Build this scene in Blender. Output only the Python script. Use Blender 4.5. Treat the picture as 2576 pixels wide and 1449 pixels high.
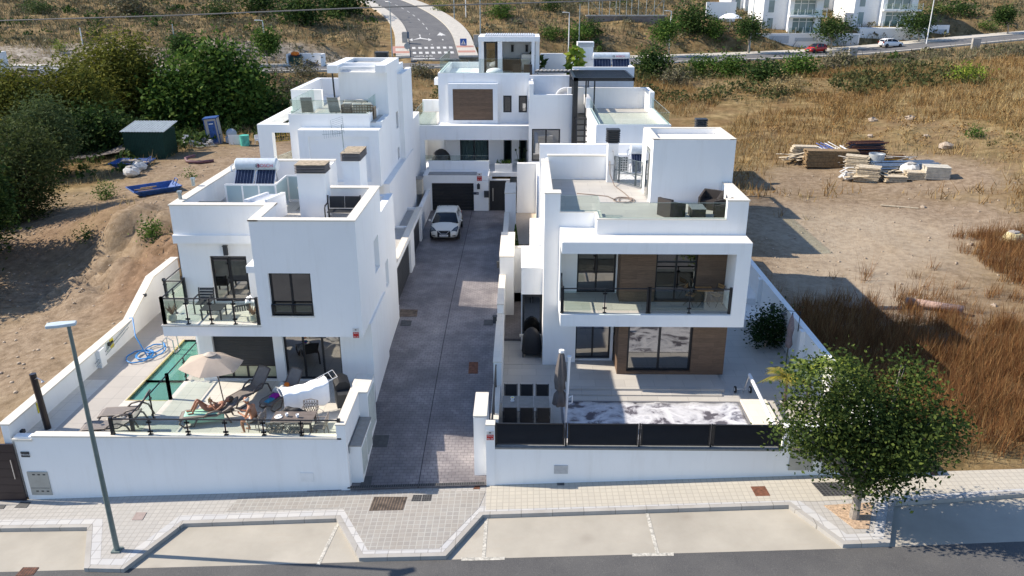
import bpy, math, random
import numpy as np
from mathutils import Vector, Matrix
R = math.radians
rnd = random.Random(7)
for o in list(bpy.data.objects): bpy.data.objects.remove(o)
S = bpy.context.scene
COL = S.collection
# ---------- camera, sky, sun, exposure ----------
PITCH, YAW, CAMH, FPX = R(20.9), R(0.8), 15.87, 2003.5     # FPX: focal length in pixels of a 2576 px wide frame
fw = Vector((-math.sin(YAW)*math.cos(PITCH), math.cos(YAW)*math.cos(PITCH), -math.sin(PITCH)))
rt = Vector((math.cos(YAW), math.sin(YAW), 0))
up = rt.cross(fw)
cam = bpy.data.cameras.new('camera'); co = bpy.data.objects.new('camera', cam); COL.objects.link(co)
cam.sensor_width = 36; cam.lens = 36*FPX/2576; cam.clip_end = 2000; cam.clip_start = .1
m = Matrix((rt, up, -fw)).transposed().to_4x4(); m.translation = (0, 0, CAMH); co.matrix_world = m
S.camera = co
w = bpy.data.worlds.new('World'); S.world = w; w.use_nodes = True
nt = w.node_tree; bg = nt.nodes['Background']
sky = nt.nodes.new('ShaderNodeTexSky'); sky.sky_type = 'NISHITA'; sky.sun_disc = False
SUN_EL, SUN_AZ = R(38.5), R(7)       # sun stands to the left (-X), a little behind the houses (+Y)
sv = Vector((-math.cos(SUN_EL)*math.cos(SUN_AZ), math.cos(SUN_EL)*math.sin(SUN_AZ), math.sin(SUN_EL)))
sky.sun_elevation = SUN_EL; sky.sun_rotation = math.atan2(sv.x, sv.y)
sky.altitude = 50; sky.air_density = 1.0; sky.dust_density = .2; sky.ozone_density = 2.0
tint = nt.nodes.new('ShaderNodeMix'); tint.data_type = 'RGBA'; tint.blend_type = 'MULTIPLY'; tint.inputs[0].default_value = 1; tint.inputs[7].default_value = (.96, 1.0, 1.08, 1)      # cool white balance of the camera
nt.links.new(sky.outputs[0], tint.inputs[6]); nt.links.new(tint.outputs[2], bg.inputs[0]); bg.inputs[1].default_value = .125
sl = bpy.data.lights.new('sun', 'SUN'); sl.energy = 4.8; sl.angle = R(.5); sl.color = (1, .90, .76)
so = bpy.data.objects.new('sun', sl); COL.objects.link(so); so.rotation_euler = sv.to_track_quat('Z', 'Y').to_euler(); so.location = sv*50
S.view_settings.view_transform = 'Standard'; S.view_settings.look = 'None'; S.view_settings.exposure = 0.66
S.render.engine = 'CYCLES'
S.cycles.max_bounces = 8; S.cycles.transparent_max_bounces = 16

# ---------- pixel helpers: where a line of sight of the photo meets a real plane ----------
def ray(px, py): return fw + rt*((px-1288)/FPX) + up*((724.5-py)/FPX)
def gy(px, py, y):
    r = ray(px, py); t = y/r.y; return r.x*t, CAMH+r.z*t
def gz(px, py, z):
    r = ray(px, py); t = (z-CAMH)/r.z; return r.x*t, r.y*t
def XP(px, y, z):                      # x on the plane y at height z
    a = (px-1288)/FPX; return (a*(y*math.cos(YAW)*math.cos(PITCH)+(CAMH-z)*math.sin(PITCH))-y*math.sin(YAW))/(math.cos(YAW)+a*math.sin(YAW)*math.cos(PITCH))
def gX(px, py, x):
    r = ray(px, py); t = x/r.x; return r.y*t, CAMH+r.z*t

# ---------- materials ----------
MATS = {}
class NT:
    def __init__(s, name):
        s.m = bpy.data.materials.new(name); s.m.use_nodes = True; s.t = s.m.node_tree
        s.b = s.t.nodes['Principled BSDF']; s.out = s.t.nodes['Material Output']
    def n(s, t, **k):
        x = s.t.nodes.new(t)
        for a, v in k.items():
            if a[0] == '_': x.inputs[a[1:].replace('_', ' ')].default_value = v
            else: setattr(x, a, v)
        return x
    def l(s, a, b): s.t.links.new(a, b)
    def pos(s, sc=(1, 1, 1), rz=0, loc=(0, 0, 0)):
        g = s.n('ShaderNodeNewGeometry'); mp = s.n('ShaderNodeMapping'); s.l(g.outputs['Position'], mp.inputs[0])
        mp.inputs['Scale'].default_value = sc; mp.inputs['Rotation'].default_value[2] = rz; mp.inputs['Location'].default_value = loc
        return mp.outputs[0]
    def noise(s, vec, scale, detail=4, rough=.55, dist=0):
        x = s.n('ShaderNodeTexNoise', _Scale=scale, _Detail=detail, _Roughness=rough, _Distortion=dist); s.l(vec, x.inputs['Vector']); return x.outputs[0]
    def ramp(s, fac, stops, interp='LINEAR'):
        x = s.n('ShaderNodeValToRGB'); cr = x.color_ramp; cr.interpolation = interp
        while len(cr.elements) < len(stops): cr.elements.new(.5)
        for e, (p, c) in zip(cr.elements, stops):
            e.position = p; e.color = (*c, 1) if hasattr(c, '__len__') else (c, c, c, 1)
        s.l(fac, x.inputs[0]); return x.outputs[0]
    def mix(s, fac, a, b, mode='MIX'):
        x = s.n('ShaderNodeMix', data_type='RGBA', blend_type=mode)
        for sock, v in ((x.inputs[0], fac), (x.inputs[6], a), (x.inputs[7], b)):
            if hasattr(v, 'is_linked') or isinstance(v, bpy.types.NodeSocket): s.l(v, sock)
            elif hasattr(v, '__len__'): sock.default_value = (*v, 1)
            else: sock.default_value = v
        return x.outputs[2]
    def math(s, op, a, b=0.0):
        x = s.n('ShaderNodeMath', operation=op)
        for sock, v in ((x.inputs[0], a), (x.inputs[1], b)):
            if isinstance(v, bpy.types.NodeSocket): s.l(v, sock)
            else: sock.default_value = v
        return x.outputs[0]
    def bump(s, h, strength=.3, dist=.02):
        x = s.n('ShaderNodeBump', _Strength=strength, _Distance=dist); s.l(h, x.inputs['Height']); s.l(x.outputs[0], s.b.inputs['Normal'])
    def done(s, col=None, rough=.6, metal=0, spec=None):
        if col is not None:
            if isinstance(col, bpy.types.NodeSocket): s.l(col, s.b.inputs['Base Color'])
            else: s.b.inputs['Base Color'].default_value = (*col, 1)
        s.b.inputs['Roughness'].default_value = rough; s.b.inputs['Metallic'].default_value = metal
        if spec is not None: s.b.inputs['Specular IOR Level'].default_value = spec
        MATS[s.m.name] = s.m; return s.m

def simple(name, c, rough=.6, metal=0, var=.12, scale=6, bump=0, spec=None):
    k = NT(name); p = k.pos(); n1 = k.noise(p, scale, 5, .6)
    d = tuple(max(0, v*(1-var)) for v in c); l = tuple(min(1, v*(1+var)) for v in c)
    col = k.ramp(n1, [(.3, d), (.7, l)])
    if bump: k.bump(k.noise(p, scale*8, 3, .6), bump, .01)
    return k.done(col, rough, metal, spec)

def white_wall(name, c=(.86, .86, .85), grime=.2):
    k = NT(name); p = k.pos(); pv = k.pos((2.2, 2.2, .25))
    a = k.noise(p, .55, 5, .6); st = k.noise(pv, 1.3, 6, .7)
    base = k.ramp(a, [(.25, tuple(v*.95 for v in c)), (.75, c)])
    str_ = k.ramp(st, [(.52, 0.), (.8, 1.)])
    col = k.mix(k.math('MULTIPLY', str_, grime), base, (c[0]*.62, c[1]*.58, c[2]*.52))
    k.bump(k.noise(p, 60, 3, .6), .25, .01)
    return k.done(col, .75, 0, .3)
W1 = white_wall('white_render'); W2 = white_wall('weathered_white_render', (.82, .83, .84), .32)
CREAM = None
k = NT('cream_coping'); p = k.pos(); br = k.n('ShaderNodeTexBrick', _Scale=1.0, _Mortar_Size=.006, _Row_Height=.5, _Brick_Width=.6); k.l(p, br.inputs[0])
br.inputs['Color1'].default_value = (.74, .69, .60, 1); br.inputs['Color2'].default_value = (.70, .655, .57, 1); br.inputs['Mortar'].default_value = (.58, .54, .47, 1)
CREAM = k.done(k.mix(k.math('MULTIPLY', k.noise(p, 3, 5, .6), .25), br.outputs[0], (.5, .46, .4)), .7, 0, .3)
def tiles(name, c1, c2, mort, bw=.6, rh=.6, ms=.006, rough=.55, dirt=.2, dc=(.3, .27, .24), rz=0, off=0.0, bump=.15, spec=.3, noise_scale=1.2):
    k = NT(name); p = k.pos(rz=rz); br = k.n('ShaderNodeTexBrick', _Scale=1.0, _Mortar_Size=ms, _Row_Height=rh, _Brick_Width=bw, _Bias=0.0, _Mortar_Smooth=.1); br.offset = off; k.l(p, br.inputs[0])
    for a, c in (('Color1', c1), ('Color2', c2), ('Mortar', mort)): br.inputs[a].default_value = (*c, 1)
    n1 = k.ramp(k.noise(p, noise_scale, 6, .65), [(.4, 0.), (.7, 1.)])
    col = k.mix(k.math('MULTIPLY', n1, dirt), br.outputs[0], dc)
    inv = k.math('SUBTRACT', 1.0, br.outputs['Fac'])
    k.bump(inv, bump, .01)
    return k.done(col, rough, 0, spec)
T_PORC = tiles('porcelain_terrace', (.66, .63, .57), (.62, .60, .545), (.45, .43, .40), .6, .6, .008)
T_GREY = tiles('grey_porcelain_terrace', (.50, .475, .43), (.44, .42, .385), (.33, .31, .285), 1.2, .6, .008, dirt=.25, dc=(.33, .31, .29), off=.5)
T_ROOF = tiles('roof_tiles', (.48, .46, .43), (.45, .43, .40), (.33, .31, .29), .45, .45, .008)
T_PAVE = tiles('pavement_tiles', (.42, .40, .37), (.375, .36, .335), (.31, .295, .27), .2, .2, .014, .8, .35, (.36, .34, .31), bump=.4)
T_PAVE2 = tiles('cream_pavement_tiles', (.47, .435, .365), (.43, .40, .34), (.36, .33, .28), .2, .2, .014, .8, .25, (.44, .40, .33), bump=.4)
T_PAVE3 = tiles('dark_pavement_tiles', (.33, .31, .28), (.28, .265, .245), (.385, .375, .345), .2, .2, .016, .8, .35, (.26, .22, .18), bump=.5)
T_EDGE = tiles('edge_tiles', (.50, .49, .47), (.44, .44, .44), (.30, .29, .28), .4, .4, .014, .8, .3, (.38, .36, .34))
T_KERB = tiles('kerb_concrete', (.40, .38, .35), (.36, .345, .32), (.20, .19, .17), 1.0, 3.0, .012, .8, .5, (.25, .23, .2), bump=.3)
# stamped concrete of the shared driveway
k = NT('stamped_driveway'); p = k.pos(); wob = k.noise(p, 3, 2, .5); pm = k.n('ShaderNodeVectorMath', operation='ADD'); k.l(p, pm.inputs[0])
vs = k.n('ShaderNodeVectorMath', operation='SCALE'); wc = k.n('ShaderNodeTexNoise', _Scale=3.0); k.l(p, wc.inputs[0]); k.l(wc.outputs[1], vs.inputs[0]); vs.inputs['Scale'].default_value = .035; k.l(vs.outputs[0], pm.inputs[1])
br = k.n('ShaderNodeTexBrick', _Scale=1.0, _Mortar_Size=.012, _Row_Height=.15, _Brick_Width=.24, _Mortar_Smooth=.3); k.l(pm.outputs[0], br.inputs[0])
br.inputs['Color1'].default_value = (.33, .30, .295, 1); br.inputs['Color2'].default_value = (.26, .235, .235, 1); br.inputs['Mortar'].default_value = (.10, .085, .09, 1)
n1 = k.ramp(k.noise(p, .55, 7, .68), [(.34, (.045, .04, .045)), (.46, (.12, .11, .113)), (.58, (.26, .238, .235)), (.72, (.42, .38, .36))])
n2 = k.ramp(k.noise(k.pos((3, 1, 1)), 1.3, 5, .7), [(.4, 0.0), (.75, 1.0)])
c = k.mix(.68, br.outputs[0], n1, 'MIX'); c = k.mix(k.math('MULTIPLY', n2, .35), c, (.13, .11, .12))
c = k.mix(k.math('MULTIPLY', br.outputs['Fac'], .5), c, (.09, .08, .085))
k.bump(k.math('SUBTRACT', 1.0, br.outputs['Fac']), .6, .015); DRIVE = k.done(c, .5, 0, .5)
# beige concrete of the parking bays
k = NT('bay_concrete'); p = k.pos(); a = k.ramp(k.noise(p, .35, 6, .62), [(.3, (.31, .285, .24)), (.55, (.385, .355, .30)), (.75, (.45, .415, .35))])
s1 = k.ramp(k.noise(k.pos((.5, 2.5, 1)), 1.5, 6, .7), [(.55, 0.), (.75, 1.)]); c = k.mix(k.math('MULTIPLY', s1, .35), a, (.36, .31, .25))
vo = k.n('ShaderNodeTexVoronoi', _Scale=.55); k.l(p, vo.inputs[0]); sp = k.ramp(vo.outputs['Distance'], [(.03, 1.), (.16, 0.)]); c = k.mix(k.math('MULTIPLY', sp, .45), c, (.26, .23, .19))
vc = k.n('ShaderNodeTexVoronoi', _Scale=.3, feature='DISTANCE_TO_EDGE'); k.l(k.pos(), vc.inputs[0]); cr = k.ramp(vc.outputs['Distance'], [(0., 1.), (.003, 0.)]); c = k.mix(k.math('MULTIPLY', cr, .12), c, (.3, .26, .2))
k.bump(k.noise(p, 30, 4, .6), .2, .01); BAY = k.done(c, .8, 0, .25)
def asphalt(name, base=.05):
    k = NT(name); p = k.pos(); a = k.noise(p, .6, 5, .6); f = k.noise(p, 45, 2, .5)
    c = k.ramp(a, [(.3, (base*.85, base*.85, base*.88)), (.7, (base*1.3, base*1.28, base*1.25))])
    g = k.ramp(f, [(.45, 0.), (.8, 1.)]); c = k.mix(k.math('MULTIPLY', g, .35), c, (base*3.4, base*3.2, base*3))
    k.bump(f, .35, .01); return k.done(c, .85, 0, .3)
ASPH = asphalt('asphalt', .075); ASPH2 = asphalt('far_asphalt', .11)
DARK = simple('anthracite_metal', (.018, .02, .024), .4, .3, .1, 3); DARKM = simple('matt_dark_grey', (.035, .038, .042), .6, .1, .1, 3)
PAINTW = simple('white_paint', (.78, .78, .77), .5, 0, .05, 4); PLAST = simple('white_plastic', (.8, .8, .8), .35, 0, .03, 4)
GREYP = simple('grey_cabinet', (.36, .36, .33), .55, .2, .08, 3); TAUPE = simple('taupe_resin', (.13, .105, .09), .5, 0, .08, 5); MESHF = simple('taupe_sling_fabric', (.20, .175, .16), .8, 0, .1, 9)
STEEL = simple('brushed_steel', (.55, .55, .56), .3, .9, .05, 6); GALV = simple('galvanised_steel', (.33, .37, .38), .45, .6, .2, 3)
SOIL = simple('dark_soil', (.09, .06, .04), .95, 0, .4, 9, .5); CONC = simple('bare_concrete', (.36, .34, .31), .85, 0, .2, 2, .3)
FABW = simple('white_cloth', (.85, .86, .88), .9, 0, .04, 5); BLACKF = simple('black_cover', (.012, .012, .014), .65, 0, .3, 5)
BLUEP = simple('worn_blue_paint', (.03, .09, .28), .55, .1, .4, 5); GREENP = simple('dark_green_sheet', (.012, .05, .038), .5, .3, .2, 4)
RUST = simple('rusty_iron', (.17, .07, .04), .85, .2, .45, 9); RED = simple('red_print', (.45, .02, .02), .5, 0, .05, 5); YEL = simple('yellow_print', (.75, .62, .03), .5, 0, .05, 5)
WOODL = simple('pale_timber', (.50, .42, .30), .8, 0, .35, 7); WOODD = simple('weathered_timber', (.24, .16, .08), .85, 0, .4, 7); WOODY = simple('yellow_timber', (.6, .42, .14), .8, 0, .2, 7)
PANELC = simple('solar_glass', (.012, .018, .045), .12, .2, .2, 3); ROOFDIRT = simple('flaking_slab', (.36, .29, .2), .9, 0, .45, 7, .4)
k = NT('wood_cladding'); p = k.pos(); br = k.n('ShaderNodeTexBrick', _Scale=1.0, _Mortar_Size=.003, _Row_Height=.19, _Brick_Width=1.2)
sx = k.n('ShaderNodeSeparateXYZ'); k.l(p, sx.inputs[0]); cx = k.n('ShaderNodeCombineXYZ'); k.l(k.math('ADD', sx.outputs[0], sx.outputs[1]), cx.inputs[0]); k.l(sx.outputs[2], cx.inputs[1]); k.l(cx.outputs[0], br.inputs[0])
for a, c in (('Color1', (.165, .105, .07)), ('Color2', (.105, .068, .046)), ('Mortar', (.04, .027, .02))): br.inputs[a].default_value = (*c, 1)
gr = k.ramp(k.noise(k.pos((1.2, 1.2, 16)), 2.2, 6, .65), [(.3, (.075, .05, .036)), (.7, (.22, .15, .10))])
WOOD = k.done(k.mix(.5, br.outputs[0], gr), .6, 0, .25)
def glassmat(name, tint, gfac, rough=0.0, body=.0, ior=1.5):
    k = NT(name); t = k.n('ShaderNodeBsdfTransparent'); t.inputs[0].default_value = (*tint, 1)
    g = k.n('ShaderNodeBsdfGlossy', _Roughness=rough); g.inputs[0].default_value = (1, 1, 1, 1)
    f = k.n('ShaderNodeFresnel', _IOR=ior); fac = k.math('ADD', f.outputs[0], gfac) if gfac > .1 else k.math('ADD', gfac, 0.0)
    mx = k.n('ShaderNodeMixShader'); k.l(fac, mx.inputs[0]); k.l(t.outputs[0], mx.inputs[1]); k.l(g.outputs[0], mx.inputs[2])
    k.l(mx.outputs[0], k.out.inputs[0]); k.done(None); return k.m
WGLASS = glassmat('window_glass', (.14, .16, .17), .24); RGLASS = glassmat('railing_glass', (.87, .92, .90), .05, ior=1.35)
FROST = NT('frosted_glass'); FROST.b.inputs['Base Color'].default_value = (.45, .58, .6, 1); FROST.b.inputs['Transmission Weight'].default_value = .25
FROST = FROST.done((.42, .54, .57), .45)
k = NT('pool_water'); p = k.pos(); k.bump(k.noise(p, 3.5, 3, .5), .25, .03); k.b.inputs['Transmission Weight'].default_value = .75; k.b.inputs['IOR'].default_value = 1.33
k.b.inputs['Transmission Weight'].default_value = .45; WATER = k.done((.16, .42, .34), .03)
POOLT = tiles('pool_mosaic', (.20, .62, .50), (.24, .68, .56), (.35, .7, .6), .1, .1, .006, dirt=0)
k = NT('pool_cover'); p = k.pos(); a = k.noise(k.pos((1, 1.1, 1)), .95, 8, .6, .35)
c = k.ramp(a, [(.37, (.10, .095, .11)), (.405, (.13, .12, .14)), (.415, (.30, .29, .32)), (.45, (.48, .48, .50)), (.53, (.66, .66, .68)), (.60, (.42, .42, .45)), (.63, (.16, .15, .17)), (.66, (.2, .19, .21)), (.67, (.5, .5, .52))])
k.bump(a, .5, .05); COVER = k.done(c, .3, 0, .5)

# ---------- mesh builder ----------
OFF = {}
def props(o, label=None, cat=None, group=None, kind=None):
    if label: o['label'] = label
    if cat: o['category'] = cat
    if group: o['group'] = group
    if kind: o['kind'] = kind
    return o
def thing(name, label, cat, loc=(0, 0, 0), rz=0, group=None):
    o = bpy.data.objects.new(name, None); COL.objects.link(o); o.location = loc; o.rotation_euler[2] = rz; o.empty_display_size = .2
    OFF[o] = Vector(loc); return props(o, label, cat, group)
class B:
    def __init__(s): s.v = []; s.f = []; s.M = None
    def V(s, p):
        if s.M is not None: p = s.M @ Vector(p)
        s.v.append(tuple(p)); return len(s.v)-1
    def poly(s, pts): s.f.append([s.V(p) for p in pts]); return s
    def box(s, x0, x1, y0, y1, z0, z1):
        x0, x1 = sorted((x0, x1)); y0, y1 = sorted((y0, y1)); z0, z1 = sorted((z0, z1))
        i = [s.V(p) for p in ((x0, y0, z0), (x1, y0, z0), (x1, y1, z0), (x0, y1, z0), (x0, y0, z1), (x1, y0, z1), (x1, y1, z1), (x0, y1, z1))]
        for q in ((0, 3, 2, 1), (4, 5, 6, 7), (0, 1, 5, 4), (1, 2, 6, 5), (2, 3, 7, 6), (3, 0, 4, 7)): s.f.append([i[a] for a in q])
        return s
    def rbox(s, c, size, rz=0, rx=0, ry=0):
        o = s.M; T = Matrix.Translation(c) @ Matrix.Rotation(rz, 4, 'Z') @ Matrix.Rotation(ry, 4, 'Y') @ Matrix.Rotation(rx, 4, 'X'); s.M = o @ T if o is not None else T
        a, b, c2 = (v/2 for v in size); s.box(-a, a, -b, b, -c2, c2); s.M = o; return s
    def prism(s, poly, z0, z1):      # z1 may be a list (a height per corner)
        n = len(poly); z0s = z0 if hasattr(z0, '__len__') else [z0]*n; zs = z1 if hasattr(z1, '__len__') else [z1]*n
        a = [s.V((x, y, zz)) for (x, y), zz in zip(poly, z0s)]; b = [s.V((x, y, zz)) for (x, y), zz in zip(poly, zs)]
        s.f.append(a[::-1]); s.f.append(b)
        for i in range(n): j = (i+1) % n; s.f.append([a[i], a[j], b[j], b[i]])
        return s
    def prof(s, pts, axis, a0, a1):  # extrude a closed profile; axis 'x': pts are (y,z); axis 'y': pts are (x,z)
        mk = (lambda p, a: (a, p[0], p[1])) if axis == 'x' else (lambda p, a: (p[0], a, p[1]))
        n = len(pts); A = [s.V(mk(p, a0)) for p in pts]; Bq = [s.V(mk(p, a1)) for p in pts]
        s.f.append(A[::-1]); s.f.append(Bq)
        for i in range(n): j = (i+1) % n; s.f.append([A[i], A[j], Bq[j], Bq[i]])
        return s
    def tube(s, pts, r, n=8, closed=False, caps=True):
        P = [Vector(p) for p in pts]; m_ = len(P); rings = []; prev = None
        for i, p in enumerate(P):
            rr = r[i] if hasattr(r, '__len__') else r
            if closed: t = P[(i+1) % m_]-P[i-1]
            else: t = P[min(i+1, m_-1)]-P[max(i-1, 0)]
            t.normalize()
            if prev is None: u = t.orthogonal().normalized()
            else:
                u = prev-t*prev.dot(t); u = u.normalized() if u.length > 1e-6 else t.orthogonal().normalized()
            prev = u; v_ = t.cross(u)
            rings.append([s.V(p+(u*math.cos(2*math.pi*k_/n)+v_*math.sin(2*math.pi*k_/n))*rr) for k_ in range(n)])
        for i in range(m_ if closed else m_-1):
            a = rings[i]; b = rings[(i+1) % m_]
            for k_ in range(n): s.f.append([a[k_], a[(k_+1) % n], b[(k_+1) % n], b[k_]])
        if caps and not closed: s.f.append(rings[0][::-1]); s.f.append(rings[-1])
        return s
    def cyl(s, c, r, h, n=16, r2=None): return s.tube([(c[0], c[1], c[2]), (c[0], c[1], c[2]+h)], [r, r if r2 is None else r2], n)
    def lathe(s, c, prof, n=20):
        rings = [[s.V((c[0]+r*math.cos(2*math.pi*k_/n), c[1]+r*math.sin(2*math.pi*k_/n), c[2]+z)) for k_ in range(n)] for r, z in prof]
        for a, b in zip(rings, rings[1:]):
            for k_ in range(n): s.f.append([a[k_], a[(k_+1) % n], b[(k_+1) % n], b[k_]])
        s.f.append(rings[0][::-1]); s.f.append(rings[-1]); return s
    def blob(s, c, r, seg=10, jit=0, rn=rnd):
        rings = []; nl = max(4, seg//2+1)
        for i in range(nl+1):
            th = math.pi*i/nl; row = []
            for j in range(seg):
                ph = 2*math.pi*j/seg; q = 1+rn.uniform(-jit, jit)
                row.append(s.V((c[0]+r[0]*math.sin(th)*math.cos(ph)*q, c[1]+r[1]*math.sin(th)*math.sin(ph)*q, c[2]+r[2]*math.cos(th)*q)))
            rings.append(row)
        for a, b in zip(rings, rings[1:]):
            for k_ in range(seg): s.f.append([a[k_], b[k_], b[(k_+1) % seg], a[(k_+1) % seg]])
        return s
    def surf(s, fn, nu, nv, thick=0):
        g = [[s.V(fn(i/nu, j/nv)) for j in range(nv+1)] for i in range(nu+1)]
        for i in range(nu):
            for j in range(nv): s.f.append([g[i][j], g[i+1][j], g[i+1][j+1], g[i][j+1]])
        return s
    def build(s, name, mat, parent=None, smooth=False, bevel=0, label=None, cat=None, group=None, kind=None, local=False, solid=0, sub=0):
        me = bpy.data.meshes.new(name); v = s.v
        if parent is not None:
            root = parent
            while root.parent: root = root.parent
            off = Vector((0, 0, 0)) if local else OFF.get(root, Vector((0, 0, 0)))
            v = [(a-off.x, b-off.y, c-off.z) for a, b, c in v]; o_loc = (0, 0, 0)
        else:
            xs = [p_[0] for p_ in v]; ys = [p_[1] for p_ in v]; zs = [p_[2] for p_ in v]
            o_loc = ((min(xs)+max(xs))/2, (min(ys)+max(ys))/2, min(zs)); v = [(a-o_loc[0], b-o_loc[1], c-o_loc[2]) for a, b, c in v]
        me.from_pydata(v, [], s.f); me.update()
        if smooth:
            for q in me.polygons: q.use_smooth = True
        o = bpy.data.objects.new(name, me); COL.objects.link(o); o.location = o_loc
        if parent is not None: o.parent = parent
        else: OFF[o] = Vector(o_loc)
        me.materials.append(mat)
        if smooth == 'auto':
            me.set_sharp_from_angle(angle=R(40))
        if bevel:
            b = o.modifiers.new('bevel', 'BEVEL'); b.width = bevel; b.segments = 2; b.limit_method = 'ANGLE'; b.angle_limit = R(40)
        if solid:
            b = o.modifiers.new('solid', 'SOLIDIFY'); b.thickness = solid; b.offset = 0
        if sub:
            b = o.modifiers.new('sub', 'SUBSURF'); b.levels = sub; b.render_levels = sub
        return props(o, label, cat, group, kind)
def copy_thing(root, loc, rz=None, label=None):
    r = root.copy(); COL.objects.link(r); r.location = loc; OFF[r] = Vector(loc)
    if rz is not None: r.rotation_euler[2] = rz
    if label: r['label'] = label
    for ch in root.children:
        c = ch.copy(); COL.objects.link(c); c.parent = r
        for g in ch.children:
            d = g.copy(); COL.objects.link(d); d.parent = c
    return r
def text(s, size, mat, parent, origin, xdir=(1, 0, 0), ydir=(0, 0, 1), name='lettering', local=False, lift=.004):
    cu = bpy.data.curves.new(name, 'FONT'); cu.body = s; cu.size = size; cu.align_x = 'CENTER'; cu.align_y = 'CENTER'; cu.extrude = .002
    t = bpy.data.objects.new(name, cu); COL.objects.link(t)
    dg = bpy.context.evaluated_depsgraph_get(); me = bpy.data.meshes.new_from_object(t.evaluated_get(dg)); bpy.data.objects.remove(t)
    X = Vector(xdir).normalized(); Yv = Vector(ydir).normalized(); Zv = X.cross(Yv)
    M4 = Matrix((X, Yv, Zv)).transposed().to_4x4(); M4.translation = Vector(origin)+Zv*lift
    root = parent
    while root.parent: root = root.parent
    if not local: M4 = Matrix.Translation(-OFF.get(root, Vector((0, 0, 0)))) @ M4
    me.transform(M4); me.materials.clear(); me.materials.append(mat)
    o = bpy.data.objects.new(name, me); COL.objects.link(o); o.parent = parent; return o
# ---------- terrain ----------
SL = .046
def sz(x, y=0): return SL*(x+1.17)                       # the street climbs gently to the right
def gs(px, py, dz=0):
    r = ray(px, py); t = (dz+SL*1.17-CAMH)/(r.z-SL*r.x); return r.x*t, r.y*t
CP = [(-60,23,-1.5),(-30,22.8,-.9),(-20,23,.0),(-18,25,.9),(-18,30,1.5),(-18,36,1.9),(-18.5,39.5,3.2),(-21,42,3.2),(-22.5,38.5,1.0),(-25,41,.1),(-15.5,46,2.6),(-15,55,2.3),(-24,30,.7),(-26,36,.6),(-30,42,.2),(-40,42,.3),(-40,30,-.5),
 (-24,44.5,3.1),(-28,45,.2),(-25.5,45.5,1.4),(-26,48,3.0),(-25,51,2.5),(-30,54,1.3),(-20,52,2.5),(-22,62,2.2),(-30,64,2.0),(-16,66,2.2),(-16,75,2.2),(-25,75,2.0),(-40,62,.8),(-60,50,.5),(-60,75,1.5),(-35,85,2.2),(-18,88,2.8),(-60,95,4.5),
 (-100,60,1),(-100,100,5),(-5,78,2.3),(-8,95,3.4),(5,95,3.4),
 (13,23,.9),(13,30,.8),(20,26,1.2),(20,30,.9),(26,26,1.6),(26,32,1.4),(16,37,.7),(16,45,.8),(22,42,.9),(26,50,1.1),(18,58,1.2),(26,62,1.5),(34,60,2.4),(30,45,1.4),(34,36,1.8),(45,40,3),(45,60,4.0),
 (13,72,2.2),(22,76,2.6),(35,75,3.4),(50,80,5.4),(70,60,6),(100,60,8),(100,100,9),(14,95,3.2),(30,98,4.2),(45,105,5.0),(60,118,6.0),(75,125,6.6)]
# far road centre line, and the side road that climbs away from it
def pz(px, py, y):
    x, z = gy(px, py, y); return (x, y, z)
ROAD = [pz(-250,172,96), pz(120,176,100), pz(420,178,104), pz(700,173,108), pz(900,169,112), pz(1092,163,116), pz(1330,160,121), pz(1700,150,128), pz(1900,143,134), pz(2150,131,141), pz(2400,108,146), pz(2576,92,150), pz(2850,70,156)]
UPR = [pz(1095,152,119), pz(1088,118,126), pz(1080,85,135), pz(1062,58,146), pz(1030,32,158), pz(985,8,172), pz(930,-12,188), pz(880,-22,205)]
def interp(path, x):
    for a, b in zip(path, path[1:]):
        if a[0] <= x <= b[0]:
            t = (x-a[0])/(b[0]-a[0]); return tuple(a[i]+(b[i]-a[i])*t for i in range(3))
    return path[0] if x < path[0][0] else path[-1]
for p in ROAD: CP += [p, (p[0], p[1]+5, p[2]+.15), (p[0], p[1]-5, p[2]-.3)]
for p in UPR[1:]: CP += [p, (p[0]-6, p[1]-1, p[2]+.25), (p[0]+6, p[1]+1, p[2]+.25)]
CP += [pz(100,122,112), pz(30,90,122), pz(300,130,112), pz(300,70,135), pz(100,40,140), pz(500,110,118), pz(560,60,140), pz(700,100,122), pz(850,110,122), pz(850,50,145), pz(700,10,165), pz(400,10,160), pz(0,0,160),
 pz(930,90,126), pz(1200,110,126), pz(1250,60,142), pz(1450,95,138), pz(1600,110,136), pz(1500,45,152), pz(1700,70,150), pz(1300,10,170), pz(1550,8,175), pz(1830,60,155), pz(2450,45,165), pz(2560,20,175), pz(2400,10,190), pz(2350,60,158), pz(2250,90,152), pz(2000,105,146)]
CP += [(-140,200,20),(-60,260,22),(0,260,22),(60,260,22),(140,260,24),(200,150,14),(200,80,10),(-160,120,8),(-160,50,0)]
CPa = np.array(CP, float)
dm = np.hypot(CPa[:, None, 0]-CPa[None, :, 0], CPa[:, None, 1]-CPa[None, :, 1])
NCP = len(CPa); Am = np.zeros((NCP+3, NCP+3)); Am[:NCP, :NCP] = dm; Am[:NCP, NCP] = 1; Am[:NCP, NCP+1:] = CPa[:, :2]; Am[NCP, :NCP] = 1; Am[NCP+1:, :NCP] = CPa[:, :2].T
Am[:NCP, :NCP] += np.eye(NCP)*-.6
WTS = np.linalg.solve(Am, np.concatenate([CPa[:, 2], [0, 0, 0]]))
rs = np.random.RandomState(3); LAT = rs.rand(257, 257)
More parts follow.
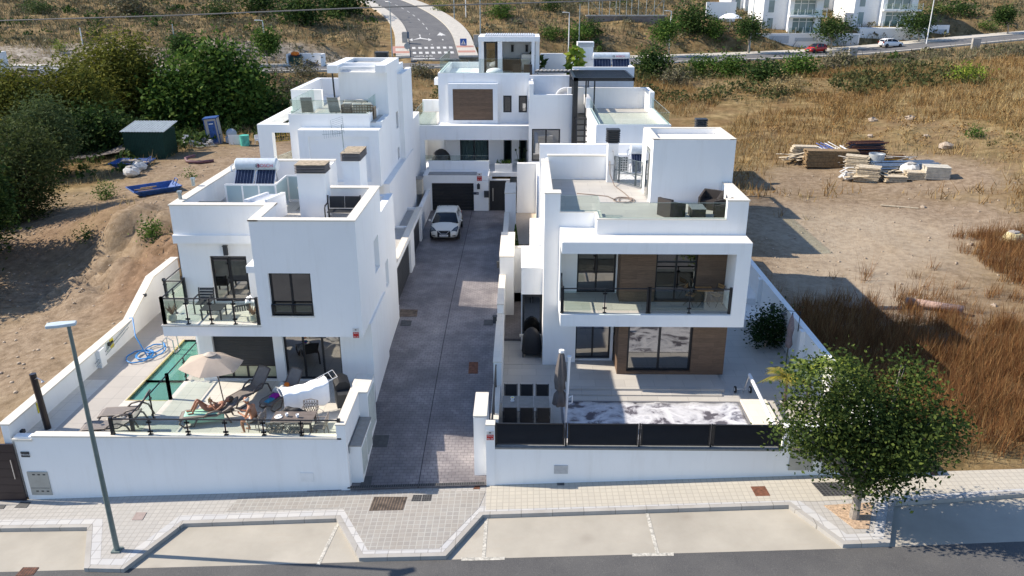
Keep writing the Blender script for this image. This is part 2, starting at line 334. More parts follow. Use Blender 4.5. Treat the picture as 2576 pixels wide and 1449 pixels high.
def vnoise(x, y, s):
    x = np.asarray(x, float)/s+50.3; y = np.asarray(y, float)/s+50.7; xi = np.floor(x).astype(int); yi = np.floor(y).astype(int); fx = x-xi; fy = y-yi
    fx = fx*fx*(3-2*fx); fy = fy*fy*(3-2*fy); g = lambda a, b: LAT[a % 257, b % 257]
    return (g(xi, yi)*(1-fx)+g(xi+1, yi)*fx)*(1-fy)+(g(xi, yi+1)*(1-fx)+g(xi+1, yi+1)*fx)*fy
def fbm(x, y, s, o=4): return sum(vnoise(x, y, s/2**i)*.5**i for i in range(o))/1.9
def roaddist(x, y):
    x = np.asarray(x, float); y = np.asarray(y, float); d = np.full(x.shape, 1e9); zz = np.zeros(x.shape)
    for path, wd in ((ROAD, 0), (UPR, 0)):
        for a, b in zip(path, path[1:]):
            ax, ay, az = a; bx, by, bz = b; L2 = (bx-ax)**2+(by-ay)**2; t = np.clip(((x-ax)*(bx-ax)+(y-ay)*(by-ay))/L2, 0, 1)
            q = np.hypot(x-(ax+t*(bx-ax)), y-(ay+t*(by-ay))); c = q < d; zz = np.where(c, az+t*(bz-az), zz); d = np.where(c, q, d)
    return d, zz
def inplot(x, y, g=0.0):
    a = (x > -17.2) & (x < 11.9) & (y > 22.9) & (y < 37)
    b = (x > -14.5) & (x < 10.9) & (y > 36) & (y < 65.6)
    return a | b
def TZ(x, y):
    x = np.asarray(x, float); y = np.asarray(y, float); sh = x.shape; xf = x.ravel(); yf = y.ravel(); z = np.empty(xf.shape)
    for i in range(0, len(xf), 20000):
        d = np.hypot(xf[i:i+20000, None]-CPa[None, :, 0], yf[i:i+20000, None]-CPa[None, :, 1])
        z[i:i+20000] = d @ WTS[:NCP]+WTS[NCP]+WTS[NCP+1]*xf[i:i+20000]+WTS[NCP+2]*yf[i:i+20000]
    far = np.clip((yf-105)/30, 0, 1)
    z += (fbm(xf, yf, 7)-.5)*(.5+1.6*far) + (fbm(xf+90, yf, 1.6, 3)-.5)*(.16+.3*far)
    # rough bank on the left lot
    bank = np.exp(-(((xf+22.5)/4.5)**2+((yf-41)/5.5)**2)); z += (fbm(xf, yf*1.0+7, 1.7, 3)-.5)*2.6*bank
    rg = 1-np.abs(2*vnoise(xf*1.1+yf*.5, yf*.35, .8)-1); z -= .7*rg**3*np.exp(-(((xf+21.5)/4)**2+((yf-41)/5)**2))
    z += .9*np.exp(-(((xf+23.6-.25*(yf-44))/1.1)**2+((yf-44)/4)**2))
    d, zz = roaddist(xf, yf); t = np.clip((d-8.5)/4, 0, 1); z = zz*(1-t)+z*t - (1-t)*.12
    s = np.clip((yf-22.6)/1.2, 0, 1); zs = sz(xf)-.25; z = np.where(yf < 23.8, zs*(1-s)+z*s, z)
    z = np.where(inplot(xf, yf, .25), -1.6, z)
    return z.reshape(sh)
def hit(px, py, zoff=0):
    r = ray(px, py); t0 = 20.0; pt = t0
    ts = np.arange(20, 330, .5); xs = r.x*ts; ys = r.y*ts; zs = CAMH+r.z*ts; g = TZ(xs, ys)+zoff; b = np.where((zs < g) & (~inplot(xs, ys)))[0]
    i = b[0] if len(b) else len(ts)-1
    lo, hi = ts[i]-.5, ts[i]
    for _ in range(8):
        mid = (lo+hi)/2
        if CAMH+r.z*mid < float(TZ(r.x*mid, r.y*mid))+zoff: hi = mid
        else: lo = mid
    return Vector((r.x*hi, r.y*hi, float(TZ(r.x*hi, r.y*hi))))
def axis(segs):
    out = [segs[0][0]]
    for a, b, st in segs:
        n = max(1, int(round((b-a)/st))); out += list(np.linspace(a, b, n+1)[1:])
    return np.array(out)
gx = np.unique(np.concatenate([axis([(-170, -60, 3), (-60, -34, 1), (-34, -14, .4), (-14, 11, 1.0), (11, 36, .4), (36, 80, 1), (80, 220, 3)]), [-17.28, -17.14, -14.56, -14.44, 10.86, 10.96, 11.86, 11.96]]))
gy_ = np.unique(np.concatenate([axis([(22.6, 60, .4), (60, 100, .8), (100, 190, 1.0), (190, 290, 4)]), [22.86, 22.95, 36.9, 37.05, 65.5, 65.7]]))
X_, Y_ = np.meshgrid(gx, gy_, indexing='ij'); Z_ = TZ(X_, Y_)
nx, ny = X_.shape
verts = np.stack([X_, Y_, Z_], -1).reshape(-1, 3)
idx = np.arange(nx*ny).reshape(nx, ny); fc = np.stack([idx[:-1, :-1], idx[1:, :-1], idx[1:, 1:], idx[:-1, 1:]], -1).reshape(-1, 4)
def npmesh(name, v, f, mat, smooth=False):
    me = bpy.data.meshes.new(name); k_ = f.shape[1]
    me.vertices.add(len(v)); me.vertices.foreach_set('co', v.astype(np.float32).ravel()); me.loops.add(f.size); me.loops.foreach_set('vertex_index', f.astype(np.int32).ravel())
    me.polygons.add(len(f)); me.polygons.foreach_set('loop_start', np.arange(0, f.size, k_, dtype=np.int32)); me.polygons.foreach_set('loop_total', np.full(len(f), k_, dtype=np.int32))
    me.update(calc_edges=True); me.validate()
    if smooth: me.polygons.foreach_set('use_smooth', np.ones(len(f), bool))
    me.materials.append(mat); o = bpy.data.objects.new(name, me); COL.objects.link(o); return o
# where the soil is bare, where it is pale (lime, gravel), where rock shows
def zone(x, y):
    def ell(cx, cy, rx, ry, s=.35): return 1/(1+np.exp((np.hypot((x-cx)/rx, (y-cy)/ry)-1)/s*3))
    n = fbm(x, y, 5, 4)
    bare = np.maximum.reduce([ell(-26, 38, 13, 20), ell(-22, 62, 9, 14), ell(19, 45, 8, 15), ell(24, 51, 9, 8), ell(27, 61, 10, 6), ell(30, 42, 6, 9)*.8, ell(-3, 86, 6, 9)*.9])
    pale = np.maximum.reduce([ell(21, 48, 6, 7)*.8, ell(18, 40, 4, 7)*.7, ell(-19.5, 56, 3.5, 5)*.9, ell(26, 46, 6, 5)*.5])
    rock = ell(-62, 111, 14, 6)+ell(-35, 117, 13, 5)
    red = np.maximum(ell(-18.5, 39, 2.5, 5)*.8, ell(-28, 47, 4, 4)*.5)
    return np.clip(bare+(n-.5)*.9, 0, 1), np.clip(pale+(n-.55)*.8, 0, 1)*(pale > .05), np.clip(rock, 0, 1), red
b_, p_, r_, e_ = zone(verts[:, 0], verts[:, 1])
k = NT('dry_ground'); g = k.n('ShaderNodeVertexColor', layer_name='zone'); sx = k.n('ShaderNodeSeparateColor'); k.l(g.outputs[0], sx.inputs[0])
p = k.pos(); nA = k.noise(p, .35, 8, .65); nB = k.noise(p, 2.2, 7, .7); nC = k.noise(k.pos(loc=(31, 5, 0)), .9, 6, .7)
dirt = k.ramp(nB, [(.28, (.13, .092, .06)), (.5, (.245, .183, .125)), (.72, (.35, .275, .195))])
dirt = k.mix(g.outputs[1], dirt, k.ramp(nB, [(.3, (.12, .072, .042)), (.7, (.25, .155, .095))]))
grass = k.ramp(nC, [(.27, (.08, .062, .026)), (.42, (.15, .11, .048)), (.55, (.25, .18, .085)), (.66, (.34, .25, .125)), (.8, (.11, .10, .04))])
grass = k.mix(k.ramp(nA, [(.42, 0.), (.6, .6)]), grass, (.17, .10, .045))
c = k.mix(sx.outputs[0], grass, dirt)
c = k.mix(k.math('MULTIPLY', sx.outputs[1], k.ramp(nB, [(.3, 0.45), (.7, 1.)])), c, (.42, .35, .26))
rockc = k.ramp(k.noise(k.pos((1, 1, 2.5)), 1.1, 8, .75), [(.3, (.10, .08, .06)), (.5, (.27, .23, .18)), (.65, (.5, .45, .38))])
c = k.mix(sx.outputs[2], c, rockc)
vo = k.n('ShaderNodeTexVoronoi', _Scale=3.0, _Randomness=1.0); k.l(p, vo.inputs[0]); st = k.ramp(vo.outputs['Distance'], [(.06, 1.), (.16, 0.)])
c = k.mix(k.math('MULTIPLY', st, k.math('MULTIPLY', sx.outputs[0], .35)), c, (.48, .42, .34))
hh = k.math('ADD', k.noise(p, 5, 7, .75), k.math('MULTIPLY', st, .4)); k.bump(hh, .8, .08); GROUND = k.done(c, .95, 0, .1)
k.b.inputs['Specular IOR Level'].default_value = .1
gr = npmesh('ground', verts, fc, GROUND, True); props(gr, 'dry sloping ground around and behind the white houses', kind='structure')
ca = gr.data.color_attributes.new('zone', 'FLOAT_COLOR', 'POINT'); ca.data.foreach_set('color', np.stack([b_, p_, r_, e_], -1).astype(np.float32).ravel())
# a wide skirt that carries the land to the horizon
sk = B(); sk.poly([(-900, -300, -3.2), (900, -300, -3.2), (900, 22.0, -3.2), (-900, 22.0, -3.2)]); sk.build('lower_ground', GROUND, kind='structure')
sk = B()
for a, b, c_, d_ in (((-170, 22.6), (-170, 290), (-900, 290), (-900, 22.6)), ((220, 22.6), (900, 22.6), (900, 290), (220, 290)), ((-900, 290), (900, 290), (900, 900), (-900, 900))):
    sk.poly([(*a, 14 if a[1] > 100 else -.9), (*b, 14 if b[1] > 100 else -.9), (*c_, 16 if c_[1] > 100 else -3), (*d_, 16 if d_[1] > 100 else -3)])
sk.build('distant_ground', GROUND, kind='structure')

# ---------- street in front ----------
def sheet(name, poly, dz, mat, th=.3, label=None, sub=0):
    b = B(); b.prism(poly, [sz(x)+dz-th for x, y in poly], [sz(x)+dz for x, y in poly]); return b.build(name, mat, kind='structure', label=label)
def sp(l): return [gs(a, b) for a, b in l]
YW = 22.8
road = [(-60, -2), (60, -2), *[gs(a, b, -.13) for a, b in ((2900, 1349), (2576, 1362), (2125, 1380), (1120, 1408), (215, 1433), (-300, 1447))]]
sheet('road', [(-60, -20), (60, -20), (60, road[2][1]+1.3), *road[2:], (-60, road[-1][1]-1)], -.13, ASPH, label='grey asphalt street in front of the houses')
# parking bays sit behind the road edge
rb = road[2:]
sheet('parking_bay', [*[(x, y) for x, y in rb][::-1], (60, rb[0][1]+2), (60, YW), (-60, YW)], -.134, BAY, .25)
kerbline = [(-60, gs(0, 1327)[1]-1.5*0), gs(0, 1328), gs(222, 1325), gs(214, 1428), gs(310, 1430), gs(460, 1316), gs(848, 1303), gs(905, 1402), gs(1120, 1397), gs(1213, 1294), gs(1985, 1269), gs(2122, 1368), gs(2236, 1364), gs(2248, 1263), gs(2576, 1241), (60, gs(2576, 1241)[1]+.6)]
sheet('pavement', kerbline+[(60, YW), (-60, YW)], 0, T_PAVE, .5, 'tiled pavement between street and garden walls')
def offset_path(pts, d):
    out = []
    for i, p in enumerate(pts):
        a = Vector(pts[max(0, i-1)]); b = Vector(pts[min(len(pts)-1, i+1)]); q = Vector(p)
        n1 = (q-a); n2 = (b-q)
        if n1.length < 1e-6: n1 = n2
        if n2.length < 1e-6: n2 = n1
        n1 = Vector((-n1.y, n1.x)).normalized(); n2 = Vector((-n2.y, n2.x)).normalized(); h = (n1+n2); h.normalize(); c_ = max(.45, h.dot(n1)); out.append(tuple(q+h*(d/c_)))
    return out
def band(name, pts, d0, d1, dz, mat, th=.2, label=None):
    A = offset_path(pts, d0); C_ = offset_path(pts, d1); b = B()
    for i in range(len(pts)-1):
        q = [A[i], A[i+1], C_[i+1], C_[i]]; b.prism(q, [sz(x)+dz-th for x, y in q], [sz(x)+dz for x, y in q])
    return b.build(name, mat, kind='structure', label=label)
band('kerb', kerbline, -.03, .13, .006, T_KERB, .3, 'grey concrete kerb around the parking bays')
band('kerb_edge_tiles', kerbline, .14, .42, .004, T_EDGE, .02)
# cream pavement on the right, dark gridded apron in front of the driveway
Y0 = lambda px, py: gs(px, py)
right_p = [gs(1222, 1232), gs(1222, 1280), gs(1990, 1257), gs(2070, 1266), gs(2240, 1250), gs(2576, 1228), (40, gs(2576, 1228)[1]+.3), (40, YW), (-1.17, YW)]
right_p = [(-1.17, YW), gs(1222, 1283), gs(1985, 1259), gs(2050, 1262), gs(2240, 1250), gs(2576, 1229), (40, gs(2576, 1229)[1]), (40, YW)]
sheet('cream_pavement', right_p, .009, T_PAVE2, .012)
apron = [gs(884, 1297), gs(925, 1384), gs(1105, 1380), gs(1196, 1288), gs(1196, 1284)]
apron = [gs(570, 1287), gs(862, 1278), gs(925, 1384), gs(1105, 1380), gs(1205, 1278), gs(1222, 1236), (-6.0, YW-.05), gs(600, 1252)]
sheet('driveway_apron', apron, .009, T_PAVE3, .012)
# bay lines
lw = B()
for (a, b, c_, d_) in ((852, 1313, 800, 1421), (1224, 1298, 1216, 1407), (1627, 1288, 1655, 1396)):
    p0 = Vector(gs(a, b, -.13)); p1 = Vector(gs(c_, d_, -.13)); n = (p1-p0).normalized(); q = Vector((-n.y, n.x))*.055
    L = [p0+q, p0-q, p1-q, p1+q]; lw.poly([(v.x, v.y, sz(v.x)-.126) for v in L])
for a, b in ((1160, 1270), (1590, 1695)):
    L = [gs(a, 1411-(a-1160)*.025, -.13), gs(b, 1409-(b-1270)*.025, -.13), gs(b, 1401-(b-1270)*.025, -.13), gs(a, 1403-(a-1160)*.025, -.13)]
    lw.poly([(x, y, sz(x)-.122) for x, y in L])
lw.build('bay_line', simple('worn_road_paint', (.42, .40, .35), .8, 0, .5, 12), kind='structure')
gd = [gs(1145, 1427, -.13), gs(1500, 1421, -.13)]
# tree pit
pit = [gs(2060, 1266), gs(2145, 1330), gs(2190, 1333), gs(2200, 1252), gs(2188, 1250), gs(2140, 1258)]
pit = [gs(2072, 1272), gs(2150, 1331), gs(2186, 1331), gs(2196, 1264)]
sheet('tree_pit', pit, .014, simple('bark_chip_soil', (.42, .30, .2), .95, 0, .45, 16, .8), .03)
# ---------- driveway ----------
DP = [(22.74, .0), (24.5, .14), (28, .55), (32, .95), (36, 1.2), (44, 1.24), (53.6, 1.22)]
def dzv(y):
    for a, b in zip(DP, DP[1:]):
        if y <= b[0]: return a[1]+(b[1]-a[1])*max(0, (y-a[0]))/(b[0]-a[0])
    return DP[-1][1]
b = B()
def drv(x, y): return dzv(y)+ (sz(x) if y < 24.5 else 0)*max(0, 1-(y-22.74)/1.76)
ys = sorted(set([a for a, _ in DP]+list(np.linspace(22.74, 53.6, 30))))
xs_ = np.linspace(-7.3, -.9, 6)
for i in range(len(ys)-1):
    for j in range(5):
        q = [(xs_[j], ys[i]), (xs_[j+1], ys[i]), (xs_[j+1], ys[i+1]), (xs_[j], ys[i+1])]
        b.poly([(x, y, drv(x, y)+.0) for x, y in q])
b.build('driveway', DRIVE, kind='structure', label='shared driveway of dark stamped concrete', smooth=True)
b = B(); b.box(-17.3, 12, 22.9, 66, -1.9, -1.5); b.build('plot_ground', CONC, kind='structure')
b = B()
for i in range(len(ys)-1): b.poly([(-3.52, ys[i], drv(-3.5, ys[i])+.006), (-3.49, ys[i], drv(-3.5, ys[i])+.006), (-3.49, ys[i+1], drv(-3.5, ys[i+1])+.006), (-3.52, ys[i+1], drv(-3.5, ys[i+1])+.006)])
b.build('driveway_joint', simple('dark_joint', (.05, .045, .05), .9), kind='structure')
# ---------- far road with pavements, crossing and side road ----------
def ribbon(name, path, d0, d1, dz, mat, label=None, skirt=.3):
    P2 = [(p[0], p[1]) for p in path]; A = offset_path(P2, d0); C_ = offset_path(P2, d1); b = B()
    for i in range(len(path)-1):
        za, zb = path[i][2]+dz, path[i+1][2]+dz
        b.prism([A[i], A[i+1], C_[i+1], C_[i]], [za-skirt, zb-skirt, zb-skirt, za-skirt], [za, zb, zb, za])
    return b.build(name, mat, kind='structure', label=label)
def densify(path, n=6):
    out = []
    for i in range(len(path)-1):
        p0 = Vector(path[max(0, i-1)]); p1 = Vector(path[i]); p2 = Vector(path[i+1]); p3 = Vector(path[min(len(path)-1, i+2)])
        for j in range(n):
            t = j/n; out.append(tuple(.5*((2*p1)+(-p0+p2)*t+(2*p0-5*p1+4*p2-p3)*t*t+(-p0+3*p1-3*p2+p3)*t**3)))
    return out+[tuple(path[-1])]
RD = densify(ROAD); UP = densify(UPR)
ribbon('far_road', RD, -3.4, 3.4, .02, ASPH2, 'pale asphalt road running along the back of the field')
PAVF = tiles('far_pavement', (.55, .51, .44), (.5, .47, .41), (.4, .38, .34), .4, .4, .01, .8, .3)
jx = UPR[0][0]
L = [p for p in RD if p[0] < jx-5.5]; Rr = [p for p in RD if p[0] > jx+5.5]
ribbon('far_pavement', L, 3.45, 6.0, .14, PAVF); ribbon('far_pavement', Rr, 3.45, 7.6, .14, PAVF); ribbon('far_pavement', RD, -4.1, -3.45, .14, PAVF)
ribbon('side_road', UP, -3.5, 3.5, .035, ASPH2, 'side road climbing the hill behind the houses')
UPs = UP[2:]
ribbon('side_pavement', UPs, 3.55, 5.6, .16, PAVF); ribbon('side_pavement', UPs, -6.4, -3.55, .16, PAVF)
PINK = simple('red_tactile_paving', (.42, .22, .17), .8, 0, .15, 5)
PW = simple('road_paint', (.58, .57, .54), .7, 0, .2, 3)
def frame_at(path, dist):
    s_ = 0
    for a, b in zip(path, path[1:]):
        l = math.hypot(b[0]-a[0], b[1]-a[1])
        if s_+l >= dist:
            t = (dist-s_)/l; p = Vector(a).lerp(Vector(b), t); d = (Vector(b)-Vector(a)).normalized(); return p, d, Vector((d.y, -d.x, 0)).normalized()
        s_ += l
    return Vector(path[-1]), Vector((0, 1, 0)), Vector((1, 0, 0))
mk = B()
def patch(s0, s1, x0, x1, dz=.045):
    q = []
    for s_, x in ((s0, x0), (s0, x1), (s1, x1), (s1, x0)):
        p, d, n = frame_at(UP, s_); v = p+n*x; q.append((v.x, v.y, v.z+dz))
    mk.poly(q)
for i in range(7): x = -3.1+i*.93; patch(3.2, 7.0, x, x+.5)
patch(.55, .95, -3.2, 0)
for s0 in range(20, 90, 5): patch(s0, s0+2.2, -.05, .08)
patch(8, 16, -.06, .06)
# straight-on arrow and two-way arrow
patch(11, 15, 1.72, 1.92); p = 15
def tri(pts):
    q = []
    for s_, x in pts:
        p, d, n = frame_at(UP, s_); v = p+n*x; q.append((v.x, v.y, v.z+.045))
    mk.poly(q)
tri([(14.6, 1.1), (14.6, 2.54), (17.2, 1.82)])
patch(12.5, 15.5, -1.72, -1.52); tri([(11.4, -3.0), (12.9, -1.75), (12.9, -1.5), (12.2, -1.62)]); tri([(11.4, -.3), (12.2, -1.62), (12.9, -1.5), (11.9, -.35)])
tri([(10.6, -2.9), (12.6, -2.9), (11.5, -3.45)]); tri([(10.6, -.45), (11.5, .1), (12.6, -.45)])
mkb = mk.build('road_marking', PW, kind='structure')
p, d, n = frame_at(UP, 2.0)
tt = thing('stop_marking', 'white stop lettering painted upside down at the far junction', 'road marking', tuple(p+Vector((0, 0, .05))))
t_ = text('STOP', 1.15, PW, tt, p-n*1.6+Vector((0, 0, .055)), xdir=-n, ydir=-d*1.0, name='lettering'); 
for s0, x0 in ((3.2, -6.2), (3.2, 3.6)):
    q = []
    for s_, x in ((s0, x0), (s0, x0+2.6), (s0+3.8, x0+2.6), (s0+3.8, x0)):
        pp, dd, nn = frame_at(UP, s_); v = pp+nn*x; q.append((v.x, v.y, v.z+.17))
    B().poly(q).build('tactile_paving', PINK, kind='structure')
# ---------- building kit ----------
def wy(b, x0, x1, z0, z1, y, th=.3, ops=()):            # wall facing the street, with openings (xa, xb, za, zb)
    cuts = sorted({x0, x1, *[c for o in ops for c in o[:2] if x0 < c < x1]})
    for a, c in zip(cuts, cuts[1:]):
        mid = (a+c)/2; zs = sorted([(max(o[2], z0), min(o[3], z1)) for o in ops if o[0] < mid < o[1]]); z = z0
        for q0, q1 in zs:
            if q0 > z+.001: b.box(a, c, y, y+th, z, q0)
            z = max(z, q1)
        if z < z1-.001: b.box(a, c, y, y+th, z, z1)
def wx(b, y0, y1, z0, z1, x, th=.3, ops=()):            # wall along the depth, outer face at x, thickness towards +x
    cuts = sorted({y0, y1, *[c for o in ops for c in o[:2] if y0 < c < y1]})
    for a, c in zip(cuts, cuts[1:]):
        mid = (a+c)/2; zs = sorted([(max(o[2], z0), min(o[3], z1)) for o in ops if o[0] < mid < o[1]]); z = z0
        for q0, q1 in zs:
            if q0 > z+.001: b.box(x, x+th, a, c, z, q0)
            z = max(z, q1)
        if z < z1-.001: b.box(x, x+th, a, c, z, z1)
def win(parent, x0, x1, z0, z1, y, n=2, fr=.07, mat=None, name='window', glass=None, trans=(), curtain=None, d=.08, label=None):
    f = B(); mat = mat or DARK; f.box(x0, x1, y, y+d, z1-fr, z1); f.box(x0, x1, y, y+d, z0, z0+fr); f.box(x0, x0+fr, y, y+d, z0+fr, z1-fr); f.box(x1-fr, x1, y, y+d, z0+fr, z1-fr)
    for i in range(1, n): c = x0+(x1-x0)*i/n; f.box(c-fr*.55, c+fr*.55, y+.012, y+d, z0+fr, z1-fr)
    for t in trans: f.box(x0+fr, x1-fr, y+.006, y+d, t-fr*.4, t+fr*.4)
    o = f.build(name, mat, parent, label=label)
    g = B(); g.box(x0+fr*.5, x1-fr*.5, y+d*.5, y+d*.5+.012, z0+fr*.5, z1-fr*.5); g.build('pane', glass or WGLASS, o)
    if curtain:
        c = B(); nn = 40; c.surf(lambda u, v: (x0+.1+(x1-x0-.2)*u, y+d+.15+.05*math.sin(u*70), z0+.06+(z1-z0-.1)*v), nn*2, 1); c.build('curtain', curtain, o)
    return o
def pxwin(parent, px0, py0, px1, py1, y, **k):
    x0, z1 = gy(px0, py0, y); x1, z0 = gy(px1, py1, y); return (x0, x1, z0, z1)
def coping(parent, segs, z, th=.05, ov=.03, name='coping', mat=None):  # segs: (x0,x1,y0,y1)
    b = B()
    for i, (x0, x1, y0, y1) in enumerate(segs): b.box(x0-ov, x1+ov, y0-ov, y1+ov, z+i*.0008, z+th+i*.0008)
    return b.build(name, mat or CREAM, parent)
def railing(parent, pts, h=1.0, step=1.1, posts='post', ends=True, thick=.035, big=()):   # dark posts with clamps, glass between them
    fr = B(); gl = B()
    P_ = [Vector(p) for p in pts]
    for a, c in zip(P_, P_[1:]):
        L_ = (c-a); n = max(1, round(L_.length/step)); d = L_.normalized(); hd = Vector((d.x, d.y, 0)).normalized(); nn = Vector((-hd.y, hd.x, 0))
        fr.tube([a+Vector((0, 0, h)), c+Vector((0, 0, h))], thick*.8, 6)
        for i in range(n+1):
            p = a+L_*i/n; corner = i in (0, n)
            s_ = .05 if corner and ends else .02
            fr.rbox(p+Vector((0, 0, (h+(.06 if corner and ends else 0))/2)), (s_*2, s_*2, h+(.06 if corner and ends else 0)), math.atan2(hd.y, hd.x))
            fr.rbox(p+Vector((0, 0, .012)), (.13, .1, .024), math.atan2(hd.y, hd.x))
            if not (corner and ends):
                for q in (.2, .8): fr.rbox(p+Vector((0, 0, h*q)), (.17, .04, .06), math.atan2(hd.y, hd.x))
        for i in range(n):
            p = a+L_*(i+.5)/n; w_ = L_.length/n-.1
            gl.rbox(p+Vector((0, 0, h*.5)), (w_, .01, h*.8), math.atan2(hd.y, hd.x))
    o = fr.build('railing', DARK, parent); gl.build('glass_panel', RGLASS, o); return o
def glassrail(parent, pts, h=.7, step=1.2, z0=0, name='glass_balustrade'):
    b = B()
    for a, c in zip(pts, pts[1:]):
        a = Vector(a); c = Vector(c); L_ = c-a; n = max(1, round(L_.length/step)); an = math.atan2(L_.y, L_.x)
        for i in range(n): b.rbox(a+L_*(i+.5)/n+Vector((0, 0, h/2)), (L_.length/n-.012, .018, h), an)
    o = b.build(name, RGLASS, parent)
    e = B()
    for a, c in zip(pts, pts[1:]):
        a = Vector(a); c = Vector(c); e.tube([a+Vector((0, 0, h+.006)), c+Vector((0, 0, h+.006))], .009, 4)
        e.tube([a+Vector((0, 0, .01)), c+Vector((0, 0, .01))], .02, 4)
    e.build('edge_profile', simple('glass_edge', (.30, .36, .34), .3) if 'glass_edge' not in MATS else MATS['glass_edge'], o)
    return o
def wall_light(parent, x, y, z, facing='y', s=1.0, mat=None):
    b = B(); b.box(x-.06*s, x+.06*s, y-.1*s, y, z-.15*s, z+.15*s); b.box(x-.075*s, x+.075*s, y-.115*s, y-.0, z+.15*s, z+.17*s)
    return b.build('wall_light', mat or DARKM, parent)
def alarm_sign(parent, x0, x1, z0, z1, y, name='alarm_plate'):
    b = B(); b.box(x0, x1, y-.02, y, z0, z1); o = b.build(name, simple('sign_white', (.62, .6, .58), .5) if 'sign_white' not in MATS else MATS['sign_white'], parent)
    r = B(); m_ = z0+(z1-z0)*.6; r.box(x0+.004, x1-.004, y-.024, y-.0205, z0+.004, m_); o2 = r.build('red_panel', RED, o)
    w_ = (x1-x0); text('Alarma', w_*.26, PAINTW, o, ((x0+x1)/2, y-.026, m_-w_*.16)); text('902 100', w_*.25, PAINTW, o, ((x0+x1)/2, y-.026, z0+w_*.2))
    e = B(); e.box((x0+x1)/2-w_*.15, (x0+x1)/2+w_*.15, y-.024, y-.0205, z1-w_*.35, z1-w_*.18); e.build('emblem', BLACKF, o)
    return o
def solar(name, label, x0, x1, yb, z, scale=1.0, brand=True, group=None):   # tank on two tilted collectors, facing the street
    w_ = x1-x0; t = thing(name, label, 'solar heater', ((x0+x1)/2, yb, z), group=group)
    rt_ = .27*scale; H_ = 1.02*scale; Dp = 1.35*scale
    tk = B(); pr = [(0.02, .0), (rt_*.8, .0), (rt_, .05), (rt_, w_-.05), (rt_*.8, w_), (.02, w_)]
    tk.M = Matrix.Translation((x0, yb+Dp*.6+.1, z+H_+rt_*.55)) @ Matrix.Rotation(R(90), 4, 'Y'); tk.lathe((0, 0, 0), pr, 24); tk.M = None
    tko = tk.build('tank', simple('tank_enamel', (.55, .60, .64), .35) if 'tank_enamel' not in MATS else MATS['tank_enamel'], t, smooth='auto')
    if brand:
        yy = yb+Dp*.6+.1; cy, cz = yy-rt_*.93, z+H_+rt_*.55+rt_*.1
        text('BOSCH', .2*scale, simple('brand_red', (.50, .02, .06), .5) if 'brand_red' not in MATS else MATS['brand_red'], tko, (x0+w_*.74, cy-.02, cz-.02), ydir=(0, .25, 1))
        lg = B(); lg.M = Matrix.Translation((x0+w_*.56, cy-.02, cz-.02)) @ Matrix.Rotation(R(90), 4, 'X')
        lg.tube([(.085*scale*math.cos(a), .085*scale*math.sin(a), 0) for a in np.linspace(0, 2*math.pi, 17)[:-1]], .009*scale, 4, closed=True)
        lg.box(-.05*scale, -.03*scale, -.05*scale, .05*scale, -.004, .004); lg.box(.03*scale, .05*scale, -.05*scale, .05*scale, -.004, .004); lg.box(-.03*scale, .03*scale, -.01*scale, .01*scale, -.004, .004)
        lg.build('emblem', DARKM, tko)
    for i in (0, 1):
        a = x0+.04+i*(w_/2); b_ = x0+w_/2-.04+i*(w_/2)
        y1_ = yb+Dp*.62
        fr = B(); fr.prof([(yb, z+.12), (y1_, z+H_), (y1_, z+H_+.08), (yb, z+.20)], 'x', a, b_); fo = fr.build('collector', STEEL, t)
        g = B(); g.prof([(yb+.05, z+.12+.14), (y1_-.04, z+H_+.052), (y1_-.04, z+H_+.07), (yb+.05, z+.12+.158)], 'x', a+.04, b_-.04); g.build('glass', PANELC, fo)
        s_ = B(); nn = 6
        for q in range(1, nn):
            xx = a+(b_-a)*q/nn; s_.tube([(xx, yb+.07, z+.12+.185), (xx, y1_-.06, z+H_+.075)], .006, 4)
        s_.build('tube_lines', simple('collector_lines', (.16, .2, .28), .4) if 'collector_lines' not in MATS else MATS['collector_lines'], fo)
    st = B()
    for xx in (x0+.1, x0+w_/2, x1-.1):
        st.tube([(xx, yb+.02, z), (xx, yb+.02, z+.15)], .02, 5); st.tube([(xx, yb+Dp*.85, z), (xx, yb+Dp*.62, z+H_)], .022, 5); st.tube([(xx, yb+.02, z+.01), (xx, yb+Dp*.85, z+.01)], .02, 5)
    st.tube([(x0-.05, yb+Dp*.6, z+H_+.2), (x0-.16, yb+Dp*.55, z+H_+.12), (x0-.14, yb+Dp*.5, z+H_-.1), (x0-.02, yb+Dp*.5, z+H_-.05)], .03, 6)
    st.build('stand', STEEL, t); return t
def cowl(parent, cx, cy, z, w_=.5, d=.5, h=.6, n=5, mat=None, name='cowl'):
    b = B(); b.box(cx-w_*.36, cx+w_*.36, cy-d*.36, cy+d*.36, z, z+h)
    for i in range(n):
        zz = z+h*(i+.35)/n; b.lathe_ = None
        b.prism([(cx-w_/2, cy-d/2), (cx+w_/2, cy-d/2), (cx+w_/2, cy+d/2), (cx-w_/2, cy+d/2)], zz, zz+h/n*.42)
    b.box(cx-w_/2, cx+w_/2, cy-d/2, cy+d/2, z+h, z+h+.04)
    return b.build(name, mat or DARKM, parent, bevel=.01)
CURT = simple('curtain_cloth', (.55, .58, .58), .9, 0, .06, 5)
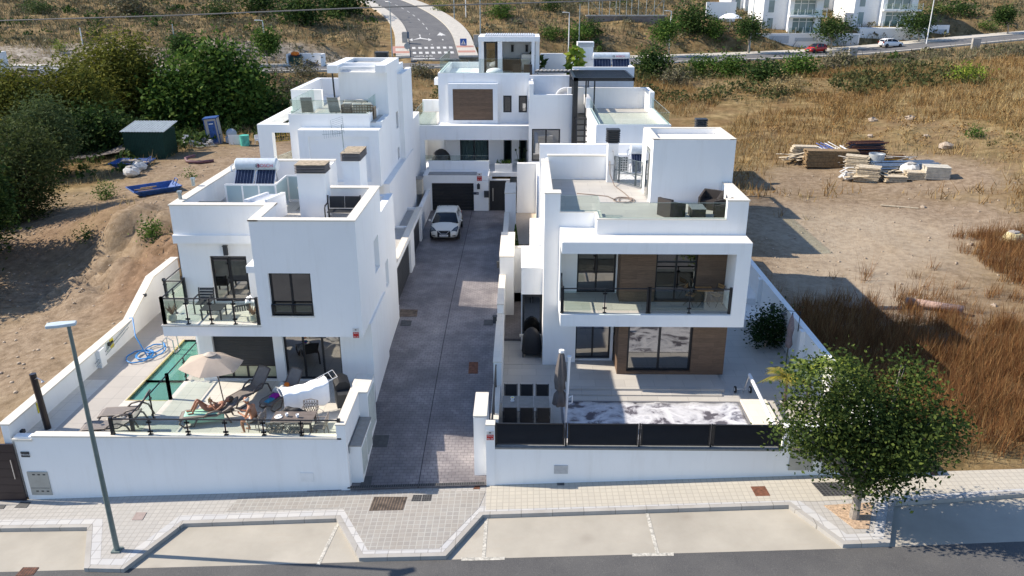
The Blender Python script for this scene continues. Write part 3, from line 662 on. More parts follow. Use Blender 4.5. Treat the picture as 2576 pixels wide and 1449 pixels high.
# =============== HOUSE 1: front left ===============
F1 = 1.4
h1 = thing('white_house', 'white cube house at the street front left with two louvred chimneys', 'house', (-9.4, 31, 0))
XR, XB, XW, XL = -5.8, -9.48, gy(425, 517, 28.4)[0], -12.4
b = B()
wB = pxwin(h1, 675, 685, 792, 792, 26.5)
wy(b, XB, XR, 3.84, 8.21, 26.4, .3, [wB])
dB = pxwin(h1, 530, 641, 637, 764, 28.75); dB = (dB[0], dB[1], 4.32, dB[3])
wy(b, XW, XB, 3.84, 7.1, 28.6, .3, [dB])
b.box(XW-.02, XB, 28.3, 28.6, 6.78, 7.1)                                # ledge under the parapet
wy(b, XW, XB, 7.1, 8.21, 28.4, .3)
b.box(XB-.3, XB, 26.42, 28.3, 6.3, 6.55)
b.box(XB, XB+.3, 26.7, 28.6, 3.84, 8.21)
# right side, with two slit windows
ops = [(29.5, 30.5, 5.15, 6.5)]; op2 = [(31.7, 32.4, 3.7, 4.85)]
wx(b, 27.61, 31.4, .2, 8.21, XR-.3, .3, ops); wx(b, 26.7, 27.61, 3.84, 8.21, XR-.3, .3)
for y0, y1, z0, z1 in ops+op2: b.box(XR-.29, XR-.2, y0-.02, y1+.02, z0-.02, z1+.02)
wx(b, 31.4, 34.6, .2, 7.15, XR-.3, .3, op2); wy(b, -8.7, XR-.3, 1.2, 7.1, 34.3, .3)
wy(b, XR-2.9, XR-.3, 6.6, 8.21, 31.1, .3); b.box(XR-3.2, XR-2.9, 31.1, 33.4, 6.6, 8.21)
b.box(-8.7, XR-.3, 31.4, 34.3, 6.7, 6.9)
# wing sides and back
wx(b, 28.9, 36.3, 1.2, 8.21, XW, .3); wy(b, XW, -8.7, 1.2, 8.21, 36.3, .3); b.box(-9.0, -8.7, 33.4, 36.3, 6.6, 8.21)
b.box(XW-.55, XW, 30.2, 33.5, 1.2, 6.9)
# slabs
b.box(XW, XR-.3, 28.9, 36.3, 6.95, 7.22) if False else None
b.box(XW+.3, -9.2, 28.9, 36.3, 6.95, 7.24); b.box(-9.2, XR-.3, 28.9, 31.1, 6.95, 7.24); b.box(XB+.3, XR-.3, 26.7, 28.9, 6.95, 7.24)
b.box(XW+.05, XR-.3, 28.9, 36.3, 3.85, 4.27); b.box(XB+.3, XR-.3, 26.7, 28.9, 3.85, 4.27)
# ground floor front
YD = 27.6
shB = pxwin(h1, 535, 853, 700, 958, YD+.1); doB = pxwin(h1, 712, 855, 866, 962, YD+.1)
shB = (shB[0], shB[1], F1+.02, 3.84); doB = (doB[0], doB[1], F1+.02, 3.84)
wy(b, XL, XR-.3, F1-.3, 3.84, YD, .3, [shB, doB]); b.box(XR-.3, XR+.08, YD-.02, 31, .1, 3.84)
wx(b, YD+.3, 36.3, F1-.3, 3.85, XL, .3)
b.box(-12.1, XR-.3, 33.0, 33.2, F1, 3.85); b.box(-12.1, XR-.3, 33.0, 33.2, 4.27, 6.95)
b.build('wall', W1, h1)
b = B(); b.box(XW+.3, -9.2, 28.7, 36.3, 7.24, 7.30); b.box(-9.199, XR-.3, 28.7, 31.1, 7.24, 7.30); b.box(XB+.3, XR-.3, 26.7, 28.699, 7.24, 7.30); b.build('roof', T_ROOF, h1)
b = B(); b.box(-12.1, XR-.3, YD+.3, 33, F1-.02, F1+.02); b.box(-12.1, XR-.3, 28.9, 33, 4.27, 4.31); b.build('indoor_floor', simple('oak_floor', (.28, .2, .14), .5), h1)
coping(h1, [(XW, XB+.3, 28.4, 28.7), (XW, XW+.3, 28.7, 36.3), (XB, XB+.3, 26.4, 28.7), (XB, XR, 26.4, 26.7), (XR-.3, XR, 26.7, 31.4), (XR-3.2, XR-.3, 31.1, 31.4), (XR-3.2, XR-2.9, 31.4, 33.4), (XW, -8.7, 36.3, 36.6)], 8.21)
o = win(h1, *wB, 26.52, n=2, trans=(), curtain=None)
rb_ = B(); rb_.tube([(wB[0]+.02, 26.42, wB[2]+.42), (wB[1]-.02, 26.42, wB[2]+.42)], .03, 6)
for i in (0, .5, 1): rb_.box(wB[0]+(wB[1]-wB[0]-.06)*i, wB[0]+.06+(wB[1]-wB[0]-.06)*i, 26.38, 26.44, wB[2]+.02, wB[2]+.42)
rbo = rb_.build('window_guard', DARK, h1); gq = B(); gq.box(wB[0]+.06, wB[1]-.06, 26.405, 26.415, wB[2]+.06, wB[2]+.36); gq.build('glass_panel', RGLASS, rbo)
cq = B(); cq.surf(lambda u, v: (wB[0]+.15+.75*u, 26.75+.04*math.sin(u*40), wB[2]+.1+(wB[3]-wB[2]-.2)*v), 40, 1); cq.build('curtain', CURT, o)
cq = B(); cq.box(wB[0]-.03, wB[1]+.03, 26.37, 26.52, wB[2]-.05, wB[2]); cq.build('sill', CREAM, h1)
o = win(h1, *dB, 28.68, n=2, name='sliding_door')
o = win(h1, *doB, YD+.16, n=3, name='sliding_door')
# roller shutter down over the left door
s_ = B(); n = 26; z1_, z0_ = 3.84, F1+.62
for i in range(n): a = z0_+(z1_-z0_)*i/n; s_.box(shB[0]+.03, shB[1]-.03, YD+.12, YD+.15, a+.006, a+(z1_-z0_)/n-.006)
s_.box(shB[0]+.03, shB[1]-.03, YD+.15, YD+.16, z0_, z1_); s_.build('roller_shutter', DARKM, h1)
win(h1, shB[0], shB[1], F1+.02, F1+.62, YD+.18, n=4, name='sliding_door', glass=simple('lit_glass', (.5, .5, .33), .2))  # opaque pane, its bright lit look is put into the colour
# balcony
b = B(); b.box(XW-.02, XB, 26.4, 28.6, 3.84, 4.22); bo = b.build('balcony', W1, h1)
b = B(); b.box(XW-.05, XB, 26.37, 28.59, 4.22, 4.28); b.build('floor_tiles', T_PORC, bo)
railing(h1, [(XW+.05, 28.5, 4.28), (XW+.05, 26.5, 4.28)], 1.0, 1.0); railing(h1, [(XW+.05, 26.5, 4.28), (XB-.1, 26.5, 4.28)], 1.0, .98)
wall_light(h1, gy(569, 629, 28.6)[0], 28.58, gy(569, 629, 28.6)[1], s=1.2)
wl = gy(895, 838, 26.4); alarm_sign(h1, wl[0]-.1, wl[0]+.12, wl[1]-.18, wl[1]+.2, 26.39)
# chimneys
def chimney(parent, x0, x1, y0, y1, z0, z1, capn=5, slab=True):
    b = B(); b.box(x0, x1, y0, y1, z0, z1-.32); o = b.build('chimney', W1, parent)
    c = B()
    b2 = B(); b2.box(x0+.15, x1-.15, y0+.15, y1-.15, z1-.32, z1-.05)
    for i in range(capn): zz = z1-.32+.06*i; c.rbox(((x0+x1)/2, (y0+y1)/2, zz+.014), (x1-x0+.12, y1-y0+.12, .022))
    c.build('louvre', simple('grey_louvre', (.22, .2, .19), .8) if 'grey_louvre' not in MATS else MATS['grey_louvre'], o); b2.build('flue', BLACKF, o)
    c = B(); c.box(x0-.06, x1+.06, y0-.06, y1+.06, z1-.02, z1+.012); c.build('chimney_cap', ROOFDIRT, o); return o
yc = gz(746, 548, 7.3)[1]; xa, zc = gy(743, 432, yc); xb_ = gy(822, 432, yc)[0]
chimney(h1, xa+.04, xb_-.1, yc, yc+.75, 7.3, gy(743, 415, yc)[1])
yc2 = 33.6; xa2, _ = gy(860, 395, yc2); xb2 = gy(910, 400, yc2)[0]
chimney(h1, xa2, xb2-.12, yc2, yc2+1.5, 6.6, gy(858, 386, yc2)[1], 6)
# frosted screens round the plant corner of the roof
sc = B(); sg = B()
A0 = gz(565, 534, 7.3); SY = 30.9
xs0, zt = gy(567, 466, SY); xs1 = gy(692, 466, SY)[0]; zt = 8.42
for i in range(4):
    x = xs0+(xs1-xs0)*i/3; sc.box(x-.03, x+.03, SY-.03, SY+.03, 7.3, zt)
sc.box(xs0, xs1, SY-.025, SY+.025, zt-.05, zt+.02); sc.box(xs0, xs1, SY-.02, SY+.02, 7.36, 7.42)
sg.box(xs0, xs1, SY-.008, SY+.008, 7.42, zt-.05)
sc.box(xs1-.025, xs1+.025, SY, SY+1.6, zt-.05, zt+.018); sg.box(xs1-.008, xs1+.008, SY, SY+1.6, 7.42, zt-.05)
sx1 = xs1+.02; sy1 = SY+1.6; sx2 = xa+.02
sc.box(sx1, sx2, sy1-.025, sy1+.025, zt-.05, zt+.016); sc.box(sx1, sx1+.06, sy1-.03, sy1+.03, 7.3, zt); sc.box(sx2-.05, sx2, sy1-.03, sy1+.03, 7.3, zt); sc.box(sx1, sx2, sy1-.02, sy1+.02, 7.36, 7.42); sg.box(sx1+.06, sx2-.05, sy1-.008, sy1+.008, 7.42, zt-.05)
so_ = sc.build('screen', PAINTW, h1); sg.build('frosted_pane', FROST, so_)
x0_, _ = gy(583, 455, 32.2); x1_, _ = gy(690, 455, 32.2)
solar('solar_water_heater', 'large silver tank over two collectors on the roof of the front left house', x0_, x1_, 32.0, 7.62)
# antenna
ax, az = gy(866, 372, 33.9); an = thing('tv_antenna', 'thin television antenna above the rear chimney of the front left house', 'antenna', (ax, 33.9, az))
q = B(); q.tube([(ax, 33.9, az-.9), (ax-.05, 33.9, az+1.0)], .022, 6); q.build('mast', GALV, an)
q = B(); zt2 = az+.62
q.tube([(ax-.05, 33.9, zt2), (ax-.85, 33.7, zt2-.02)], .012, 4)
for i in range(8): q.tube([(ax-.15-i*.09, 33.88-i*.02, zt2-.12-.012*i), (ax-.15-i*.09, 33.88-i*.02, zt2+.12+.012*i)], .007, 4)
for s2 in (-1, 1):
    for i in range(5): q.tube([(ax-.45, 33.9, zt2+.14+s2*.16*i*.5+.1), (ax+.05, 33.9, zt2+.3+s2*.16*i*.5+.1)], .007, 4)
q.tube([(ax-.45, 33.9, zt2-.1), (ax-.5, 33.9, zt2+.55)], .009, 4); q.tube([(ax+.05, 33.9, zt2), (ax, 33.9, zt2+.7)], .009, 4)
q.build('aerial', GALV, an)
# =============== HOUSE 2: rear left ===============
h2 = thing('white_house', 'tall white house behind the left one with glass edged roof terrace and open frame wing', 'house', (-9.8, 45, 0))
b = B()
bx0, bz1 = gy(748, 326, 40.4); bx1 = -7.33
rec = (bx0+.5, bx1-.5, 6.3, 8.6)
wy(b, bx0, bx1, 6.05, 8.95, 40.4, .2, [rec]); b.box(rec[0]-.1, rec[1]+.1, 40.5, 40.62, rec[2]-.1, rec[3]+.1)
b.box(bx0, bx1, 40.6, 41.2, 6.05, 6.3); b.box(bx0, bx0+.2, 40.6, 41.2, 6.3, 8.95); b.box(bx1-.2, bx1, 40.6, 41.2, 6.3, 8.95); b.box(bx0+.2, bx1-.2, 40.6, 41.2, 8.8, 8.95)
tx0 = gy(725, 290, 41.2)[0]; tx1 = -7.9
b.box(tx0, bx1, 41.2, 41.5, 1.2, 8.95); b.box(tx0, tx1, 41.2, 41.45, 8.95, 9.6); b.box(tx1-.25, tx1, 41.45, 44.6, 8.95, 9.6)
tow = [(43.9, 44.6, 9.3+.9, 10.2)]
b.box(-7.33, -7.0, 40.9, 50.5, 1.0, 6.05)
wx(b, 41.5, 50, 6.05, 9.2, bx1-.3, .3, [(46.3, 47.1, 8.0, 8.95), (46.3, 47.0, 6.2, 6.9)]); b.box(bx1-.29, bx1-.2, 46.3, 47.1, 8.0, 8.95); b.box(bx1-.29, bx1-.2, 46.3, 47.0, 6.2, 6.9)
b.box(-7.33, -7.05, 47.4, 51.5, 1.0, 11.0)
b.box(tx0, tx0+.3, 41.5, 53, 1.2, 9.05); b.box(-9, -7.3, 52.5, 56.5, .5, 7.5)  # rear block added to keep a sun strip off the garage front
b.box(tx0+.3, bx1-.3, 41.5, 52.2, 8.9, 9.16)
b.box(-9.95, bx1-.3, 43.9, 48.2, 9.16, 11.45); b.box(bx1-.3, bx1, 43.9, 50, 9.2, 11.45)
b.box(tx0, -7.33, 52.2, 52.5, 1.2, 10.2); b.box(-13.25, -11.5, 46.2, 46.5, 1.2, 10.2); b.box(-13.25, -12.95, 46.5, 52.2, 1.2, 10.2); b.box(-12.95, tx0, 52.2, 52.5, 1.2, 10.2)
b.box(-12.95, tx0, 46.5, 52.2, 8.9, 9.16)
# tower roof: ring with recess
X0, X1, Y0_, Y1_ = -10.4, -7.3, 43.35, 48.2
b.box(X0, X1, Y0_, Y0_+.3, 11.45, 11.85) if False else None
b.box(X0, X0+.55, Y0_, Y1_, 11.45, 11.85); b.box(X1-.55, X1, Y0_, Y1_, 11.45, 11.85); b.box(X0+.55, X1-.55, Y1_-.3, Y1_, 11.45, 11.85); b.box(X0+.55, X1-.55, Y0_+1.3, Y0_+1.6, 11.45, 11.85); b.box(X0+.55, X1-.55, Y0_+1.6, Y1_-.3, 11.45, 11.62)
for i in range(2): b.box(X0+.55, X1-.55, Y0_+.35+i*.42, Y0_+.47+i*.42, 11.62, 11.74)
# open frame wing
fx0, fz1 = gy(646, 313, 41.3); fc = gy(683, 330, 41.3)[0]
b.box(fx0, fc, 41.3, 41.8, 1.5, fz1-.42); b.box(fx0, tx0, 41.3, 41.8, fz1-.42, fz1); b.box(fx0, fx0+.45, 41.8, 48.5, fz1-.4, fz1); b.box(fx0+.45, tx0, 46.1, 48.5, fz1-.38, fz1-.002); b.box(tx0-.25, tx0, 41.8, 46.1, fz1-.39, fz1-.001)
b.box(fx0, fx0+.4, 48.1, 48.5, 1.5, fz1-.4); b.box(fx0+.05, tx0, 41.85, 48.5, 5.7, 6.0)
b.build('wall', W1, h2)
b = B(); b.box(tx0+.3, bx1-.3, 41.45, 43.9, 9.16, 9.2); b.box(tx0+.3, -9.95, 43.9, 52.2, 9.16, 9.2); b.build('roof', T_ROOF, h2)
b = B(); b.box(X0+.6, X1-.6, Y0_+1.65, Y1_-.35, 11.62, 11.66); b.build('gravel_bed', simple('grey_gravel', (.33, .33, .32), .95, 0, .5, 40, .8), h2)
coping(h2, [(tx0, tx1, 41.2, 41.45), (-13.25, -11.5, 46.2, 46.5), (-13.25, -12.95, 46.5, 52.2), (-13.25, -9.95, 52.2, 52.5)], 9.6, mat=PAINTW) if False else coping(h2, [(tx0, tx1, 41.2, 41.45)], 9.6, .03, .02, mat=PAINTW)
coping(h2, [(-13.25, -11.5, 46.2, 46.5), (-13.25, -12.95, 46.5, 52.2), (-13.25, -9.95, 52.2, 52.5)], 10.2, .03, .02, mat=PAINTW)
for z0_, z1_, y1_ in ((8.0, 8.95, 47.1), (6.2, 6.9, 47.0)):
    q = B(); q.box(bx1-.2, bx1-.17, 46.3, y1_, z0_, z1_); q.build('window', simple('dark_pane', (.02, .025, .03), .15) if 'dark_pane' not in MATS else MATS['dark_pane'], h2)
glassrail(h2, [(tx0+.12, 46.2, 9.63), (tx0+.12, 41.33, 9.63), (tx1-.12, 41.33, 9.63), (tx1-.12, 44.4, 9.63)], .68)
glassrail(h2, [(fc+.0, 41.9, 6.0), (tx0-.05, 46.0, 6.0)], 1.3)
q = B(); q.tube([(-10.15, 43.65, 9.2), (-10.2, 43.65, 11.45)], .05, 6); q.build('post', DARK, h2)
cxa = XP(960, 50, 12); zc_ = gy(960, 145, 50)[1]; q = B(); q.box(cxa-.35, cxa+.35, 49.7, 50.3, 9.2, zc_); qo = q.build('chimney', W1, h2); cowl(qo, cxa, 50.0, zc_, .8, .7, gy(960, 132, 50)[1]-zc_, 4)
# =============== HOUSE 5: front right ===============
h5 = thing('white_house', 'white villa by the covered pool on the right with brown timber clad balcony', 'house', (5, 33, 0))
F5 = .62
b = B()
bx0, bx1 = 1.5, 8.72
Yb = 28.9; zt, zb = 6.69, 3.22
# protruding frame of the first floor
b.box(bx0, bx1, Yb, 31.6, zt-.45, zt); b.box(bx0, bx1, Yb, 31.6, zb, zb+.5); b.box(bx0+7.22-.55, bx1, Yb, 31.6, zb+.5, zt-.45); b.box(bx0, bx0+.05, 30.3, 31.6, zb+.5, zt-.45)
# recessed fronts
yl, yr = 31.2, 30.2
w51 = pxwin(h5, 1453, 632, 1546, 742, yl+.08); w51 = (w51[0], w51[1], zb+.52, zt-.45)
wy(b, .88, 4.0, zb+.5, zt-.45, yl, .3, [w51])
g1 = pxwin(h5, 1447, 820, 1532, 890, yl+.25); g1 = (g1[0], g1[1], F5+.05, zb)
wy(b, .88, 3.9, F5-.6, zb, yl, .3, [g1]); 
b.box(.88, 2.28, 31.0, 31.19, F5-.6, zb); b.box(.9, 1.5, 30.999, 31.2, zb, 7.2)
b.box(.88, 1.5, 30.99, 31.5, zb, 8.05)
wx(b, 31.3, 37.6, -.2, 8.05, .88, .3)
b.box(1.18, 3.05, 31.3, 37.3, 6.95, 7.14); b.box(3.05, 8.5, 30.2, 37.3, 6.95, 7.14)
b.box(1.5, 2.9, 31.0, 31.2, zt, 7.3); b.box(2.9, 3.1, 29.95, 31.2, zt, 7.3); b.box(3.1, 7.9, 29.95, 30.15, zt, 7.3)
b.box(7.9, 8.72, 29.95, 30.2, zt, 8.05); b.box(8.42, 8.72, 30.2, 34.4, zt, 8.05); b.box(8.42, 8.72, 34.4, 42.5, zt, 8.04)
wx(b, 31.6, 42.5, F5-1, zt, 8.42, .3)
b.box(1.18, 4.35, 37.3, 37.6, 5.5, 8.28); b.box(.88, 8.42, 42.3, 42.6, .5, 7.9); b.box(1.2, 8.42, 37.6, 42.3, 6.7, 6.92)
b.box(1.2, 1.5, 37.6, 42.3, .5, 7.2)
# penthouse
px0, px1, py0, py1 = 5.38, 8.8, 33.0, 35.9
b.box(px0+.02, px1, py0, py0+.25, 7.14, 9.86); b.box(px1-.25, px1, py0+.25, py1, 7.14, 9.86); b.box(px0, px1-.25, py1-.25, py1, 7.14, 9.86)
wx(b, py0+.25, py1-.25, 7.14, 9.86, px0, .25, [(py0+.5, py0+1.5, 7.2, 9.35)]); b.box(px0+.25, px1-.25, py0+.25, py1-.25, 9.45, 9.62)
# left lower bay with window (kitchen), facing the driveway side
b.box(-.05, .88, 32.4, 35.5, 3.2, 4.4); b.box(.35, .88, 35.5, 38.2, 3.2, 5.0)
b.box(-.05, .88, 32.45, 32.7, -.2, 1.2); b.box(-.05, .1, 32.7, 35.4, -.2, 3.2)
b.box(1.2, 8.4, 34.2, 34.4, F5, 6.95)
b.build('wall', W1, h5)
b = B(); b.box(1.18, 3.05, 31.2, 37.3, 7.14, 7.18); b.box(3.051, 8.42, 30.15, 37.3, 7.14, 7.18); b.build('roof', T_GREY, h5)
b = B(); b.box(px0+.25, px1-.25, py0+.25, py1-.25, 9.62, 9.64); b.box(bx0+.05, bx1, Yb+.03, 29.9, zt, zt+.012); b.build('screed', simple('cream_screed', (.70, .66, .60), .85, 0, .06, 3), h5)
b = B(); b.box(bx0+.05, bx1-.55, Yb+.1, 31.2, zb+.5, zb+.54); b.build('balcony_floor', T_GREY, h5)
coping(h5, [(.88, 1.5, 31.0, 31.5), (.88, 1.18, 31.5, 37.6)], 8.05); coping(h5, [(7.9, 8.72, 29.95, 30.2), (8.42, 8.72, 30.2, 34.4), ], 8.05)
coping(h5, [(1.18, 4.35, 37.3, 37.6)], 8.28); coping(h5, [(1.5, 3.1, 31.0, 31.2), (2.9, 3.1, 30.15, 31.0), (2.9, 7.9, 29.95, 30.15)], 7.3, .03)
coping(h5, [(px0, px1, py0, py0+.25), (px0, px0+.25, py0, py1), (px0, px1, py1-.25, py1), (px1-.25, px1, py0, py1)], 9.86, .03, .01)
coping(h5, [(-.05, .88, 32.4, 35.5)], 4.4, .03, .01, mat=PAINTW)
glassrail(h5, [(1.52, 31.1, 7.33), (3.0, 31.1, 7.33), (3.0, 30.05, 7.33), (7.9, 30.05, 7.33)], .62, 2.4)
# timber cladding, upper and ground floor
wd = B(); wxl = gy(1549, 700, yr)[0]
wx0, wx1 = gy(1560, 700, yr)[0], bx1-.56
dU = pxwin(h5, 1652, 635, 1747, 745, yr+.08); dU = (dU[0], dU[1], zb+.56, zt-.5)
wy(wd, wx0, wx1, zb+.54, zt-.45, yr, .25, [dU]); wd.box(wx0, wx0+.12, yr+.25, yl, zb+.54, zt-.45)
wd.build('timber_cladding', WOOD, h5, label='brown timber cladding behind the balcony')
wd = B(); yg = 29.9; gx0, gx1 = gy(1553, 900, yg)[0], gy(1822, 900, yg)[0]
dG = pxwin(h5, 1580, 822, 1735, 922, yg+.1); dG = (dG[0], dG[1], F5+.12, zb)
wy(wd, gx0, gx1, F5+.0, zb, yg, .3, [dG]); wd.box(gx0, gx0+.15, yg+.3, yl, F5, zb)
wd.box(gx1-.15, gx1, yg+.3, 31.6, F5, zb)
wd.build('timber_cladding', WOOD, h5, label='brown timber cladding around the ground floor doors')
win(h5, *w51, yl+.1, n=2, name='sliding_door'); win(h5, *g1, yl+.12, n=2, name='sliding_door'); win(h5, *dU, yr+.1, n=2, name='sliding_door', trans=(dU[3]-.75,)); win(h5, *dG, yg+.12, n=2, name='sliding_door', fr=.09)
wl_ = B(); wl_.box(-.02, .86, 32.5, 32.55, 1.2, 3.2); wlo = B()
o = win(h5, .0, .86, 1.28, 3.15, 32.48, n=1, fr=.09)
b = B(); b.box(-.12, .9, 32.36, 32.5, 1.17, 1.27); b.build('sill', CREAM, h5)
b = B(); b.box(px0-.02, px0+.06, py0+.5, py0+1.5, 7.2, 9.3); bo = b.build('door', simple('grey_door', (.2, .21, .2), .4), h5)
b = B(); b.box(px0-.05, px0-.02, py0+.62, py0+1.38, 7.35, 9.15); b.build('pane', WGLASS, bo)
railing(h5, [(1.55, Yb+.12, zb+.54), (gy(1628, 790, Yb+.1)[0], Yb+.12, zb+.54)], 1.02, 1.62); railing(h5, [(gy(1632, 790, Yb+.1)[0], Yb+.12, zb+.54), (bx1-.6, Yb+.12, zb+.54)], 1.02, 1.65)
railing(h5, [(1.58, Yb+.2, zb+.54), (1.58, 30.6, zb+.54)], 1.02, 1.2)
b = B(); b.box(gy(1527, 400, 37.0)[0], gy(1553, 400, 37.0)[0], 36.7, 37.3, 7.14, 9.0); bo = b.build('chimney', W1, h5)
cc = (gy(1542, 340, 37.0)[0]); cowl(bo, cc, 37.0, 9.0, .62, .55, .58, 6)
b = B(); cx_ = gy(1764, 310, 38)[0]; b.box(cx_-.26, cx_+.26, 37.8, 38.3, 7, 9.3); bo = b.build('chimney', W1, h5); cowl(bo, cx_, 38.05, 9.3, .55, .5, .6, 6)
# terrace platform in front of the doors
b = B(); b.box(1.55, 8.15, 28.6, 31.19, F5-.4, F5+.0); b.box(1.55, 8.0, 28.25, 28.6, F5-.4, F5-.08); b.build('terrace_platform', T_GREY, h5)
# =============== HOUSE 3: far end of the driveway ===============
h3 = thing('white_house', 'white house at the far end of the driveway with a square timber panel', 'house', (-2, 60, 0))
b = B(); yf = 57.6
gxl, _ = gy(1105, 300, yf); zt3 = gy(1103, 184, yf)[1]; z6 = gy(1040, 316, 56.3)[1]; xr3 = gy(1332, 250, yf)[0]
ZREF = 8.2
def W(px, py, y): return (XP(px, y, ZREF), 0) if py == 0 else gy(px, py, y)
wn = [(*sorted((W(a, 240, yf)[0], W(a+21, 240, yf)[0])), W(0, 280, yf)[1], W(0, 238, yf)[1]) for a in (1266, 1305)]
wy(b, gxl, xr3, z6, zt3, yf, .3, wn)
# panel frame
pa = (W(1127, 210, 57.2)[0], W(1252, 210, 57.2)[0]); pz0, pz1 = W(0, 311, 57.2)[1], W(0, 209, 57.2)[1]
pw = (W(1139, 0, 57.2)[0], W(1240, 0, 57.2)[0], W(0, 300, 57.2)[1], W(0, 222, 57.2)[1])
wy(b, pa[0], pa[1], pz0, pz1, 57.2, .4, [pw])
ZREF = 5.0
# lower storey frame
fxl = W(1038, 330, 56.3)[0]; fxr = xr3+.1; zl0 = 3.4; cxr = W(1068, 350, 56.3)[0]
b.box(fxl, fxr, 56.3, 58.9, z6-1.0, z6); b.box(fxl, cxr, 56.3, 56.8, 1.2, z6-1.0)
lw3 = [(*sorted((W(a, 0, 58.3)[0], W(a+c, 0, 58.3)[0])), zl0+.1, z6-1.05) for a, c in ((1157, 72), (1267, 20), (1306, 19))]
wy(b, W(1120, 0, 58.3)[0], fxr, zl0, z6-1.0, 58.3, .3, lw3); b.box(fxl, fxl+.3, 58.9, 67, 1.2, 5.2)
b.box(fxl, fxr, 55.6, 60, zl0-.3, zl0)
# parapet of the lower terrace and stepped white walls before it
px_ = W(1075, 403, 55.6); b.box(px_[0]+.1, W(1230, 0, 55.6)[0], 55.4, 55.6, 2.9, px_[1]); b.box(W(1107, 0, 54.6)[0], W(1237, 0, 54.6)[0], 54.4, 54.65, 1.5, W(0, 440, 54.6)[1])
ZREF = 8.2
b.box(fxr-.35, fxr, 60, 66, z6, zt3); b.box(gxl, gxl+.3, yf+.3, 66, 3, zt3); b.box(gxl, fxr+5.9, 66, 66.3, 1, zt3); b.box(gxl+.3, xr3, yf+.3, 66, zt3-.7, zt3-.45); b.box(fxl, gxl, 62.5, 62.8, 3, z6+.95); b.box(fxl+.02, gxl, 56.8, 62.5, z6-.5, z6+.04); b.box(gxl+.3, xr3, 60.2, 60.4, 3.4, z6)
b.box(W(1092, 205, 60)[0], gxl, 60, 61.5, W(0, 212, 60)[1], W(0, 197, 60)[1])
ZREF = 11
# penthouse with rooftop kitchen, open to the front
yp = 61.5; kx0, kz1 = W(1203, 92, yp); kx1 = W(1358, 92, yp)[0]; kzb = zt3-.45
b.box(kx0, kx1, yp-.2, yp+3.5, kz1-.34, kz1); b.box(kx0+.02, kx0+.2, yp-.18, yp, kzb, kz1-.34); b.box(W(1337, 0, yp)[0], W(1345, 0, yp)[0], yp-.18, yp, kzb, kz1-.34)
b.box(kx0+.05, kx1-.05, yp+3.2, yp+3.5, kzb, kz1-.34); b.box(W(1252, 0, yp)[0], W(1263, 0, yp)[0], yp-.1, yp+3.2, kzb, kz1-.34); b.box(kx1-.3, kx1, yp+.6, yp+3.5, kzb, kz1-.34); b.box(W(1217, 0, yp)[0]-.25, W(1217, 0, yp)[0], yp+.3, yp+3.2, kzb, kz1-.34)
b.box(W(1360, 0, 65)[0], W(1440, 0, 65)[0]+3.0, 65, 65.3, kzb-.3, W(0, 133, 65)[1])
ZREF = 10
# right hand block with the second solar heater
ybk = 60.5; rx0 = W(1441, 0, ybk)[0]; rx1 = W(1596, 0, ybk)[0]; rz1 = W(0, 167, ybk)[1]
b.box(rx0, rx1, ybk, ybk+.3, 3, rz1); b.box(rx1-.3, rx1, ybk+.3, 66, 3, rz1); b.box(rx0, rx0+.3, ybk+.3, 66, rz1-2.5, rz1-.2); b.box(rx0+.3, rx1-.3, ybk+.3, 66, rz1-.9, rz1-.7)
cx0 = W(1452, 0, 64)[0]; cx1 = W(1490, 0, 64)[0]; b.box(cx0, cx1, 63.6, 64.6, rz1-.8, W(0, 116, 64)[1])
for a in (0, 1): b.box(xr3, rx0, yf+1.0+a*.001, yf+1.3, 3, zt3-.25) if a == 0 else None
b.build('wall', W2, h3)
ZREF = 8.2
for i in range(3): q = B(); zz = W(0, 116, 64)[1]+.12*i; 
q = B()
for i in range(4): q.box(cx0-.05, cx1+.05, 63.55, 64.65, W(0, 116, 64)[1]+.1*i, W(0, 116, 64)[1]+.1*i+.06)
q.build('chimney_cap', PAINTW, h3)
q = B(); q.box(pw[0]-.05, pw[1]+.05, 57.28, 57.34, pw[2]-.05, pw[3]+.05); q.build('timber_panel', WOOD, h3, label='large square brown timber panel on the upper floor')
for i, o_ in enumerate(wn): win(h3, *o_, yf+.02, n=1, fr=.1, glass=WGLASS)
LOUV = simple('grey_louvre_glass', (.30, .34, .33), .4, 0, .2, 2)
CGLASS = glassmat('clear_glass', (.62, .68, .68), .0, ior=1.4)
win(h3, *lw3[0], 58.34, n=2, fr=.09, name='sliding_door', curtain=CURT, glass=CGLASS)
for o_ in lw3[1:]: win(h3, *o_, 58.34, n=1, fr=.05, curtain=LOUV, glass=CGLASS)
b = B(); b.box(kx0+.3, kx1-.3, yp+.1, yp+3.2, kzb-.02, kzb+.02); b.box(gxl+.3, xr3, yf+.3, yp+.1, kzb-.021, kzb+.019); b.build('roof', T_ROOF, h3)
b = B()
for i in range(22): x = kx0+.5+(kx1-kx0-1)*i/21; b.box(x-.05, x+.05, yp+.1, yp+3.1, kz1+.001, kz1+.08)
b.build('pergola_slats', simple('roof_slats', (.55, .57, .6), .4), h3)
ZREF = 10.4
b = B(); kk0 = W(1266, 0, yp+2.6)[0]; kk1 = W(1308, 0, yp+2.6)[0]; b.box(kk0, kk1, yp+2.2, yp+3.19, kzb+.02, kzb+.9); kb = b.build('kitchen_counter', DARKM, h3)
b = B(); b.box(kk1+.1, kk1+1.0, yp+2.3, yp+3.1, kzb+.02, kzb+1.25); b.box(kk1+.05, kk1+1.05, yp+2.2, yp+2.35, kzb+.75, kzb+.95); b.build('barbecue_grill', STEEL, h3, bevel=.03)
for px in (1289, 1325): wall_light(h3, W(px, 122, yp+3.2)[0], yp+3.19, W(px, 122, yp+3.2)[1], s=1.6)
ZREF = 11
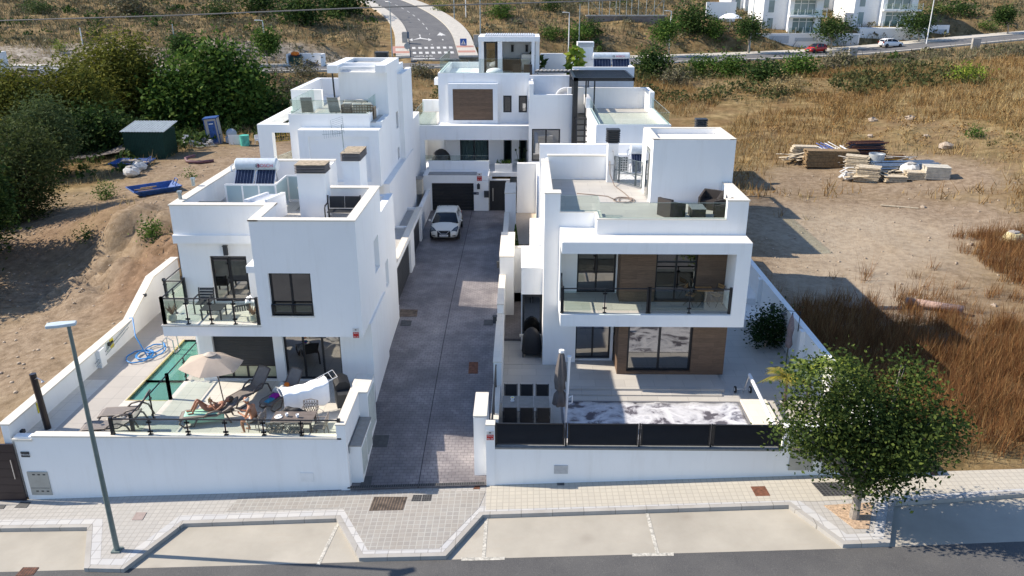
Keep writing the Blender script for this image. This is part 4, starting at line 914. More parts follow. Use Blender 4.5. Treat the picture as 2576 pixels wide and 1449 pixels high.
win(h3, W(1219, 0, yp)[0], W(1249, 0, yp)[0], kzb+.03, kz1-.36, yp+.3, n=1, fr=.12, name='glass_door')
glassrail(h3, [(gxl+.15, 65.8, zt3), (gxl+.15, yf+.15, zt3), (xr3, yf+.15, zt3)], .95, 1.5)
glassrail(h3, [(fxl+.12, 62.4, z6+.04), (fxl+.12, 56.45, z6+.04), (gxl-.05, 56.45, z6+.04)], .85, 1.5)
ZREF = 4.3
b = B(); b.box(fxl+.05, gxl, 56.6, 62.5, z6+.04, z6+.07); b.build('side_terrace_floor', T_ROOF, h3)
glassrail(h3, [(cxr+.1, 55.5, px_[1]+.0), (W(1229, 0, 55.6)[0], 55.5, px_[1]+.0)], .35, 1.5)
ZREF = 2.4
# garage front
b = B(); yg3 = 53.3; ga = (W(1087, 0, yg3+.1)[0], W(1192, 0, yg3+.1)[0], 1.2, W(0, 457, yg3)[1]); gl_, gt_ = W(1064, 441, yg3); gr_ = W(1203, 0, yg3)[0]; gr2 = W(1229, 0, yg3)[0]
g3 = thing('garage_wall', 'white garage front with a black sectional door at the end of the driveway', 'garage', (-4, 53.3, 1.2))
wy(b, gl_, gr_, 1.0, gt_, yg3, .35, [ga]); b.box(gr_, gr2, yg3+.004, yg3+.35, 1.0, W(0, 453, yg3)[1]); b.box(gl_, gl_+.3, yg3+.35, 56, 1, gt_); b.box(gl_+.3, gr2, yg3+.35, 56, gt_-.4, gt_-.12)
b.box(gr2, gr2+1.45, 54.3, 54.4, 1.0, 3.2)
b.build('wall', W1, g3)
b = B(); b.box(gl_+.35, gr_-.1, yg3+.05, yg3+.9, gt_+.0, gt_+.05); b.build('coping', simple('grey_coping', (.3, .3, .29), .7), g3)
b = B()
for i in range(9): a = ga[2]+(ga[3]-ga[2])*i/9; b.box(ga[0], ga[1], yg3+.12, yg3+.2, a+.008, a+(ga[3]-ga[2])/9-.006)
b.box(ga[0], ga[1], yg3+.2, yg3+.22, ga[2], ga[3]); b.build('garage_door', BLACKF, g3)
b = B(); b.box(gr2+.08, gr2+1.2, yg3+.1, yg3+.16, 1.22, 3.3); go = b.build('door', BLACKF, g3); b = B(); b.tube([(gr2+.3, yg3+.04, 1.9), (gr2+.3, yg3+.04, 2.8)], .02, 6); b.build('handle', STEEL, go)
x, z = W(1217, 486, yg3); b = B(); b.box(x+.02, x+.36, yg3-.12, yg3, z-.28, z+.18); mb = b.build('mailbox', DARKM, g3, bevel=.02)
x, z = W(1204, 470, yg3); b = B(); b.box(x-.1, x+.1, yg3-.2, yg3-.02, z-.12, z+.16); b.lathe((x, yg3-.11, z+.16), [(.13, 0), (.02, .12)], 8); b.build('lantern', DARKM, g3)
x, z = W(1197, 486, yg3); b = B(); b.box(x-.2, x+.2, yg3-.02, yg3, z-.1, z+.08); q = b.build('number_plate', simple('navy_plate', (.02, .03, .06), .4), g3); text('20', .14, STEEL, q, (x+.1, yg3-.022, z-.01))
x, z = W(1206, 446, yg3); alarm_sign(g3, x-.17, x+.17, z-.25, z+.3, yg3-.003)
ZREF = 6
# =============== HOUSE 4: rear right ===============
h4 = thing('white_house', 'white house behind the right villa with dark steel pergola over its outside stair', 'house', (4, 50, 0))
b = B(); y4 = 54.6; lx0 = W(1330, 0, y4)[0]; lx1 = W(1446, 0, y4)[0]; ztp = W(0, 236, y4)[1]
d4 = (W(1338, 0, y4)[0], W(1409, 0, y4)[0], W(0, 398, y4)[1]-.1, W(0, 321, y4)[1])
wy(b, lx0, lx1, 1.2, ztp, y4, .3, [d4]); b.box(lx0, lx1, y4+.3, y4+5.2, ztp-.75, ztp-.5); b.box(lx0, lx0+.3, y4+.3, y4+5.2, ztp-.7, W(0, 209, y4+1)[1]); b.box(lx0+.3, lx1+1.5, y4+5.0, y4+5.3, ztp-.7, W(0, 209, y4+5)[1]-.1)
b.box(lx0, lx0+.3, y4, y4+1.1, ztp, W(0, 207, y4+.5)[1]); b.box(lx0+.3, lx0+.31+4.2, y4+5.29, y4+5.5, 1, ztp); b.box(lx0+.3, lx1, y4+3, y4+3.2, 3, ztp-.7)
# roof terrace block
yt = 46.5; tx0 = W(1500, 310, yt)[0]; tx1 = W(1689, 309, yt)[0]; tz = W(0, 310, yt)[1]
b.box(tx0, tx1, yt, yt+.3, .8, tz); b.box(tx0, tx0+.3, yt+.3, 55.6, .8, tz-.05); b.box(tx1-.3, tx1, yt+.3, 55.6, .8, tz-.02); b.box(tx0+.3, tx1-.3, yt+.3, 55.6, tz-.55, tz-.4)
ty = gz(1498, 260, tz-.4)[1]; ty = 55.6
b.box(tx0-1.2, tx1, ty, ty+.3, .8, W(0, 218, ty)[1]); b.box(tx1-.3, tx1, 53.2, ty, tz, W(0, 218, ty)[1]-.001)
b.box(tx0-.1, tx0+.2, 53.4, ty, tz-.04, W(0, 222, ty)[1]-.3)
b.box(W(1502, 0, 45.6)[0], tx1, 45.9, yt, W(0, 420, 45.9)[1], W(0, 377, 45.9)[1]); b.box(W(1502, 0, 45.6)[0], W(1530, 0, 45.6)[0], 44.6, 45.9, 1, W(0, 366, 44.9)[1]); b.box(W(1540, 0, 45)[0], tx1, 45.55, 45.9, 1.0, W(0, 375, 45.4)[1])
b.build('wall', W1, h4)
coping(h4, [(W(1540, 0, 45)[0], tx1, 45.55, 45.9)], W(0, 375, 45.4)[1], .04, .02)
b = B(); b.box(tx0+.3, tx1-.3, yt+.3, 55.6, tz-.4, tz-.37); b.build('roof', simple('roof_sand', (.55, .52, .46), .8, 0, .06, 3), h4)
glassrail(h4, [(tx0+.12, 53.0, tz), (tx0+.12, yt+.12, tz), (tx1-.12, yt+.12, tz), (tx1-.12, 53.2, tz)], .66, 1.6)
win(h4, *d4, y4+.05, n=2, fr=.09, name='sliding_door')
# pergola and stair
pg = B(); yp4, yp5 = 53.8, 58.6; pxa, pza = W(1449, 200, yp4); pxb = W(1597, 201, yp4)[0]
pg.box(pxa-.15, pxa+.15, yp4, yp4+.16, 1.2, pza+.1); pg.box(pxa-.15, pxb, yp4, yp4+.16, pza-.1, pza+.12); pg.box(pxa-.15, pxb, yp5, yp5+.16, pza-.1, pza+.12); pg.box(pxa-.15, pxa, yp4, yp5, pza-.1, pza+.12); pg.box(pxb-.12, pxb, yp4, yp5, pza-.1, pza+.12)
pg.box(pxa-.15, pxa+.1, yp5, yp5+.16, 1.2, pza+.1)
ns = 13
for i in range(ns): y = yp4+.25+(yp5-yp4-.3)*i/(ns-1); pg.box(pxa+.0, pxb-.1, y, y+.12, pza+.0, pza+.1); pg.box(pxa-.16, pxa-.04, y, y+.12, 1.2, pza-.1)
for px, yy in ((1470, yp4), (1491, yp4), (1476, yp5)): x = W(px, 0, yy)[0]; pg.box(x-.045, x+.045, yy+.02, yy+.12, 1.2, pza-.1)
pgo = pg.build('pergola', DARK, h4, label='dark steel pergola of parallel slats')
st = B(); sx0, sx1 = W(1452, 0, 52.2)[0], W(1486, 0, 52.2)[0]; zs0, zs1 = 1.3, W(0, 300, 53)[1]
n = 18
for i in range(n): z = zs0+(zs1-zs0)*i/n; y = 49.8+i*.2; st.box(sx0, sx1, y, y+.26, z, z+.045)
for x in (sx0-.04, sx1): st.prof([(49.7, zs0-.1), (49.7+n*.2, zs1-.1), (49.7+n*.2, zs1+.12), (49.7, zs0+.12)], 'x', x, x+.05)
st.box(sx0-.05, sx1+.05, 49.7+n*.2, yp5, zs1, zs1+.1); st.build('stair', DARK, h4, label='steep dark metal stair with open treads')
# =============== garden walls and terraces of the left house ===============
def slab_hole(name, x0, x1, y0, y1, z, hx0, hx1, hy0, hy1, mat, th=.35, label=None):
    b = B(); b.box(x0, hx0, y0, y1, z-th, z); b.box(hx1, x1, y0, y1, z-th, z); b.box(hx0, hx1, y0, hy0, z-th, z); b.box(hx0, hx1, hy1, y1, z-th, z); return b.build(name, mat, kind='structure', label=label)
PX0, PX1, PY0, PY1 = -14.75, -13.17, 25.95, 31.4
slab_hole('terrace', -17.1, -5.82, 23.0, 27.6, 1.4, PX0, PX1, PY0, 27.6, T_PORC, label='pale tiled terrace of the left house')
b = B(); b.box(-17.1, PX0, 27.6, 37, 1.05, 1.4); b.box(PX1, -12.4, 27.6, 37, 1.05, 1.4); b.box(PX0, PX1, PY1, 37, 1.05, 1.4); b.box(-16.2, -14.8, 23.0, 34, 1.4, 1.404); b.build('pool_deck', T_GREY if False else tiles('sand_deck_tiles', (.45, .415, .37), (.42, .39, .35), (.28, .26, .24), .9, .9, .008), kind='structure')
pl = thing('swimming_pool', 'long narrow green pool beside the left boundary wall', 'pool', (-14, 28, 1.4))
b = B(); b.box(PX0-.02, PX1+.02, PY0-.02, PY1+.02, -.2, -.1); b.box(PX0-.02, PX0, PY0, PY1, -.1, 1.38); b.box(PX1, PX1+.02, PY0, PY1, -.1, 1.38); b.box(PX0, PX1, PY0-.02, PY0, -.1, 1.38); b.box(PX0, PX1, PY1, PY1+.02, -.1, 1.38); b.build('basin', POOLT, pl)
b = B(); b.box(PX0+.001, PX1-.001, PY0+.001, PY1-.001, 1.2, 1.3); b.build('water', WATER, pl)
b = B(); b.box(PX0, PX0+.05, PY0, PY1, 1.34, 1.408); b.box(PX0+.05, PX1, PY0, PY0+.05, 1.34, 1.408); b.build('rim', simple('yellow_rim', (.5, .42, .2), .6), pl)
b = B()
for dy in (0, .42): b.tube([(PX0-.35, 30.2+dy, 1.4), (PX0-.35, 30.2+dy, 1.85), (PX0-.15, 30.2+dy, 2.05), (PX0+.1, 30.2+dy, 1.9), (PX0+.12, 30.2+dy, .7)], .022, 6)
for z in (.9, 1.12, 1.32): b.box(PX0+.08, PX0+.17, 30.2, 30.62, z, z+.03)
b.build('ladder', STEEL, pl)
fwall = thing('garden_wall', 'long white retaining wall along the pavement in front of the left house', 'wall', (-11.4, 22.8, -.4))
b = B(); b.prism([(-16.95, 22.8), (-6.0, 22.8), (-6.0, 23.05), (-16.95, 23.05)], -1.6, 1.76); b.build('wall', W1, fwall)
coping(fwall, [(-16.3, -6.0, 22.8, 23.05)], 1.76, .06, .03); b = B(); b.box(-17.0, -16.33, 22.75, 23.1, 1.62, 1.7); b.build('coping', CREAM, fwall)
railing(fwall, [(gy(286, 1098, 22.92)[0], 22.92, 1.82), (-6.05, 22.92, 1.82)], .58, 1.22)
x0, z1 = gy(68, 1186, 22.8); x1, z0 = gy(133, 1244, 22.8)
b = B(); b.box(x0, x1, 22.765, 22.8, z0, z1); cb = b.build('meter_door', GREYP, fwall); b = B()
for i in range(3):
    for zz in (z1-.1, z0+.16): b.box(x0+.18+i*.18, x0+.26+i*.18, 22.755, 22.766, zz-.02, zz+.02)
b.box(x0+.02, x1-.02, 22.758, 22.766, z0+.28, z0+.29); b.build('vent', DARKM, cb)
x0, z1 = gy(755, 1189, 22.8); x1, z0 = gy(790, 1211, 22.8)
b = B(); b.box(x0, x1, 22.78, 22.8, z0, z1); b.build('meter_box', PAINTW, fwall, bevel=.004)
x0, z1 = gy(52, 1136, 22.8); x1, z0 = gy(76, 1149, 22.8)
b = B(); b.box(x0, x1, 22.77, 22.8, z0, z1); o = b.build('name_plaque', DARKM, fwall); text('Welcome', .085, PAINTW, o, ((x0+x1)/2, 22.768, (z0+z1)/2))
gt = thing('garden_gate', 'black slatted pedestrian gate at the left end of the street wall', 'gate', (-17.5, 22.9, -.7)); b = B()
for i in range(7): b.box(-18.3, -17.0, 22.72, 22.78, -.72+i*.32, -.72+i*.32+.31)
go = b.build('panel', simple('wine_black', (.018, .01, .014), .4), gt); b = B(); b.tube([(-17.15, 22.66, .2), (-17.15, 22.66, .95)], .015, 6); b.build('handle', YEL if False else STEEL, go)
b = B(); b.box(-18.2, -16.95, 22.5, 22.85, -1.2, -.72); b.build('step', CONC, gt)
# left boundary wall, stepping up the slope
lwl = thing('boundary_wall', 'white sloping boundary wall beside the narrow pool and the bare earth lot', 'wall', (-17.2, 29, 0))
LP = [(22.85, 2.15), (31.7, 2.15), (34.3, 3.2), (37.1, 3.2)]
b = B(); pts = [(y, z) for y, z in LP]; b.prof([(22.85, -2)]+pts+[(37.1, -2)], 'x', -17.32, -17.08); b.box(-17.08, -16.9, 28.6, 29.0, 1.4, 2.15); b.build('wall', W1, lwl)
b = B()
for (ya, za), (yb, zb_) in zip(LP, LP[1:]): b.prof([(ya, za), (yb, zb_), (yb, zb_+.06), (ya, za+.06)], 'x', -17.4, -17.02)
b.build('coping', CREAM, lwl)
for y in (23.4, 29.6, 33.2, 35.2): q = B(); zz = 1.55 if y < 24 else (1.95 if y < 31 else 2.7); q.box(-17.08, -16.96, y-.07, y+.07, zz, zz+.12); q.build('wall_light', DARKM, lwl)
for y, z_ in ((24.6, 1.9), (29.9, 1.9)):
    q = B(); q.box(-17.079, -17.06, y-.14, y+.14, z_-.2, z_+.2); s_ = q.build('safety_sign', YEL, lwl); q = B(); q.box(-17.058, -17.052, y-.09, y+.09, z_-.02, z_+.12); q.build('pictogram', BLACKF, s_)
q = B(); q.box(-17.079, -17.06, 29.45, 29.65, 1.7, 2.1); q.build('safety_sign', simple('pale_sign', (.6, .65, .6), .5), lwl)
bt = B(); bt.box(-16.95, -12.45, 37, 37.1, 1.4, 3.9); bt.build('timber_gate', simple('black_gate', (.016, .012, .014), .5), label='dark gate closing the side passage behind the pool', cat='gate')
# raised tiled block with its own small railing
blk = thing('planter_block', 'raised beige tiled block at the far end of the pool with a small railing', 'platform', (-14, 32.5, 1.4)); zb2 = 3.05
b = B(); b.box(-15.6, -12.45, 32.0, 34.5, 1.4, zb2); b.build('block', simple('beige_tile', (.5, .44, .36), .6, 0, .08, 3), blk); railing(blk, [(-15.5, 34.0, zb2), (-15.5, 32.1, zb2)], .8, 2); railing(blk, [(-15.5, 32.1, zb2), (-12.6, 32.1, zb2)], .8, 1.4, ends=False)
pr_ = thing('pool_railing', 'glass railing with dark posts between pool and sunbathing terrace', 'railing', (-13.1, 26, 1.4))
for a, c in ((23.2, 26.1), (26.1, 29.1)): railing(pr_, [(-13.1, a, 1.4), (-13.1, c, 1.4)], 1.0, 1.45)
# wall and meter cabinets at the driveway corner
cw = thing('corner_wall', 'white corner wall with grey meter cupboards at the driveway entrance', 'wall', (-5.8, 24.5, 0))
b = B(); b.box(-6.12, -5.82, 22.77, 26.39, -.6, 2.3); b.box(-5.82, -5.5, 25.0, 26.35, -.2, 2.28); b.box(-5.82, -5.42, 23.1, 24.98, -.2, 1.3); b.build('wall', W1, cw); coping(cw, [(-6.12, -5.82, 22.77, 26.39), (-5.82, -5.5, 25.0, 26.35)], 2.3, .05, .02)
b = B(); b.box(-5.84, -5.4, 23.08, 25.0, 1.301, 1.34); b.build('coping', simple('grey_stone_coping', (.33, .31, .28), .8), cw)
for y0, y1, x, z0, z1 in ((25.1, 26.2, -5.5, .55, 2.1), (23.2, 23.95, -5.42, .15, 1.15), (24.1, 24.9, -5.42, .35, 1.15)): b = B(); b.box(x, x+.02, y0, y1, z0, z1); b.build('meter_door', simple('pale_green_door', (.5, .54, .51), .6) if 'pale_green_door' not in MATS else MATS['pale_green_door'], cw)
# =============== side of the driveway: garages of the rear left house ===============
gg = thing('garage_row', 'low white garages with dark doors along the left of the driveway', 'garage', (-6.6, 44, 1.2))
b = B(); gd1, gd2 = (35.6, 40.6, 1.2, 3.15), (42.4, 46.2, 1.2, 2.9)
wx(b, 34.65, 42.0, 1.0, 3.45, -6.3, .3, [gd1]); wx(b, 42.0, 46.8, 1.0, 3.2, -6.45, .3, [gd2]); wx(b, 46.8, 53.3, 1.0, 2.7, -6.6, .25)
b.box(-7.0, -6.3, 34.65, 34.9, 1.0, 3.45); b.box(-6.99, -6.3, 41.8, 42.0, 1, 3.45); b.box(-6.99, -6.45, 46.6, 46.8, 1, 3.2); b.build('wall', W1, gg)
for (a, c, z0, z1), x in ((gd1, -6.2), (gd2, -6.35)):
    b = B(); n = 9
    for i in range(n): q = z0+(z1-z0)*i/n; b.box(x, x+.08, a, c, q, q+(z1-z0)/n-.02)
    b.box(x-.02, x, a, c, z0, z1); b.build('garage_door', DARKM, gg)
b = B(); b.box(-7.0, -6.28, 34.9, 41.8, 3.3, 3.36); b.box(-7.0, -6.43, 42.0, 46.6, 3.0, 3.06); b.build('roof', simple('garage_screed', (.42, .40, .37), .85), gg)
coping(gg, [(-6.3, -6.0, 34.65, 42.0)], 3.45, .04, .02); coping(gg, [(-6.45, -6.15, 42.0, 46.8)], 3.2, .04, .02)
wall_light(gg, -6.0, 35.3, 2.5)
eb = thing('meter_cupboard', 'cream meter cupboard on the wall left of the far garage', 'cupboard', (-6.9, 52, 2.8)); x0, z1_ = gy(1048, 450, 52.2); x1, z0_ = gy(1064, 487, 52.2)
b = B(); b.box(x0-.15, x1, 52, 52.6, z0_, z1_); b.build('body', simple('cream_panel', (.6, .53, .43), .6), eb); b = B(); b.box(x0-.18, x1+.03, 51.95, 52.7, z1_, z1_+.06); b.build('lid', CONC, eb)
sf = thing('slat_fence', 'short black slatted fence on a white wall left of the far house', 'fence', (-8, 56.5, 2)); x0, z1_ = gy(1015, 397, 56.5); x1, z0_ = gy(1055, 421, 56.5); b = B()
for i in range(9): q = z0_+(z1_-z0_)*i/9; b.box(x0-.6, x1, 56.5, 56.53, q, q+(z1_-z0_)/9-.03)
b.box(x1-.06, x1+.02, 56.47, 56.55, z0_-.1, z1_+.05); b.build('slats', DARK, sf); b = B(); b.box(x0-.7, x1+.3, 56.45, 56.7, 1, z0_-.1); b.build('base_wall', W1, sf)
# =============== right plot ===============
TZ5 = .62
POOL = (1.5, 8.6, 25.2, 27.85)
b = B(); b.box(-.85, 1.5, 23.05, 31, TZ5-.3, TZ5-.13); b.box(1.5, 11.8, 27.85, 31.2, TZ5-.3, TZ5-.13); b.box(8.6, 11.8, 23.05, 27.85, TZ5-.3, TZ5-.13); b.box(1.5, 8.6, 23.05, 23.4, TZ5-.3, TZ5-.13); b.box(8.72, 11.8, 31.2, 42, TZ5-.3, TZ5-.13); b.box(-.85, .88, 31, 33.4, TZ5-.3, TZ5-.11); b.build('villa_terrace', T_GREY, kind='structure', label='grey tiled terrace of the right villa')
b = B(); b.box(-.85, .88, 33.4, 38, .3, TZ5+.0); b.box(-.85, 2.2, 38, 46, .3, 1.1); b.build('entrance_path', DRIVE, kind='structure'); b = B(); b.box(-.85, 2.2, 46, 53.0, .3, 1.16); b.build('entrance_court', simple('beige_court', (.46, .38, .3), .7), kind='structure')
sp_ = thing('covered_pool', 'rectangular pool under a grey and white marbled sheet behind the black slatted fence', 'pool', (5, 25, .5))
b = B(); n1_, n2_ = 60, 14
b.surf(lambda u, v: (POOL[0]+.1+(POOL[1]-POOL[0]-.2)*u, 23.5+(27.78-23.5)*v, TZ5-.16+.02*math.sin(u*19+v*3)*math.sin(v*3.14)+.015*math.sin(v*16+u*31)), n1_, n2_); b.build('cover', COVER, sp_, smooth=True, solid=.02)
b = B(); b.box(1.5, 8.6, 27.75, 27.85, -.4, TZ5-.14); b.box(1.5, 8.6, 23.4, 23.5, -.4, TZ5-.14); b.box(1.5, 1.6, 23.5, 27.75, -.4, TZ5-.14); b.box(8.5, 8.6, 23.5, 27.75, -.4, TZ5-.14); b.box(1.6, 8.5, 23.5, 27.75, -.5, -.4); b.build('basin', simple('slate_pool_edge', (.16, .16, .17), .6), sp_)
b = B(); b.box(8.6, 9.6, 23.3, 27.85, TZ5-.13, TZ5-.02); b.build('side_step', CREAM, sp_)
rw = thing('garden_wall', 'white street wall with black slatted fence panels in front of the right villa', 'wall', (4, 22.8, .3))
xa = XP(1245, 22.8, 1.5); xe = XP(1970, 22.8, 1.5)
b = B(); b.box(-1.18, xa, 22.78, 23.08, -.9, 2.32); b.box(xa, xe, 22.8, 23.05, -.9, 1.44); b.box(xe, 12.1, 22.8, 23.05, -.9, 2.36); b.box(-1.62, -1.18, 23.35, 25.0, -.3, 2.3); b.build('wall', W1, rw); coping(rw, [(-1.18, xa, 22.78, 23.08), (-1.62, -1.18, 23.35, 25.0)], 2.32, .05, .01)
b = B(); b.box(xa, xe, 22.78, 23.08, 1.44, 1.5); b.build('coping', simple('slate_coping', (.22, .22, .21), .6), rw)
pxs = [(1247, 1420), (1428, 1605), (1612, 1786), (1793, 1962)]
for a, c in pxs:
    xa_, xc_ = XP(a, 22.9, 1.9), XP(c, 22.9, 1.9); b = B(); z0, z1 = 1.56, 2.36
    b.box(xa_, xc_, 22.88, 22.93, z1-.04, z1); b.box(xa_, xc_, 22.88, 22.93, z0, z0+.04); b.box(xa_, xa_+.05, 22.87, 22.94, z0, z1); b.box(xc_-.05, xc_, 22.87, 22.94, z0, z1)
    n = 17
    for i in range(n): q = z0+.05+(z1-z0-.1)*i/n; b.prof([(22.885, q), (22.92, q+.028), (22.92, q+.04), (22.885, q+.012)], 'x', xa_+.05, xc_-.05)
    b.build('fence_panel', DARK, rw)
for px in (1246, 1424, 1609, 1790, 1965): x = XP(px, 22.9, 1.9); b = B(); b.box(x-.03, x+.03, 22.9, 22.96, 1.5, 2.36); b.build('post', DARK, rw)
x0, z1 = gy(1394, 1170, 22.8); x1, z0 = gy(1428, 1191, 22.8); b = B(); b.box(x0, x1, 22.775, 22.8, z0, z1); b.build('meter_box', simple('pale_grey_box', (.42, .43, .44), .5), rw)
for a, c in ((1986, 2045), (2070, 2120)): x0, x1 = XP(a, 22.8, 1.2), XP(c, 22.8, 1.2); b = B(); b.box(x0, x1, 22.76, 22.8, .72, 1.85); b.build('meter_door', GREYP, rw)
x, z = gy(1233, 1097, 22.78); alarm_sign(rw, x-.12, x+.12, z-.14, z+.2, 22.778)
# driveway side wall of the villa, in steps
dw = thing('side_wall', 'stepped white wall between the driveway and the right villa', 'wall', (-1, 35, .5)); b = B(); segs = [(23.08, 27.6, 1.25, -.85), (27.6, 32.4, 2.25, -.8), (32.4, 36.2, 2.7, -.83), (36.2, 40.2, 3.62, -.42), (40.2, 47.5, 2.7, -.85), (47.5, 50.2, 3.9, -.45)]
cs = []
for i, (a, c, z, x) in enumerate(segs): b.box(-1.1, x, a+(.002 if i else 0), c, -.5, z); cs.append((a, c, z, x))
b.box(-.83, .88, 38.0, 38.25, .3, 3.5); b.box(.5, .88, 38.25, 46, .3, 4.0) if False else None
b.box(-.4, 2.4, 53.0, 53.3, 1, 4.6); b.box(.9, 2.4, 44.0, 44.3, .9, 4.3); b.box(.9, 1.15, 44.3, 53, .9, 4.6)
b.build('wall', W1, dw)
for a, c, z, x in cs: coping(dw, [(-1.1, x, a, c)], z, .05, .02)
coping(dw, [(-.83, .88, 38.0, 38.25)], 3.5, .04, .02)
b = B(); b.tube([(-1.0, 23.2, 2.2), (-1.0, 27.5, 2.2)], .03, 6); b.tube([(-1.0, 23.2, 1.8), (-1.0, 27.5, 1.8)], .015, 6)
for y in (23.3, 25.3, 27.4): b.tube([(-1.0, y, 1.3), (-1.0, y, 2.2)], .025, 6)
b.build('rail', DARK, dw)
for y, z in ((31.6, 2.35), (37.2, 2.9)): b = B(); b.box(-1.26, -1.1, y-.08, y+.08, z-.16, z+.14); b.box(-1.28, -1.08, y-.1, y+.1, z+.14, z+.17); b.build('lantern', DARKM, dw)
# right boundary wall
rbw = thing('boundary_wall', 'long white boundary wall on the right of the villa against the dry field', 'wall', (11.9, 33, .5))
b = B(); b.box(11.8, 12.02, 22.8, 44, -1.6, 2.33); 
for y in (30.5, 36.8): b.box(11.62, 11.8, y, y+.3, TZ5-.13, 2.33)
b.box(11.2, 11.8, 37.0, 39.5, TZ5-.13, 1.25); b.build('wall', W1, rbw)
b = B(); b.box(11.78, 12.04, 22.8, 44, 2.33, 2.36); b.build('coping', PAINTW, rbw)
b = B(); b.box(11.68, 11.8, 34.6, 34.85, 1.45, 1.85); fr_ = b.build('lantern', DARKM, rbw)
b = B(); b.box(10.6, 11.8, 35.0, 39.4, TZ5-.13, TZ5+.32); b.build('bench', PAINTW, label='long white masonry bench by the right boundary wall', cat='bench')
# plot walls further back (right neighbour side and rear)
bw = thing('boundary_wall', 'low white wall around the back of the far houses', 'wall', (0, 66, 2)); b = B(); b.box(-14.5, -7.4, 65.5, 65.8, -1, 3.4); b.box(10.8, 11.02, 44, 66.2, -1.6, 2.6); b.box(-14.6, -14.35, 37, 66, -1.6, 2.9); b.build('wall', W1, bw)
# court walls left of the far house
b = B(); b.box(-14.3, -7.4, 37.1, 65, -.2, 1.2); b.box(-7.4, -6.8, 34.7, 56, -.2, 1.1); b.box(.9, 10.8, 42.6, 46.5, .2, .5); b.box(-1, 10.8, 53.2, 66, .3, 1.2); b.build('yard_paving', T_PORC, kind='structure')
# =============== people (skinned bodies) ===============
def skinbody(parent, name, mat, nodes, edges, root='hip'):
    me = bpy.data.meshes.new(name); keys = list(nodes); me.from_pydata([nodes[k_][0] for k_ in keys], [(keys.index(a), keys.index(c)) for a, c in edges], []); me.update()
    o = bpy.data.objects.new(name, me); COL.objects.link(o); o.parent = parent
    sk_ = o.modifiers.new('skin', 'SKIN'); sk_.use_smooth_shade = True
    for i, k_ in enumerate(keys):
        r = nodes[k_][1]; r = r if hasattr(r, '__len__') else (r, r); me.skin_vertices[0].data[i].radius = r; me.skin_vertices[0].data[i].use_root = (k_ == root)
    s_ = o.modifiers.new('sub', 'SUBSURF'); s_.levels = 1; s_.render_levels = 2; me.materials.append(mat); return o
SKINM = simple('tanned_skin', (.38, .17, .09), .55, 0, .12, 12); SKINF = simple('tanned_skin_dark', (.30, .13, .075), .55, 0, .12, 12)
HAIRG = simple('grey_hair', (.5, .48, .45), .8, 0, .2, 40); HAIRD = simple('dark_hair', (.06, .035, .02), .7, 0, .2, 40)
def hand(nodes, edges, pre, wrist, d, side, s=1.0):
    d = Vector(d).normalized(); sd = Vector(side).normalized(); w_ = Vector(wrist); palm = w_+d*.07*s
    nodes[pre+'palm'] = (palm, .026); edges.append((pre+'wrist', pre+'palm'))
    dn = d.cross(sd).normalized()
    for i, (off, L_) in enumerate(((-.03, .065), (-.01, .078), (.01, .072), (.03, .055))):
        a = palm+d*.03*s+sd*off; b_ = a+d*L_*.55-dn*.012; c = b_+d*L_*.35-dn*.03
        nodes[f'{pre}f{i}a'] = (a, .0095); nodes[f'{pre}f{i}b'] = (b_, .0085); nodes[f'{pre}f{i}c'] = (c, .007); edges += [(pre+'palm', f'{pre}f{i}a'), (f'{pre}f{i}a', f'{pre}f{i}b'), (f'{pre}f{i}b', f'{pre}f{i}c')]
    a = w_+d*.03-sd*.035; b_ = a+d*.03-sd*.02-dn*.01; nodes[pre+'ta'] = (a, .011); nodes[pre+'tb'] = (b_+d*.02, .009); edges += [(pre+'wrist', pre+'ta'), (pre+'ta', pre+'tb')]
def face(parent, head, fwd, upv, mat_hair, hair='fringe', skin=None):
    h = Vector(head); f = Vector(fwd).normalized(); u = Vector(upv).normalized(); s_ = f.cross(u).normalized()
    M4 = Matrix((s_, f, u)).transposed().to_4x4(); M4.translation = h
    b = B(); b.M = M4; b.blob((0, .0, .0), (.078, .098, .118), 14); b.blob((0, .105, -.012), (.014, .022, .024), 8); b.blob((.08, .0, -.01), (.012, .02, .03), 8); b.blob((-.08, .0, -.01), (.012, .02, .03), 8); b.blob((0, .05, -.075), (.045, .045, .04), 8)
    hd = b.build('head', skin, parent, smooth=True, local=True)
    e = B(); e.M = M4; e.blob((.03, .088, .012), (.012, .008, .009), 8); e.blob((-.03, .088, .012), (.012, .008, .009), 8); e.build('eye', BLACKF, hd, smooth=True, local=True)
    e = B(); e.M = M4; e.blob((0, .094, -.048), (.022, .008, .006), 8); e.build('mouth', RED, hd, smooth=True, local=True)
    e = B(); e.M = M4
    if hair == 'fringe': e.blob((0, -.045, .01), (.088, .07, .07), 12); e.blob((.045, -.01, .03), (.045, .06, .045), 10); e.blob((-.045, -.01, .03), (.045, .06, .045), 10)
    else: e.blob((0, -.03, .04), (.092, .095, .1), 12); e.blob((0, -.08, -.04), (.08, .05, .1), 12)
    e.build('hair', mat_hair, hd, smooth=True, local=True); return hd
